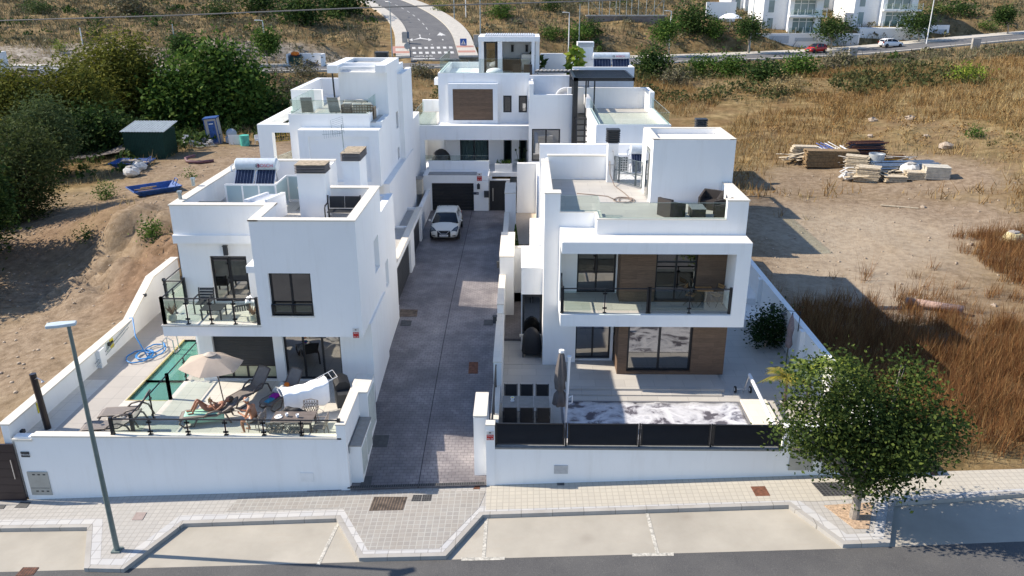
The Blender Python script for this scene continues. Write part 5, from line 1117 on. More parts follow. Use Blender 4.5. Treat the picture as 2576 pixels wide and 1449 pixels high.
# man sitting at the table, seen from behind, looking down to the left
mx, my, _ = (-9.1, 23.75, 1.4)
man = thing('person', 'bald man with bare back and pale shorts sitting at the terrace table', 'person', (mx, my, 1.4), R(78))
sh = .46
N = {'hip': ((0, 0, sh+.08), (.15, .13)), 'waist': ((0, .04, sh+.26), (.14, .11)), 'chest': ((0, .12, sh+.44), (.17, .12)), 'neckb': ((0, .16, sh+.56), (.08, .07)), 'neck': ((0, .21, sh+.63), .05), 'headb': ((0, .24, sh+.69), .05)}
Ed = [('hip', 'waist'), ('waist', 'chest'), ('chest', 'neckb'), ('neckb', 'neck'), ('neck', 'headb')]
for s_, q in ((1, 'l'), (-1, 'r')):
    N[q+'thigh'] = ((.1*s_, .12, sh+.06), .088); N[q+'knee'] = ((.15*s_, .46, sh+.04), .062); N[q+'calf'] = ((.15*s_, .45, sh-.14), .056); N[q+'ankle'] = ((.16*s_, .40, .09), .036); N[q+'heel'] = ((.16*s_, .37, .04), .034); N[q+'toe'] = ((.17*s_, .56, .03), (.042, .022))
    Ed += [('hip', q+'thigh'), (q+'thigh', q+'knee'), (q+'knee', q+'calf'), (q+'calf', q+'ankle'), (q+'ankle', q+'heel'), (q+'heel', q+'toe')]
    N[q+'sho'] = ((.19*s_, .13, sh+.52), .062); N[q+'elb'] = ((.24*s_, .24, sh+.27), .042); N[q+'wrist'] = ((.12*s_, .46, sh+.30), .026)
    Ed += [('neckb', q+'sho'), (q+'sho', q+'elb'), (q+'elb', q+'wrist')]; hand(N, Ed, q, (.12*s_, .46, sh+.30), (-.3*s_, 1, .1), (1, .2, 0))
body = skinbody(man, 'body', SKINM, N, Ed)
face(man, (0, .28, sh+.79), (0, 1, -.35), (0, .3, 1), HAIRG, 'fringe', SKINM)
Ns = {'hip': ((0, -.01, sh+.09), (.175, .145)), 'w': ((0, .01, sh+.2), (.155, .12))}; Es = [('hip', 'w')]
for s_, q in ((1, 'l'), (-1, 'r')): Ns[q+'t'] = ((.11*s_, .14, sh+.07), .105); Ns[q+'k'] = ((.145*s_, .33, sh+.06), .09); Es += [('hip', q+'t'), (q+'t', q+'k')]
skinbody(man, 'shorts', simple('pale_shorts', (.5, .49, .45), .9), Ns, Es)
# =============== furniture kinds ===============
def lounger(loc, rz, label, back=50, mat=None, first=[]):
    t = thing('sun_lounger', label, 'sun lounger', loc, rz, 'brown resin sun loungers on the left terrace')
    L_, w_ = 1.25, .62; a = R(back); hx, hz = L_*.0+.35, .36
    def P(u): return (u, .36) if u <= L_ else (L_+(u-L_)*math.cos(a), .36+(u-L_)*math.sin(a))
    s_ = B()
    q = [(0, .30), (.12, .36)]+[P(u) for u in (L_*.5, L_, L_+.35, L_+.75)]; top = [(x, z+.02+.02*0) for x, z in q]
    s_.prof(q+[(x, z+.03) for x, z in q[::-1]], 'y', -w_/2+.06, w_/2-.06); s_.build('sling', mat or MESHF, t, local=True)
    f = B()
    for sd in (-1, 1):
        y = sd*(w_/2-.03); f.tube([(0, y, .30), (.12, y, .365), (L_, y, .365), (L_+.4*math.cos(a), y, .365+.4*math.sin(a)), (L_+.76*math.cos(a), y, .365+.76*math.sin(a))], .035, 6)
        f.tube([(.1, y, .33), (-.02, y, .16), (.12, y, .02), (.45, y, .02), (.6, y, .3)], .03, 6); f.tube([(.8, y, .33), (.98, y*1.05, .5), (1.25, y*1.08, .56), (1.55, y*1.05, .42), (1.7, y, .03)], .035, 6)
    f.tube([(0, -w_/2+.03, .30), (0, w_/2-.03, .30)], .035, 6); e = (L_+.76*math.cos(a), .365+.76*math.sin(a)); f.tube([(e[0], -w_/2+.03, e[1]), (e[0]+.04*math.cos(a), 0, e[1]+.06*math.sin(a)), (e[0], w_/2-.03, e[1])], .035, 6)
    f.build('frame', TAUPE, t, local=True, smooth=True); return t
lounger((-11.95, 24.3, 1.4), R(12), 'brown sun lounger on which the woman lies', 28)
l3 = lounger((-10.55, 25.35, 1.4), R(62), 'brown sun lounger with raised back in front of the roller shutter', 48)
l4 = lounger((-9.25, 25.2, 1.4), R(62), 'brown sun lounger piled with towels and clothes', 52)
lounger((-14.85, 24.45, 1.4), R(8), 'brown sun lounger with raised back on the pool deck, farther from the street', 55)
lounger((-15.0, 23.5, 1.4), R(8), 'brown sun lounger on the pool deck just behind the street wall', 30)
def cloth(name, label, c, sx, sy, mat, amp=.05, rz=0, h=.12, seed=1, cat='towel', drape=None, parent=None):
    b = B(); r_ = random.Random(seed); ph = [r_.uniform(0, 6) for _ in range(6)]; cz, sz_ = math.cos(rz), math.sin(rz)
    def fn(u, v):
        x, y = (u-.5)*sx, (v-.5)*sy; e = min(u, 1-u, v, 1-v)*4; z = h*min(1, e)+amp*(math.sin(u*9+ph[0])*math.sin(v*7+ph[1])+.6*math.sin(u*17+v*11+ph[2]))*min(1, e*2)
        if drape: z += drape(u, v)
        return (c[0]+x*cz-y*sz_, c[1]+x*sz_+y*cz, c[2]+max(z, 0) if not drape else c[2]+z)
    b.surf(fn, 16, 12); return b.build(name, mat, smooth=True, solid=.012, label=label, cat=cat)
cloth('towel', 'pale grey heap of clothes on the second lounger', (-8.85, 26.0, 1.83), .5, .6, simple('grey_cloth', (.45, .45, .42), .9), .09, .9, .2, 3)
cloth('towel', 'purple towel folded on the second lounger', (-9.0, 25.6, 1.82), .35, .3, simple('purple_cloth', (.25, .01, .25), .9), .01, 1.1, .1, 4); cloth('towel', 'blue towel folded on the foot of the second lounger', (-9.1, 25.32, 1.81), .38, .22, simple('blue_cloth', (.04, .22, .35), .9), .01, 1.1, .06, 5)
cloth('towel', 'orange and yellow bag on top of the clothes heap', (-8.7, 26.1, 2.0), .2, .2, simple('orange_cloth', (.8, .2, .02), .8), .02, 0, .1, 6, cat='bag')
cloth('towel', 'mint green towel under the woman hanging off the lounger', (-11.15, 24.45, 1.79), 1.35, .5, simple('mint_cloth', (.33, .60, .47), .9), .008, R(12), .02, 7, drape=lambda u, v: -.25*max(0, .12-v)/.12*1.0)
# woman lying with her knees drawn up
wo = thing('person', 'woman in a pale bikini lying on a lounger with knees raised, reading', 'person', (-11.0, 24.5, 1.8), R(12))
N = {'hip': ((0, 0, .11), (.11, .15)), 'waist': ((.18, 0, .12), (.085, .12)), 'chest': ((.38, 0, .21), (.095, .15)), 'neckb': ((.52, 0, .30), (.055, .07)), 'neck': ((.60, 0, .35), .042), 'headb': ((.65, 0, .37), .045)}
Ed = [('hip', 'waist'), ('waist', 'chest'), ('chest', 'neckb'), ('neckb', 'neck'), ('neck', 'headb')]
for s_, q, kx, kz in ((1, 'l', -.38, .46), (-1, 'r', -.30, .50)):
    N[q+'thigh'] = ((-.1, .09*s_, .14), .085); N[q+'knee'] = ((kx, .1*s_, kz), .056); N[q+'calf'] = ((kx-.1, .1*s_, kz-.2), .052); N[q+'ankle'] = ((kx-.24, .1*s_, .06), .032); N[q+'heel'] = ((kx-.21, .1*s_, .03), .03); N[q+'toe'] = ((kx-.42, .1*s_, .035), (.038, .02))
    Ed += [('hip', q+'thigh'), (q+'thigh', q+'knee'), (q+'knee', q+'calf'), (q+'calf', q+'ankle'), (q+'ankle', q+'heel'), (q+'heel', q+'toe')]
    N[q+'sho'] = ((.48, .16*s_, .25), .05); N[q+'elb'] = ((.28, .24*s_, .14), .036); N[q+'wrist'] = ((.12, .1*s_, .32), .023)
    Ed += [('neckb', q+'sho'), (q+'sho', q+'elb'), (q+'elb', q+'wrist')]; hand(N, Ed, q, (.12, .1*s_, .32), (-.2, -.2*s_, 1), (1, 0, 0), .9)
skinbody(wo, 'body', SKINF, N, Ed); face(wo, (.72, 0, .42), (-.75, 0, .65), (.7, 0, .7), HAIRD, 'full', SKINF)
BIK = simple('pale_bikini', (.55, .56, .62), .8)
skinbody(wo, 'bikini_bottom', BIK, {'hip': ((0, 0, .115), (.12, .16)), 'a': ((-.05, 0, .12), (.1, .14))}, [('hip', 'a')]); skinbody(wo, 'bikini_top', BIK, {'hip': ((.36, 0, .21), (.102, .156)), 'a': ((.42, 0, .235), (.095, .15))}, [('hip', 'a')])
b = B(); b.rbox((.06, 0, .46), (.02, .2, .15)); b.build('book', simple('book_cover', (.5, .4, .2), .7), label='small open book held in the hands of the reclining woman', cat='book').location = wo.location+Vector((.05, .02, .38))
# parasol
pa_ = thing('parasol', 'open beige parasol standing among the loungers of the left terrace', 'parasol', (-10.75, 25.3, 1.4)); px_, py_, pz_ = -10.75, 25.3, 1.4
b = B(); b.tube([(px_, py_, pz_), (px_-.12, py_+.05, pz_+1.2), (px_-.3, py_+.1, pz_+2.1)], .022, 8); b.build('pole', TAUPE, pa_); b = B(); b.lathe((px_, py_, pz_), [(.24, 0), (.24, .06), (.05, .09), (.03, .3)], 16); b.build('base', DARKM, pa_)
cx, cy, cz = px_-.33, py_+.11, pz_+2.2; b = B(); n = 6; M = 30; Rr = 1.12
def par(u, v):
    an = u*2*math.pi+.5; k_ = (u*n) % 1; rr = Rr*v*(1-.13*math.sin(math.pi*k_)*v); return (cx+rr*math.cos(an)-.12*v*0, cy+rr*math.sin(an)*.92, cz-.42*v**1.25*1.0-.03*math.sin(math.pi*k_)*v-.06*v*math.cos(an))
b.surf(par, n*6, 8); b.build('canopy', simple('beige_canvas', (.44, .36, .29), .9, 0, .06, 4), pa_, smooth=False, solid=.01)
b = B(); b.surf(lambda u, v: (cx+.22*v*math.cos(u*6.283), cy+.2*v*math.sin(u*6.283), cz+.09-.1*v), 18, 2); b.build('vent_cap', simple('beige_canvas_light', (.5, .43, .36), .9), pa_, solid=.008)
b = B()
for i in range(n): an = i/n*2*math.pi+.5; b.tube([(cx, cy, cz-.02), (cx+Rr*.97*math.cos(an), cy+Rr*.9*math.sin(an), cz-.45)], .009, 4)
b.build('ribs', DARKM, pa_)
# table with cups and plate
tb = thing('garden_table', 'brown slatted table on the left terrace behind the street railing', 'table', (-7.75, 23.6, 1.4)); TT = 2.13
b = B()
for i in range(8): y = 23.22+i*.095; b.box(-8.46, -7.05, y, y+.087, TT-.03, TT)
b.build('table_top', simple('taupe_slats', (.17, .14, .125), .6, 0, .15, 6), tb)
for x in (-8.42, -7.1):
    for y in (23.26, 23.93): b = B(); b.box(x-.03, x+.03, y-.03, y+.03, 1.4, TT-.03); b.build('leg', TAUPE, tb)
b = B(); b.box(-8.4, -7.1, 23.24, 23.27, TT-.09, TT-.03); b.box(-8.4, -7.1, 23.92, 23.95, TT-.09, TT-.03); b.build('apron', TAUPE, tb)
for x, y, l in ((-7.98, 23.62, 'white coffee cup nearer the plate on the brown table'), (-7.6, 23.56, 'white coffee cup nearer the sheet on the brown table')):
    t = thing('cup', l, 'cup', (x, y, TT), group=None); b = B(); b.lathe((x, y, TT), [(.03, 0), (.045, .03), (.055, .13), (.05, .13), (.045, .11)], 16); b.build('bowl', PLAST, t, smooth=True); b = B(); b.lathe((x, y, TT+.105), [(.046, 0), (.0, .004)], 14); b.build('coffee', BLACKF, t)
b = B(); b.lathe((-8.25, 23.58, TT), [(.07, 0), (.13, .015), (.14, .02), (.1, .012)], 20); pt = b.build('plate', PLAST, smooth=True, label='white plate with a napkin on the brown table', cat='plate'); b = B(); b.rbox((-8.27, 23.66, TT+.03), (.14, .1, .008), .5); b.build('napkin', FABW, pt)
cloth('jacket', 'black jacket draped over the far side of the brown table', (-7.9, 24.05, TT-.12), .95, .22, BLACKF, .03, 0, .2, 8, cat='jacket')
# perforated plastic chairs
def pchair(loc, rz, label, arms=True):
    t = thing('terrace_chair', label, 'chair', loc, rz, 'taupe openwork chairs around the terrace table'); CH = MATS['taupe_chair'] if 'taupe_chair' in MATS else simple('taupe_chair', (.25, .215, .19), .5)
    b = B(); b.rbox((0, 0, .45), (.46, .44, .03)); b.build('seat', CH, t, bevel=.02, local=True)
    b = B(); r_ = random.Random(3)
    for u in np.linspace(-.22, .22, 6):
        for k_ in (0, 1): b.tube([(u*.9, -.21, .46), (u+.05*(1 if k_ else -1), -.24, .6), (u-.03*(1 if k_ else -1), -.25, .72), (u*1.02, -.25, .84)], .013, 5)
    b.tube([(-.24, -.22, .47), (-.25, -.26, .84), (0, -.29, .88), (.25, -.26, .84), (.24, -.22, .47)], .02, 6)
    for z in (.58, .7): b.tube([(-.24, -.235, z), (0, -.26, z+.02), (.24, -.235, z)], .012, 5)
    b.build('backrest', CH, t, local=True)
    for sx_ in (-1, 1):
        for sy_ in (-1, 1): q = B(); q.tube([(.2*sx_, .18*sy_, .45), (.24*sx_, .22*sy_, 0)], [.02, .015], 6); q.build('leg', CH, t, local=True)
        q = B(); q.tube([(.24*sx_, -.24, .66), (.26*sx_, 0, .66), (.24*sx_, .2, .6), (.22*sx_, .2, .45)], .018, 6); q.build('arm', CH, t, local=True)
    return t
pchair((-9.1, 23.78, 1.4), R(78), 'taupe openwork chair in which the man sits')
pchair((-8.25, 23.25, 1.4), 0, 'taupe openwork chair between street railing and table, nearer the man'); pchair((-7.62, 23.22, 1.4), 0, 'taupe openwork chair between street railing and table, right one'); pchair((-6.85, 23.5, 1.4), R(90), 'taupe openwork chair at the right end of the table'); pchair((-7.4, 24.3, 1.4), R(180), 'taupe openwork chair on the far side of the table')
# drying rack with sheet
dr = thing('drying_rack', 'white drying rack standing between the loungers and the barbecue', 'drying rack', (-7.8, 25.3, 1.4)); b = B(); A = Vector((-8.6, 24.9, 2.35)); C_ = Vector((-6.75, 25.65, 2.75)); n_v = Vector((.35, -.62, 0)).normalized()*.3
for s_ in (-1, 1): b.tube([A+n_v*s_, Vector((-7.7, 25.3, 2.33))+n_v*s_, C_+n_v*s_], .012, 5)
for i in range(13):
    t_ = i/12; p = (A.lerp(Vector((-7.7, 25.3, 2.33)), t_*2) if t_ < .5 else Vector((-7.7, 25.3, 2.33)).lerp(C_, t_*2-1)); b.tube([p-n_v, p+n_v], .007, 4)
for q0, q1 in (((-8.4, 25.3, 1.4), (-7.2, 25.3, 2.4)), ((-7.2, 25.3, 1.4), (-8.3, 25.1, 2.34)), ((-8.2, 24.8, 1.4), (-7.1, 25.2, 2.4))): b.tube([q0, q1], .012, 5)
b.build('frame', PLAST, dr)
b = B()
def shf(u, v):
    p = A.lerp(C_, .04+.8*u); p.z = (2.37+.16*max(0, u-.4)**1.2*2.2+.02*math.sin(u*20)); e = (v-.38)
    if v < .55: return p+n_v*(1-2*v/.55)*-1+Vector((0, 0, .03-.03*math.cos(v/.55*6.28)))
    return p+n_v*1.02+Vector((.02*math.sin(u*25), -.05*(v-.55), -(v-.55)/.45*(.72+.06*math.sin(u*9))))
b.surf(shf, 40, 18); b.build('bed_sheet', FABW, smooth=True, solid=.006, label='white bed sheet hung over the drying rack', cat='sheet')
def bbq(loc, rz, label, cover=False, h=1.05, w_=.95):
    t = thing('barbecue', label, 'barbecue', loc, rz)
    if cover:
        b = B(); rings = [(.52, .42, .16), (.55, .45, .3), (.5, .38, .72), (.45, .33, .86), (.3, .22, 1.05), (.1, .12, 1.16)]; n = 20; R_ = []
        for a, c, z in rings: R_.append([b.V((a*w_*math.copysign(abs(math.cos(q))**.55, math.cos(q))*(1+.03*math.sin(q*7+z*9)), c*w_*math.copysign(abs(math.sin(q))**.55, math.sin(q))*(1+.04*math.sin(q*9+z*5)), z*h)) for q in np.linspace(0, 2*math.pi, n+1)[:-1]])
        for p_, q in zip(R_, R_[1:]):
            for i in range(n): b.f.append([p_[i], p_[(i+1) % n], q[(i+1) % n], q[i]])
        b.f.append(R_[-1]); b.build('cover', BLACKF, t, local=True, smooth='auto'); b = B()
        for sx_ in (-1, 1):
            for sy_ in (-1, 1): b.tube([(.38*sx_, .24*sy_, .02), (.38*sx_, .24*sy_, .25)], .03, 6)
        b.build('leg', DARKM, t, local=True)
    else:
        b = B(); b.box(-.35, .35, -.25, .25, .1, .82); b.build('cabinet', DARKM, t, local=True); b = B(); b.prof([(-.28, .84), (.28, .84), (.26, 1.02), (.1, 1.14), (-.12, 1.14), (-.27, 1.0)], 'x', -.36, .36); b.build('lid', BLACKF, t, local=True, smooth='auto')
        b = B(); b.tube([(-.25, -.33, .98), (.25, -.33, .98)], .015, 6); b.build('handle', STEEL, t, local=True); b = B(); b.box(-.72, -.37, -.22, .22, .8, .83); b.build('side_shelf', DARKM, t, local=True); b = B(); b.box(.37, .72, -.22, .22, .8, .83); b.build('side_shelf', DARKM, t, local=True)
    return t
bbq((-6.55, 25.7, 1.4), R(-70), 'open black barbecue by the corner wall of the left terrace')
bbq((.42, 31.9, TZ5-.12), R(0), 'barbecue under a black cover beside the right villa', True, 1.15, .8)
bbq((XP(1110, 57.2, 4), 57.2, 3.4), 0, 'barbecue under a black cover on the terrace of the far house', True, 1.15, 1.25)
# solar shower by the left wall
ss = thing('solar_shower', 'tall dark solar shower column by the left boundary wall', 'shower', (-16.5, 23.95, 1.4)); b = B(); b.tube([(-16.5, 23.95, 1.4), (-16.62, 24.0, 3.5)], .11, 10); b.build('column', simple('shower_black', (.02, .012, .012), .35), ss); b = B(); b.tube([(-16.58, 23.95, 3.3), (-16.4, 23.85, 3.42), (-16.2, 23.8, 3.34)], .015, 6); b.lathe((-16.2, 23.8, 3.3), [(.06, 0), (.02, .04)], 10); b.build('shower_head', STEEL, ss)
# blue pool hose with pole
hs = B(); hp = []
for i in range(150):
    t_ = i/149; an = t_*2*math.pi*4.2; rr = .38+.12*math.sin(t_*11); hp.append((-15.9+.5*min(1, t_*1.2)+rr*math.cos(an), 29.6+1.6*max(0, t_-.5)+rr*1.3*math.sin(an), 1.45+.03*(i % 5)/5+.02*t_*4))
hp = [(-16.95, 31.4, 2.4), (-16.7, 31.2, 2.5), (-16.4, 30.6, 1.9)]+hp; hs.tube(hp, .028, 6); hs.build('pool_hose', simple('blue_hose', (.02, .2, .5), .4), smooth=True, label='coiled blue hose on the deck by the left wall', cat='hose')
b = B(); b.tube([(-16.98, 28.3, 1.75), (-16.98, 31.6, 2.2)], .02, 6); b.tube([(-16.95, 28.3, 1.62), (-16.95, 31.2, 2.05)], .015, 6); b.build('net_pole', GALV, label='long pool cleaning pole along the left wall', cat='pole')
# =============== balcony of the left house ===============
def armchair(loc, rz, label, w_=.62, grp='dark rattan look armchairs on the balcony'):
    t = thing('armchair', label, 'armchair', loc, rz, grp); b = B()
    for i in range(6): b.box(-w_/2+.06, w_/2-.06, -.24+i*.085, -.17+i*.085, .36, .385)
    b.build('seat', DARKM, t, local=True); b = B()
    for i in range(4): b.M = Matrix.Translation((0, .28, .38)) @ Matrix.Rotation(R(-14), 4, 'X'); b.box(-w_/2+.06, w_/2-.06, -.015, .015, .03+i*.11, .12+i*.11)
    b.M = None; b.build('backrest', DARKM, t, local=True)
    for sx_ in (-1, 1):
        q = B(); x = sx_*(w_/2-.03); q.tube([(x, -.28, 0), (x, -.28, .5), (x, -.2, .6), (x, .2, .6), (x, .3, .56)], .03, 6); q.build('arm', DARKM, t, local=True)
        q = B(); q.tube([(x, .36, .84), (x, .27, .4), (x, .33, 0)], .03, 6); q.build('leg', DARKM, t, local=True)
    return t
armchair((-12.0, 27.7, 4.28), 0, 'dark slatted armchair against the house wall on the balcony'); armchair((-10.4, 27.1, 4.28), R(-68), 'dark slatted armchair with a white towel on its back')
b = B(); ct = thing('coffee_table', 'low dark slatted table between the two balcony armchairs', 'table', (-11.45, 27.1, 4.28))
for i in range(8): b.box(-11.85, -11.05, 26.85+i*.08, 26.92+i*.08, 4.66, 4.69)
b.build('table_top', DARKM, ct)
for x in (-11.8, -11.1):
    for y in (26.88, 27.42): q = B(); q.box(x-.025, x+.025, y-.025, y+.025, 4.28, 4.66); q.build('leg', DARKM, ct)
cloth('towel', 'white towel over the back of the balcony armchair', (-10.05, 27.1, 4.95), .3, .42, FABW, .04, .3, .15, 9)
ALOE = simple('aloe_red', (.22, .13, .08), .6, 0, .4, 6)
for x, l in ((-12.85, 'potted red aloe at the left corner of the balcony'), (-9.85, 'potted red aloe at the right corner of the balcony')):
    t = thing('potted_plant', l, 'potted plant', (x, 26.75, 4.28), group='white potted aloes on the balcony'); b = B(); b.lathe((x, 26.75, 4.28), [(.08, 0), (.16, .08), (.17, .18), (.13, .27), (.15, .3), (.11, .29)], 16); b.build('pot', simple('cream_pot', (.55, .53, .45), .6) if 'cream_pot' not in MATS else MATS['cream_pot'], t, smooth=True); b = B()
    for i in range(16): an = i*2.4; l_ = rnd.uniform(.25, .42); r_ = .12+.16*(i % 3)/2; b.tube([(x, 26.75, 4.54), (x+r_*.6*math.cos(an), 26.75+r_*.6*math.sin(an), 4.54+l_*.6), (x+r_*math.cos(an), 26.75+r_*math.sin(an), 4.54+l_)], [.025, .018, .003], 5)
    b.build('leaves', ALOE, t)
# roof of the left house: bench, covered table, drier
bn = thing('garden_bench', 'black slatted two seat bench on the left roof by the chimney', 'bench', (-6.95, 29.95, 7.3)); b = B()
for k_ in (0, 1): b.prof([(30.0, 7.72), (30.04, 7.72), (30.12, 8.16), (30.08, 8.16)], 'x', -7.52+k_*.6, -6.94+k_*.6)
b.build('backrest', BLACKF, bn); b = B()
for i in range(5): b.box(-7.52, -6.36, 29.5+i*.1, 29.58+i*.1, 7.66, 7.69)
b.build('seat', DARKM, bn)
for x in (-7.58, -6.32): q = B(); q.tube([(x, 29.45, 7.3), (x, 29.45, 7.85), (x, 29.55, 7.93), (x, 30.0, 7.93), (x, 30.1, 8.2)], .03, 6); q.tube([(x, 30.08, 7.3), (x, 30.02, 7.93)], .03, 6); q.build('arm', BLACKF, bn)
x0, y0 = gz(613, 520, 7.3); ft = thing('covered_table', 'football table under a white sheet on the left roof', 'game table', (-9.9, 29.7, 7.3)); b = B(); b.prism([(-10.6, 29.3), (-9.7, 29.3), (-9.35, 30.5), (-10.1, 30.5)], 7.3, 8.1); b.build('sheet', FABW, ft); b = B()
for i in range(7): b.tube([(-10.4+i*.02, 29.45+i*.15, 8.16), (-9.7+i*.05, 29.45+i*.15, 8.16)], .015, 5)
b.prism([(-10.6, 29.3), (-10.45, 29.3), (-10.0, 30.5), (-10.1, 30.5)], 8.1, 8.22); b.prism([(-9.8, 29.3), (-9.7, 29.3), (-9.35, 30.5), (-9.5, 30.5)], 8.1, 8.22); b.build('rods', PLAST, ft)
gt2 = thing('metal_table', 'dark folding metal table behind the left roof parapet', 'table', (-12.0, 29.2, 7.3)); b = B(); b.box(-12.4, -11.5, 29.0, 29.55, 8.06, 8.09); b.build('table_top', DARKM, gt2)
for x in (-12.35, -11.55): q = B(); q.box(x-.015, x+.015, 29.05, 29.08, 7.3, 8.06); q.box(x-.015, x+.015, 29.5, 29.53, 7.3, 8.06); q.build('leg', DARKM, gt2)
for px, py in ((454, 501), (487, 467)):
    x, y = gz(px, py, 8.26); b = B(); b.cyl((x, y, 8.26), .07, .3, 10); b.cyl((x, y, 8.5), .1, .08, 10); b.build('vent_pipe', GALV, label=f'short metal vent pipe on the left roof edge, {"nearer" if py > 490 else "farther"} one', cat='vent pipe')
# =============== roof terrace of the rear left house ===============
RW = simple('teak', (.22, .16, .10), .7, 0, .2, 8); CU = simple('cream_cushion', (.62, .57, .5), .9)
def slingchair(loc, rz, label):
    t = thing('sling_chair', label, 'chair', loc, rz); b = B(); b.prof([(-.3, .36), (.25, .33), (.55, 1.15), (.52, 1.16), (.22, .36), (-.3, .39)], 'x', -.28, .28); b.build('sling', MESHF if False else simple('grey_sling', (.2, .21, .2), .8), t, local=True)
    for s_ in (-1, 1): q = B(); q.tube([(.3*s_, -.3, .38), (.3*s_, .25, .35), (.3*s_, .55, 1.16)], .016, 5); q.tube([(.3*s_, -.25, 0), (.3*s_, .3, .5)], .016, 5); q.tube([(.3*s_, .35, 0), (.3*s_, -.1, .38)], .016, 5); q.build('leg', STEEL, t, local=True)
    return t
xs1_, _ = gy(773, 280, 42.4); xs2_, _ = gy(845, 280, 42.4)
slingchair((xs1_, 42.6, 9.2), R(180+8), 'grey sling armchair at the left of the rear roof terrace'); slingchair((xs2_, 42.6, 9.2), R(180-8), 'grey sling armchair beside the teak sofa on the rear roof terrace')
def sofa(x, y, z, w_, d, label, cush=2, rz=0, name='garden_sofa'):
    t = thing(name, label, 'sofa', (x, y, z), rz); b = B()
    b.box(-w_/2, w_/2, -d/2, d/2, .2, .28)
    for s_ in (-1, 1): b.box(s_*w_/2-.03, s_*w_/2+.03, -d/2, d/2, .0, .62)
    for zz in (.32, .46, .6, .72): b.box(-w_/2, w_/2, -d/2, -d/2+.03, zz, zz+.04)
    for i in range(9): xx = -w_/2+w_*i/8; b.box(xx-.02, xx+.02, -d/2, -d/2+.025, .2, .76)
    b.build('frame', RW, t, local=True)
    for i in range(cush):
        a = -w_/2+.04+(w_-.08)*i/cush; c = a+(w_-.08)/cush-.02; q = B(); q.box(a, c, -d/2+.05, d/2, .28, .42); q.build('seat_cushion', CU, t, local=True, bevel=.04); q = B(); q.box(a, c, -d/2+.04, -d/2+.2, .42, .86); q.build('back_cushion', CU, t, local=True, bevel=.06)
    return t
sofa(gy(915, 285, 42.5)[0], 42.5, 9.2, 1.15, .7, 'teak two seat sofa seen from behind on the rear roof terrace'); sofa(gy(878, 285, 42.6)[0], 42.65, 9.2, .6, .6, 'teak armchair seen from behind on the rear roof terrace', 1, name='garden_armchair'); sofa(gy(893, 265, 43.5)[0], 43.4, 9.2, 1.3, .6, 'teak sofa with cream cushions facing the street on the rear roof terrace', 2, R(180))
# =============== villa terrace furniture ===============
T0 = TZ5-.13
dt = thing('dining_table', 'long grey dining table on the villa terrace behind the slatted fence', 'table', (.15, 26, T0)); TT = 1.36; b = B()
for i in range(3): b.box(-.72+i*.585, -.15+i*.585, 25.45, 26.6, TT-.04, TT)
b.build('table_top', simple('grey_table_top', (.24, .225, .2), .6, 0, .12, 5), dt)
for x in (-.66, .98):
    for y in (25.52, 26.52): b = B(); b.box(x-.04, x+.04, y-.04, y+.04, T0, TT-.04); b.build('leg', DARKM, dt)
BLKS = simple('black_sling', (.012, .012, .014), .7)
def dchair(loc, rz, label):
    t = thing('dining_chair', label, 'chair', loc, rz, 'black sling chairs around the long dining table'); b = B(); b.rbox((0, 0, .44), (.44, .42, .025)); b.build('seat', BLKS, t, local=True); b = B(); b.M = Matrix.Translation((0, .22, .44)) @ Matrix.Rotation(R(-8), 4, 'X'); b.box(-.22, .22, -.012, .012, .05, .7); b.build('backrest', BLKS, t, local=True)
    for s_ in (-1, 1):
        q = B(); q.tube([(.24*s_, .2, 0), (.24*s_, .22, .45), (.24*s_, .33, 1.15)], .016, 5); q.build('leg', DARK, t, local=True); q = B(); q.tube([(.24*s_, -.2, 0), (.24*s_, -.2, .64)], .016, 5); q.build('leg', DARK, t, local=True); q = B(); q.tube([(.24*s_, -.22, .65), (.24*s_, .24, .66)], .022, 5); q.build('armrest', GALV, t, local=True)
    return t
w3 = ('leftmost', 'middle', 'rightmost')
for i in range(3): x = -.42+i*.6; dchair((x, 26.72, T0), 0, f'{w3[i]} black chair on the house side of the long table'); dchair((x, 25.55, T0), R(180), f'{w3[i]} black chair on the street side of the long table')
t = thing('cup', 'white flower pot cup on the long grey dining table', 'pot', (-.35, 26.2, TT)); b = B(); b.lathe((-.35, 26.2, TT), [(.07, 0), (.075, .02), (.045, .05), (.075, .16), (.06, .16), (.05, .1)], 16); b.build('bowl', PLAST, t, smooth=True); b = B(); b.blob((-.35, 26.2, TT+.15), (.05, .05, .02), 8); b.build('flower', YEL, t)
um = thing('closed_parasol', 'closed dark grey cantilever parasol between dining table and covered pool', 'parasol', (1.5, 26, T0)); b = B(); ux, uy = gz(1413, 1058, T0); uy = 25.9; ux = gy(1410, 1000, uy)[0]
n = 24; R_ = []
for z, r in ((3.05, .04), (2.95, .09), (2.4, .17), (1.9, .2), (1.55, .16), (1.5, .1), (1.35, .19), (.95, .24), (.9, .2)):
    R_.append([b.V((ux-.06*(3-z)*.2+r*(1+.22*math.sin(q*6+z))*math.cos(q), uy+r*(1+.22*math.sin(q*6+z))*math.sin(q), T0+z)) for q in np.linspace(0, 2*math.pi, n+1)[:-1]])
for p_, q in zip(R_, R_[1:]):
    for i in range(n): b.f.append([p_[i], p_[(i+1) % n], q[(i+1) % n], q[i]])
b.build('canopy', simple('taupe_canvas', (.12, .105, .10), .9, 0, .15, 8), um, smooth=True); b = B(); b.cyl((ux, uy, T0+3.03), .1, .09, 14); b.build('cap', PLAST, um); b = B(); b.tube([(ux+.2, uy-.05, T0), (ux+.28, uy-.05, T0+2.85)], .055, 10); b.cyl((ux+.28, uy-.05, T0+2.85), .08, .05, 12); b.tube([(ux, uy, T0+3.0), (ux+.22, uy-.05, T0+1.5)], .03, 6); b.build('mast', PLAST, um)
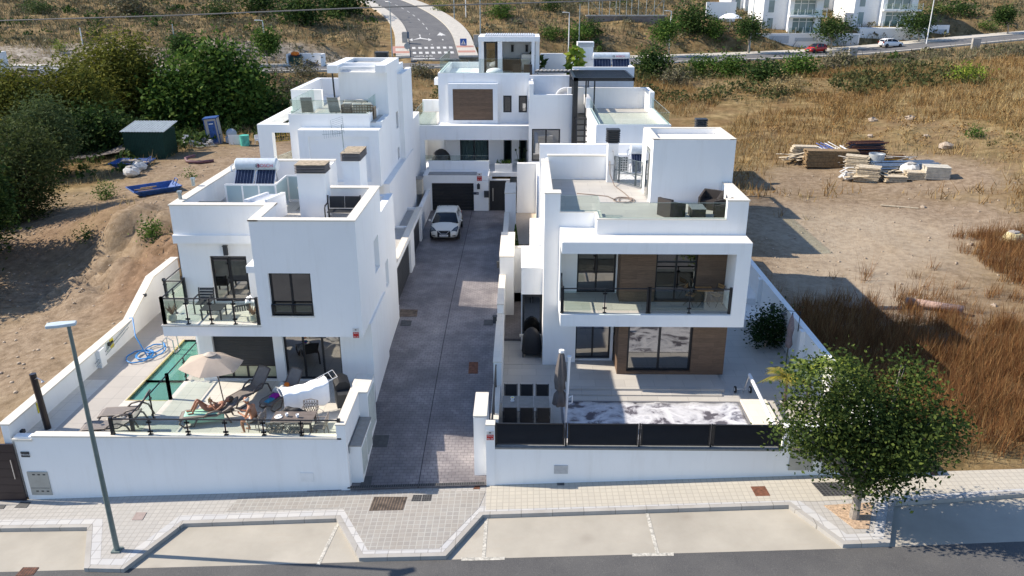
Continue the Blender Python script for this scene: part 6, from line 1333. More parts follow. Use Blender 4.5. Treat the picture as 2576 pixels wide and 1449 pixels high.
b = B(); b.tube([(ux+.3, uy-.1, T0+1.25), (ux+.42, uy-.12, T0+1.35), (ux+.42, uy-.12, T0+1.05), (ux+.32, uy-.1, T0+1.0)], .025, 6); b.build('crank', PLAST, um)
rl = thing('pool_reel', 'white wheeled roller for the pool cover at the right end of the pool', 'reel', (9, 27.2, T0)); p0 = Vector((8.95, 24.75, T0+.75)); p1 = Vector((8.6, 29.3, T0+.75)); p1 = Vector((*gy(1882, 972, 28.6)[:1], 28.6, T0+.8)); b = B(); b.tube([p0, p1], .07, 10); b.build('roller', PLAST, rl)
b = B(); b.M = Matrix.Translation(p0+Vector((0, -.05, 0))) @ Matrix.Rotation(R(90), 4, 'X'); b.tube([(.2*math.cos(a), .2*math.sin(a), 0) for a in np.linspace(0, 2*math.pi, 21)[:-1]], .02, 5, closed=True)
for i in range(6): a = i*math.pi/3; b.tube([(0, 0, 0), (.2*math.cos(a), .2*math.sin(a), 0)], .014, 4)
b.build('hand_wheel', BLACKF, rl)
for i, p in enumerate((p0+Vector((0, .35, 0)), p1)):
    b = B(); b.tube([p, (p.x-.18, p.y, T0)], .018, 5); b.tube([p, (p.x+.18, p.y, T0)], .018, 5)
    if i: b.tube([(p1.x-.5, p1.y, T0+.15), (p1.x+.1, p1.y, T0+.15)], .018, 5)
    b.build('stand', STEEL, rl)
for x in (p1.x-.5, p1.x+.1): b = B(); b.M = Matrix.Translation((x, p1.y, T0+.14)) @ Matrix.Rotation(R(90), 4, 'Y'); b.cyl((0, 0, -.03), .14, .06, 14); wq = b.build('wheel', BLACKF, rl); b = B(); b.M = Matrix.Translation((x, p1.y, T0+.14)) @ Matrix.Rotation(R(90), 4, 'Y'); b.cyl((0, 0, -.035), .07, .07, 10); b.build('hub', PLAST, wq)
# balcony bistro set
BW = simple('bistro_wood', (.35, .2, .08), .6); ZB = zb+.54
def fchair(x, rz, label):
    t = thing('folding_chair', label, 'chair', (x, 29.9, ZB), rz, 'wooden folding chairs on the villa balcony'); b = B()
    for i in range(4): b.box(-.2, .2, -.18+i*.09, -.11+i*.09, .44, .455)
    b.build('seat', BW, t, local=True); b = B()
    for i in range(2): b.box(-.2, .2, .2, .215, .68+i*.1, .75+i*.1)
    b.build('backrest', BW, t, local=True)
    for s_ in (-1, 1): q = B(); q.tube([(.2*s_, -.22, 0), (.2*s_, .21, .86)], .011, 5); q.tube([(.18*s_, .22, 0), (.18*s_, -.16, .44)], .011, 5); q.build('leg', DARKM, t, local=True)
fchair(XP(1738, 29.9, 4.4), R(60), 'wooden folding chair on the left of the balcony table'); fchair(XP(1805, 29.9, 4.4), R(-60), 'wooden folding chair on the right of the balcony table')
xt_ = XP(1770, 29.9, 4.3); t = thing('bistro_table', 'small folding wooden table between two balcony chairs', 'table', (xt_, 29.9, ZB)); b = B(); b.box(xt_-.32, xt_+.32, 29.6, 30.1, ZB+.7, ZB+.72); b.build('table_top', BW, t); b = B()
for s_ in (-1, 1): b.tube([(xt_-.25, 29.85+.2*s_, ZB), (xt_+.25, 29.85+.2*s_, ZB+.7)], .01, 5); b.tube([(xt_+.25, 29.85+.2*s_, ZB), (xt_-.25, 29.85+.2*s_, ZB+.7)], .01, 5)
b.build('leg', DARKM, t)
# villa roof furniture
WK = simple('dark_wicker', (.035, .028, .025), .7, 0, .3, 60, .5); ZR = 7.18
def wchair(x, y, rz, label):
    t = thing('wicker_armchair', label, 'armchair', (x, y, ZR), rz, 'dark wicker cube armchairs on the villa roof'); b = B(); b.box(-.33, .33, -.28, .28, .0, .36); b.build('seat', WK, t, local=True); b = B(); b.box(-.4, .4, .28, .4, 0, .72); b.build('backrest', WK, t, local=True)
    for s_ in (-1, 1): q = B(); q.prof([(-.38, 0), (.28, 0), (.28, .7), (-.38, .52)], 'x', s_*.33, s_*.41); q.build('arm', WK, t, local=True)
wchair(5.95, 31.0, R(120), 'wicker armchair standing alone at the left of the low wicker table'); wchair(7.75, 32.1, R(-30), 'wicker armchair against the rooftop room wall'); wchair(8.0, 30.85, R(-100), 'wicker armchair in the corner by the glass balustrade')
t = thing('wicker_table', 'low dark wicker table with a glass top on the villa roof', 'table', (6.95, 30.9, ZR)); b = B(); b.box(6.68, 7.22, 30.5, 31.3, ZR, ZR+.38); b.build('base', WK, t); b = B(); b.box(6.66, 7.24, 30.48, 31.32, ZR+.385, ZR+.4); b.build('glass_top', simple('table_glass', (.16, .17, .17), .1), t)
hp = []
for i in range(90): t_ = i/89; a = t_*2*math.pi*2.5; hp.append((4.35+.42*math.cos(a)*(.8+.3*math.sin(t_*9)), 33.3+.5*math.sin(a)*(.8+.2*math.cos(t_*7)), ZR+.03+.015*(i % 7)/7))
hp = [(4.02, 36.66, 8.2), (4.05, 36.6, 7.6), (4.2, 35.8, ZR+.05), (4.5, 34.6, ZR+.03)]+hp+[(3.7, 34.0, ZR+.02), (3.0, 34.3, ZR+.02), (2.4, 34.5, ZR+.02)]; b = B(); b.tube(hp, .02, 5); b.build('garden_hose', simple('grey_hose', (.2, .15, .12), .6), smooth=True, label='grey garden hose looped on the villa roof', cat='hose')
sg_ = thing('mesh_gate', 'grey metal mesh gate beside the chimney on the villa roof', 'gate', (4.8, 36.2, ZR)); GM = simple('grey_green_metal', (.10, .125, .135), .5, .2)
gA, gB = Vector((4.25, 36.7, 0)), Vector((5.36, 35.3, 0)); nn_ = (gB-gA)
for k_, (u0, u1) in enumerate(((0, .17), (.2, .76), (.79, 1))):
    a, c = gA+nn_*u0, gA+nn_*u1; b = B()
    for p in (a, c): b.tube([(p.x, p.y, ZR+.08), (p.x, p.y, ZR+1.25)], .03, 4)
    for z in (.1, .62, 1.24): b.tube([(a.x, a.y, ZR+z), (c.x, c.y, ZR+z)], .022, 4)
    m_ = int(22*(u1-u0))+2
    for i in range(m_): p = a.lerp(c, i/(m_-1)); b.tube([(p.x, p.y, ZR+.1), (p.x, p.y, ZR+1.24)], .008, 4)
    for i in range(17): b.tube([(a.x, a.y, ZR+.14+i*.065), (c.x, c.y, ZR+.14+i*.065)], .008, 4)
    b.build('mesh_panel', GM, sg_)
ac = thing('air_conditioner', 'white air conditioning unit behind the roof gate', 'air conditioner', (4.9, 39.5, 6.92)); xa_ = gy(1569, 385, 39.6)[0]; b = B(); b.box(xa_-.3, xa_+.3, 39.6, 39.95, 6.92, 7.9); bo = b.build('casing', PLAST, ac, bevel=.02); b = B()
for i in range(4):
    for j in range(6): b.box(xa_-.24+i*.12, xa_-.15+i*.12, 39.58, 39.602, 7.1+j*.12, 7.18+j*.12)
b.build('grille', BLACKF, bo)
x0_, x1_ = XP(1588, 39, 8), XP(1626, 39, 8)
solar('solar_water_heater', 'solar water heater partly hidden behind the rooftop room of the villa', x0_, x1_+1.0, 38.6, 7.0, 1.0, brand=False)
solar('solar_water_heater', 'solar water heater lettered in red on the roof of the far house', XP(1492, 62, 10.2), XP(1585, 62, 10.2), 61.6, rz1-.55, 1.0)
sh_ = thing('wall_shower', 'rooftop shower on the villa chimney', 'shower', (4.0, 36.65, 8)); b = B(); b.tube([(cc-.02, 36.66, 8.75), (cc-.02, 36.55, 8.72)], .015, 5); b.cyl((cc-.02, 36.55, 8.66), .05, .03, 10); b.tube([(cc-.02, 36.66, 8.7), (cc+.08, 36.62, 8.2), (cc+.12, 36.62, 7.85), (cc+.02, 36.64, 7.7), (cc-.05, 36.64, 7.95)], .012, 5); b.box(cc-.2, cc+.1, 36.66, 36.7, 8.0, 8.03); b.build('fittings', STEEL, sh_)
# planter, plants, hose on far house
t = thing('planter', 'white planter box with green plants before the far house', 'planter', (XP(1267, 55.9, 3.6), 55.8, 3.4)); xq = XP(1267, 55.9, 3.6); b = B(); b.box(xq-.62, xq+.62, 55.75, 56.2, 3.4, 3.95); b.build('box', PAINTW, t)
def leafball(b, c, r, n, s=.1, rn=rnd, flat=1.0):
    for _ in range(n):
        d = Vector((rn.gauss(0, 1), rn.gauss(0, 1), rn.gauss(0, 1)*flat)).normalized()*rn.uniform(.4, 1)**.6; p = Vector(c)+Vector((d.x*r[0], d.y*r[1], d.z*r[2])); a = Vector((rn.gauss(0, 1), rn.gauss(0, 1), rn.gauss(0, 1))).normalized(); u = a.orthogonal().normalized(); l = s*rn.uniform(.7, 1.3)
        b.poly([p-a*l*.5, p+u*l*.25, p+a*l*.5, p-u*l*.25])
def leafmat(name, cols, rough=.8, trans=.3):
    k = NT(name); g = k.n('ShaderNodeNewGeometry'); n_ = len(cols); col = k.ramp(g.outputs['Random Per Island'], [(i/(n_-1), c) for i, c in enumerate(cols)])
    nn = k.ramp(k.noise(k.pos(), .8, 3, .6), [(.3, .7), (.7, 1.15)]); col = k.mix(1.0, col, nn, 'MULTIPLY')
    k.l(col, k.b.inputs['Base Color']); k.b.inputs['Roughness'].default_value = rough; k.b.inputs['Specular IOR Level'].default_value = .12
    tr = k.n('ShaderNodeBsdfTranslucent'); k.l(col, tr.inputs[0]); mx = k.n('ShaderNodeMixShader'); mx.inputs[0].default_value = trans; k.l(k.b.outputs[0], mx.inputs[1]); k.l(tr.outputs[0], mx.inputs[2]); k.l(mx.outputs[0], k.out.inputs[0]); MATS[name] = k.m; return k.m
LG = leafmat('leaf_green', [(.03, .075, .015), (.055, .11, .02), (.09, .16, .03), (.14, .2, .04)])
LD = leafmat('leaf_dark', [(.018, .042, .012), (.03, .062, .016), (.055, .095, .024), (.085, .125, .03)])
LO = leafmat('leaf_olive', [(.06, .075, .016), (.11, .12, .022), (.17, .175, .03), (.24, .23, .04)])
LS = leafmat('leaf_silver', [(.05, .075, .028), (.075, .11, .04), (.11, .145, .055), (.09, .12, .04)])
LY = leafmat('leaf_lime', [(.10, .17, .02), (.17, .25, .03), (.25, .32, .05), (.34, .32, .06)])
LB = leafmat('dry_brown', [(.15, .08, .03), (.24, .135, .05), (.33, .21, .08), (.43, .31, .14)], .9, .2)
LST = leafmat('straw', [(.28, .20, .085), (.38, .29, .14), (.50, .40, .21), (.22, .17, .08)], .9, .2)
LGY = leafmat('grey_scrub', [(.11, .09, .06), (.17, .15, .095), (.10, .11, .05), (.24, .21, .14)], .9, .2)
b = B(); 
for i in range(60): an = rnd.uniform(0, 6.28); x = xq+rnd.uniform(-.55, .55); l = rnd.uniform(.2, .45); b.tube([(x, 55.95, 3.93), (x+.1*math.cos(an), 55.95+.1*math.sin(an), 3.95+l*.6), (x+.3*l*2*math.cos(an)*.6, 55.95+.25*math.sin(an), 3.95+l*.75)], [.02, .015, .003], 3)
b.build('leaves', LG, t)
def plantthing(name, label, loc, leafb, mat, cat='plant', group=None, pot=None):
    t = thing(name, label, cat, loc, 0, group); leafb.build('leaves', mat, t); return t
x1q = XP(1310, 56.5, 3.9); b = B()
for i in range(50): an = rnd.uniform(0, 6.28); l = rnd.uniform(.3, .8); b.tube([(x1q, 56.6, 3.4), (x1q+.2*math.cos(an), 56.6+.2*math.sin(an), 3.4+l), (x1q+.55*math.cos(an), 56.6+.4*math.sin(an), 3.5+l*.8)], [.02, .015, .003], 3)
for i in range(7): an = i*.9; b.tube([(x1q, 56.6, 3.4), (x1q+.4*math.cos(an), 56.6+.2*math.sin(an), 4.75+.1*(i % 3))], .008, 3); b.blob((x1q+.4*math.cos(an), 56.6+.2*math.sin(an), 4.75+.1*(i % 3)), (.07, .07, .06), 6)
plantthing('flowering_plant', 'spiky flowering plant against the narrow window of the far house', (x1q, 56.6, 3.4), b, LS)
xb_, zb_ = gy(1447, 165, 62.2); b = B(); leafball(b, (xb_, 62.2, zb_), (.75, .5, 1.5), 170, .7); plantthing('banana_plant', 'bright green large leaved banana plant on the far house roof', (xb_, 62.2, zb_-1.6), b, LY)
xb_, zb_ = gy(1347, 158, 64.2); b = B(); leafball(b, (xb_, 64.2, zb_), (.8, .5, .7), 60, .7); plantthing('banana_plant', 'dark leaved pot plant beside the rooftop kitchen', (xb_, 64.2, zb_-1.2), b, LD)
kz = kzb+.02
x, y = XP(1245, 59.5, 10), 59.2; t = thing('round_daybed', 'round white lounge seat on the far house roof terrace', 'seat', (x, y, kz)); b = B(); b.blob((x, y, kz+.35), (.62, .5, .3), 16); b.build('cushion', FABW, t, smooth=True); b = B(); b.cyl((x, y, kz), .5, .2, 16); b.build('base', WK, t)
for i, px in enumerate((1300, 1328)): x = XP(px, 59.5, 10); t = thing('rattan_chair', f'dark rattan chair on the far house roof, {"nearer the white seat" if i == 0 else "nearer the kitchen grill"}', 'chair', (x, 59.4, kz)); b = B(); b.box(x-.3, x+.3, 59.1, 59.7, kz, kz+.4); b.build('seat', WK, t); b = B(); b.box(x-.3, x+.3, 59.0, 59.1, kz, kz+.9); b.build('backrest', WK, t)
x = XP(1400, 59.6, 9.6); t = thing('striped_sunbed', 'long striped sunbed on the roof of the far house', 'sun lounger', (x, 59.8, kz)); b = B(); b.box(x-1.6, x+1.6, 59.4, 60.0, kz+.3, kz+.38)
b.build('frame', DARKM, t)
for i in range(11): q = B(); xx = x-1.55+i*.29; q.prism([(xx, 59.4), (xx+.12, 59.4), (xx+.3, 60.0), (xx+.18, 60.0)], kz+.385, kz+.46); q.build('stripe', CU, t)
b = B(); hp = []
for k_ in range(5):
    for i in range(18): a = i/17*math.pi; hp.append((XP(1425, 57.5, 8.3)+.75*math.cos(a)*(1-.1*k_)*(1 if k_ % 2 else -1), 57.4+.1*k_, ztp-.6+.1+.62*math.sin(a)*(1-.12*k_)))
b.tube(hp, .06, 6); b.build('roof_pipe', PLAST, smooth=True, label='bundle of pale flexible pipe on the flat roof by the steel pergola', cat='pipe')
# cypress, potted tree, palm, closed small parasol, wall shower on the right
cy_, cyY = XP(1297, 45.2, 1.8), 45.2; t = thing('small_cypress', 'small upright conifer in the villa entrance court', 'shrub', (cy_, cyY, 1.1)); b = B()
for _ in range(260): h_ = rnd.uniform(0, 1.35); r_ = .19*(1-h_/1.5); an = rnd.uniform(0, 6.28); p = Vector((cy_+r_*math.cos(an), cyY+r_*math.sin(an), 1.15+h_)); b.poly([p, p+Vector((.03, 0, .05)), p+Vector((0, 0, .2)), p+Vector((-.03, .01, .06))])
b.build('foliage', LG, t)
b = B(); b.tube([(cy_, cyY, 1.1), (cy_, cyY, 2.2)], .04, 6); b.build('stem', WOODD, t)
def loft(b, secs, closed_ends=True):
    rings = [[b.V(p) for p in s_] for s_ in secs]; n = len(rings[0])
    for a, c in zip(rings, rings[1:]):
        for i in range(n): j = (i+1) % n; b.f.append([a[i], a[j], c[j], c[i]])
    if closed_ends: b.f.append(rings[0][::-1]); b.f.append(rings[-1])
def car(loc, rz, label, paint, roofm, name='parked_car', plate='7911 LYY', L=3.99, sport=0):
    t = thing(name, label, 'car', loc, rz); k_ = L/4.0; b = B()
    st = [(-2.0, .58, .60, .34), (-1.93, .74, .68, .24), (-1.72, .83, .78, .2), (-1.3, .87, .90, .19), (-.88, .87, .97, .19), (0, .87, 1.0, .19), (.9, .875, 1.02, .19), (1.55, .86, 1.02, .2), (1.86, .80, .98, .26), (1.98, .68, .80, .38)]
    secs = []
    for y, w_, zt, zl in st: zm = (zt+zl)/2; secs.append([(x*w_/1, y*k_, z) for x, z in ((0, zt+.015), (.55, zt), (.88, zt-.05), (.99, zt-.17), (1.0, zm), (.95, zl+.05), (.8, zl), (-.8, zl), (-.95, zl+.05), (-1.0, zm), (-.99, zt-.17), (-.88, zt-.05), (-.55, zt))])
    loft(b, secs); b.build('body', paint, t, local=True, smooth=True, sub=1)
    g = B(); gs_ = [(-1.0, .72, .93, .9), (-.62, .70, 1.17, .95), (-.22, .62, 1.39, .98), (.9, .62, 1.42, 1.0), (1.5, .58, 1.32, 1.0), (1.9, .60, 1.0, .9)]
    loft(g, [[(x*w_, y*k_, z) for x, z in ((0, zt), (.8, zt-.015), (1.0, zt-.05), (1.18, .94), (-1.18, .94), (-1.0, zt-.05), (-.8, zt-.015))] for y, w_, zt, q in gs_]); g.build('window', simple('car_glass', (.006, .008, .012), .06) if 'car_glass' not in MATS else MATS['car_glass'], t, local=True, smooth='auto')
    r = B(); rs_ = [(-.24, .61, 1.395), (-.1, .63, 1.425), (.5, .64, 1.445), (1.0, .63, 1.44), (1.5, .59, 1.35), (1.66, .57, 1.27)]
    loft(r, [[(x*w_, y*k_, z+dz) for x, dz in ((0, .02), (.7, .012), (1.0, -.02), (1.03, -.06), (.9, -.045), (-.9, -.045), (-1.03, -.06), (-1.0, -.02), (-.7, .012))] for y, w_, z in rs_]); ro = r.build('roof', roofm, t, local=True, smooth=True)
    q = B(); q.tube([(0, .9*k_, 1.45), (0, 1.05*k_, 1.58)], .01, 4); q.build('aerial', BLACKF, ro, local=True)
    q = B()
    for s_ in (-1, 1):
        q.tube([(s_*.83, -.98*k_, .95), (s_*.735, -.6*k_, 1.18), (s_*.635, -.22*k_, 1.39)], .03, 5); q.tube([(s_*.8, .42*k_, .97), (s_*.65, .42*k_, 1.41)], .025, 4); q.tube([(s_*.78, 1.35*k_, .98), (s_*.64, 1.2*k_, 1.38)], .05, 4); q.tube([(s_*.7, 1.86*k_, 1.0), (s_*.58, 1.56*k_, 1.31)], .045, 4)
    q.build('pillar', paint, t, local=True)
    for s_ in (-1, 1):
        q = B(); q.blob((s_*.96, -.72*k_, 1.0), (.1, .06, .07), 10); q.tube([(s_*.84, -.72*k_, .96), (s_*.93, -.72*k_, .98)], .02, 4); q.build('mirror', paint, t, local=True, smooth=True)
        q = B(); q.prism([(s_*.44, -1.93*k_), (s_*.78, -1.80*k_), (s_*.84, -1.42*k_), (s_*.60, -1.72*k_)], [.63, .60, .72, .72], [.67, .70, .875, .80]); q.build('headlight', simple('headlight', (.10, .12, .14), .1, .3) if 'headlight' not in MATS else MATS['headlight'], t, local=True)
        q = B(); q.box(s_*.52, s_*.70, -1.985*k_, -1.9*k_, .36, .42); q.build('fog_light', BLACKF, t, local=True)
        q = B(); q.box(s_*.55, s_*.80, 1.82*k_, 1.985*k_, .74, .92); q.build('tail_light', simple('tail_red', (.3, .01, .01), .3) if 'tail_red' not in MATS else MATS['tail_red'], t, local=True, bevel=.02)
        for y in (-1.25*k_, 1.28*k_):
            q = B(); q.M = Matrix.Translation((s_*.80, y, .31)) @ Matrix.Rotation(R(90), 4, 'Y'); q.lathe((0, 0, -.1), [(.2, 0), (.29, 0), (.31, .03), (.31, .17), (.29, .2), (.2, .2)], 20); wq = q.build('wheel', simple('tyre', (.015, .015, .015), .85) if 'tyre' not in MATS else MATS['tyre'], t, local=True, smooth='auto')
            q = B(); q.M = Matrix.Translation((s_*.885, y, .31)) @ Matrix.Rotation(R(90), 4, 'Y')
            for i in range(5): a = i*1.2566; q.rbox((.1*math.cos(a), .1*math.sin(a), 0), (.18, .045, .03), a)
            q.tube([(.19*math.cos(a), .19*math.sin(a), 0) for a in np.linspace(0, 6.283, 17)[:-1]], .014, 4, closed=True); q.build('rim', STEEL if not sport else DARKM, wq, local=True)
    q = B(); q.prism([(-.40, -2.005*k_), (.40, -2.005*k_), (.40, -1.9*k_), (-.40, -1.9*k_)], [.30]*4, [.66, .66, .7, .7]); gr_ = q.build('grille', BLACKF, t, local=True, bevel=.03)
    q = B(); q.tube([(-.34, -2.02*k_, .69), (-.16, -2.04*k_, .52), (.16, -2.04*k_, .52), (.34, -2.02*k_, .69)], .02, 6); q.build('chrome_trim', STEEL, gr_, local=True)
    for yy, d in ((-2.04*k_, -1), (1.985*k_, 1)):
        q = B(); q.box(-.26, .26, yy-.01, yy+.01, .36+.0*(d > 0), .47); pq = q.build('number_plate', PLAST, t, local=True)
        tx = text(plate, .105, BLACKF, pq, (0, yy+.012*d, .415), xdir=(-d*1.0, 0, 0) if d > 0 else (1, 0, 0), local=True)
    return t
CW = simple('pearl_white_paint', (.72, .70, .64), .22, 0, .02, 2, spec=.6); CR = simple('red_paint', (.5, .02, .015), .25, 0, .02, 2); CW2 = simple('white_car_paint', (.8, .8, .8), .25, 0, .02, 2); CB = simple('black_roof', (.01, .01, .012), .2, 0, .02, 2)
cx_, cy_ = gz(1117, 609, 1.24); car((cx_, cy_+2.0, 1.24), 0, 'white hatchback parked in the driveway facing the street', CW, CW)
car_far = []
def onroad(px, py, off, zz=.05):
    best = None
    for a, c in zip(RD, RD[1:]):
        for q in np.linspace(0, 1, 6):
            p = Vector(a).lerp(Vector(c), q); d = (Vector(c)-Vector(a)).normalized(); p2 = p+Vector((-d.y, d.x, 0))*off; D_ = (p2-Vector((0, 0, CAMH))); X_p = 1288+FPX*D_.dot(rt)/D_.dot(fw)
            if best is None or abs(X_p-px) < best[0]: best = (abs(X_p-px), p2, math.atan2(d.y, d.x))
    return best[1]+Vector((0, 0, zz)), best[2]
p, a = onroad(2050, 125, 2.3); car(tuple(p), a-R(90)+R(8), 'red hatchback with a black roof parked on the far road', CR, CB, plate='4582 KHR', L=3.8, sport=1)
p, a = onroad(2243, 110, 2.3); car(tuple(p), a+R(90)-R(2), 'white hatchback parked on the far road before the pale apartments', CW2, CW2, plate='1206 MGX', L=4.05)
# =============== trees and shrubs ===============
def leafcloud(lobes, n, size, seed=1, asp=.5, droop=.0, clump=0, shell=.55):
    rs_ = np.random.RandomState(seed); L_ = np.array(lobes, float); ck = 1.9 if clump < 30 else 2.4; vol = (L_[:, 3]*L_[:, 4]*L_[:, 5])**.75; pick = rs_.choice(len(L_), n, p=vol/vol.sum())
    d = rs_.normal(size=(n, 3)); d /= np.linalg.norm(d, axis=1)[:, None]; r = rs_.rand(n)**(1/3)*(1-shell)+shell; r = np.where(rs_.rand(n) < .25, rs_.rand(n), r)
    c = L_[pick, :3]+d*r[:, None]*L_[pick, 3:6]
    if clump:
        cc = c[rs_.randint(0, n, max(8, n//clump))]; c = cc[rs_.randint(0, len(cc), n)]+rs_.normal(size=(n, 3))*size*ck
    a = rs_.normal(size=(n, 3)); a[:, 2] = a[:, 2]*.6-droop; a /= np.linalg.norm(a, axis=1)[:, None]; q = rs_.normal(size=(n, 3)); u = np.cross(a, q); u /= np.linalg.norm(u, axis=1)[:, None]
    s_ = size*(.6+.8*rs_.rand(n))[:, None]
    v = np.stack([c-a*s_*.5, c+u*s_*.5*asp, c+a*s_*.5, c-u*s_*.5*asp], 1).reshape(-1, 3); return v, np.arange(4*n).reshape(n, 4)
BARK = simple('grey_bark', (.28, .24, .2), .9, 0, .35, 8, .6); BARKD = simple('dark_bark', (.10, .075, .055), .9, 0, .4, 8, .6)
def attach(o, t):
    o.parent = t; me = o.data; me.transform(Matrix.Translation(-OFF[t])); return o
def tree(label, base, lobes, n, size, mat, tr=.18, name='tree', seed=1, bark=None, group=None, asp=.5, droop=0, clump=0, limbs=7, shell=.55, cat='tree'):
    t = thing(name, label, cat, tuple(base), 0, group); v, f = leafcloud(lobes, n, size, seed, asp, droop, clump, shell); attach(npmesh('crown', v, f, mat), t)
    b = B(); rn = random.Random(seed); L_ = lobes; cz_ = sum(l[2] for l in L_)/len(L_); bx, by, bz_ = base; cxm = sum(l[0] for l in L_)/len(L_); cym = sum(l[1] for l in L_)/len(L_)
    fork = Vector((bx+(cxm-bx)*.15, by+(cym-by)*.2, bz_+(cz_-bz_)*.38)); b.tube([(bx, by, bz_-.3), (bx+(cxm-bx)*.08, by, bz_+(cz_-bz_)*.22), fork], [tr*1.15, tr*.85, tr*.7], 8)
    for l in (L_ if len(L_) <= limbs else rn.sample(L_, limbs)):
        e = Vector(l[:3]); m_ = fork.lerp(e, .5)+Vector((rn.uniform(-.2, .2), rn.uniform(-.2, .2), .1)); b.tube([fork-Vector((0, 0, .1)), m_, e], [tr*.55, tr*.35, tr*.1], 6)
        for _ in range(2): e2 = e+Vector((rn.uniform(-1, 1)*l[3]*.8, rn.uniform(-1, 1)*l[4]*.8, rn.uniform(-.3, 1)*l[5]*.7)); b.tube([m_, m_.lerp(e2, .6), e2], [tr*.22, tr*.14, tr*.04], 4)
    o = b.build('trunk', bark or BARK, t); return t
def pl_(px, py, rpx, Yd, q=.9, jit=0, rn=random.Random(5)):
    y = Yd+rn.uniform(-jit, jit); x, z = gy(px, py, y); D_ = (Vector((x, y, z-CAMH))).dot(fw); r = rpx*D_/FPX; return (x, y, z, r, r*q, r*.9)
# street tree in front, right
bx, by = gs(2148, 1302); base = (bx, by, sz(bx))
FLr = .9
FL = [(2060, 1005, 78), (2150, 980, 60), (2275, 945, 42), (2270, 905, 22), (2185, 1060, 105), (2065, 1085, 92), (2300, 1085, 92), (2375, 1060, 52), (2400, 1110, 42), (2205, 1150, 88), (2110, 1150, 66), (2275, 1190, 62), (2180, 1215, 48), (1985, 1075, 42), (1970, 1045, 24), (1995, 975, 28), (2040, 930, 46), (2340, 985, 34), (2255, 1240, 26), (1965, 1135, 18), (2330, 1160, 48), (1950, 1090, 14), (2365, 935, 12), (2120, 925, 26), (2305, 1235, 16)]
lob = [pl_(2180+(a-2180)*.93, 1050+(c-1050)*.93-8, r*FLr, by+.1, .9, .55) for a, c, r in FL]
tree('large leafy street tree growing from the pavement pit at the right', base, lob+[(x, y-r*.55, z-.1, r*.75, r*.7, r*.7) for x, y, z, r, _, _ in lob[:14]], 27000, .115, leafmat('street_tree_leaf', [(.022, .042, .013), (.04, .068, .018), (.065, .098, .022), (.10, .135, .03), (.15, .19, .04)]), .15, 'street_tree', 11, BARK, asp=.62, droop=.3, clump=80, limbs=10, shell=.62)
# big trees on the left
def bt(label, base_px, Yd, FLs, n, size, mat, seed, tr=.25, name='tree', **k):
    y = Yd; x = gy(base_px[0], base_px[1], y)[0]; z = float(TZ(x, y)); lob = [pl_(a, c, r, Yd, 1.0, r*Yd/FPX*.35) for a, c, r in FLs]; return tree(label, (x, y, z), lob, n, size, mat, tr, name, seed, BARKD, **k)
bt('tall olive green pine behind the dark green container', (300, 340), 84, [(285, 150, 52), (335, 130, 34), (240, 190, 60), (330, 205, 62), (280, 240, 66), (380, 230, 40), (360, 180, 40), (215, 240, 40)], 20000, .45, LO, 21, .3, 'pine_tree', clump=14, asp=.3)
bt('yellowish green pine left of the tall pine', (200, 400), 76, [(190, 205, 45), (140, 250, 45), (215, 265, 60), (165, 310, 60), (240, 320, 50), (120, 210, 25)], 16000, .42, LO, 22, .3, 'pine_tree', clump=14, asp=.3)
bt('pine with bright top at the left edge of the photo', (20, 420), 72, [(30, 225, 45), (0, 250, 45), (60, 275, 42), (20, 310, 50)], 12000, .42, LO, 23, .3, 'pine_tree', clump=14, asp=.3)
bt('greyish olive tree below the pines at the left', (120, 420), 64, [(110, 300, 48), (70, 330, 45), (140, 350, 46), (100, 380, 52)], 15000, .28, LS, 24, .25, 'olive_tree', clump=10, asp=.35)
bt('dark broad tree at the left edge', (70, 600), 52, [(25, 385, 75), (80, 420, 62), (30, 480, 85), (70, 500, 50), (0, 560, 60), (95, 360, 35), (-60, 520, 90), (-90, 430, 80), (-120, 600, 70)], 26000, .26, leafmat('dark_olive_leaf', [(.03, .045, .015), (.055, .075, .022), (.09, .11, .035)]), 25, .3, 'olive_tree', clump=10, asp=.4)  # dark greyish olive leaf colours
bt('broad dark green carob tree behind the blue cabin', (560, 330), 82, [(450, 205, 50), (520, 175, 50), (580, 170, 42), (620, 215, 45), (480, 260, 58), (560, 250, 66), (420, 270, 42), (610, 270, 44), (540, 145, 25), (430, 310, 32), (500, 310, 40), (590, 310, 36)], 20000, .45, LG, 26, .35, 'carob_tree', clump=7, asp=.6)
bt('dark pine between container and carob tree', (360, 340), 90, [(350, 250, 55), (400, 280, 45), (310, 290, 45), (440, 235, 38)], 12000, .45, LD, 27, .3, 'pine_tree', clump=12, asp=.35)
bt('dark undergrowth tree behind the container', (260, 420), 72, [(200, 380, 50), (260, 350, 46), (150, 400, 50), (225, 320, 40), (300, 330, 36), (330, 345, 20)], 11000, .38, LD, 28, .25, clump=10)
bt('dark round tree at the left of the white rear house', (650, 340), 86, [(640, 230, 40), (670, 280, 40), (650, 310, 34), (610, 330, 30)], 5000, .45, LD, 29, .25, clump=8)
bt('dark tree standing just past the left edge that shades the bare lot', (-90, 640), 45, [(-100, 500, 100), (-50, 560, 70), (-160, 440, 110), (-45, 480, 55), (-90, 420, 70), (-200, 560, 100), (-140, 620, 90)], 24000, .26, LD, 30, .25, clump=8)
bt('second dark tree past the left edge above the bare lot', (-200, 700), 39, [(-210, 600, 110), (-150, 640, 90), (-260, 540, 110), (-120, 580, 60)], 16000, .24, LD, 32, .25, clump=8)
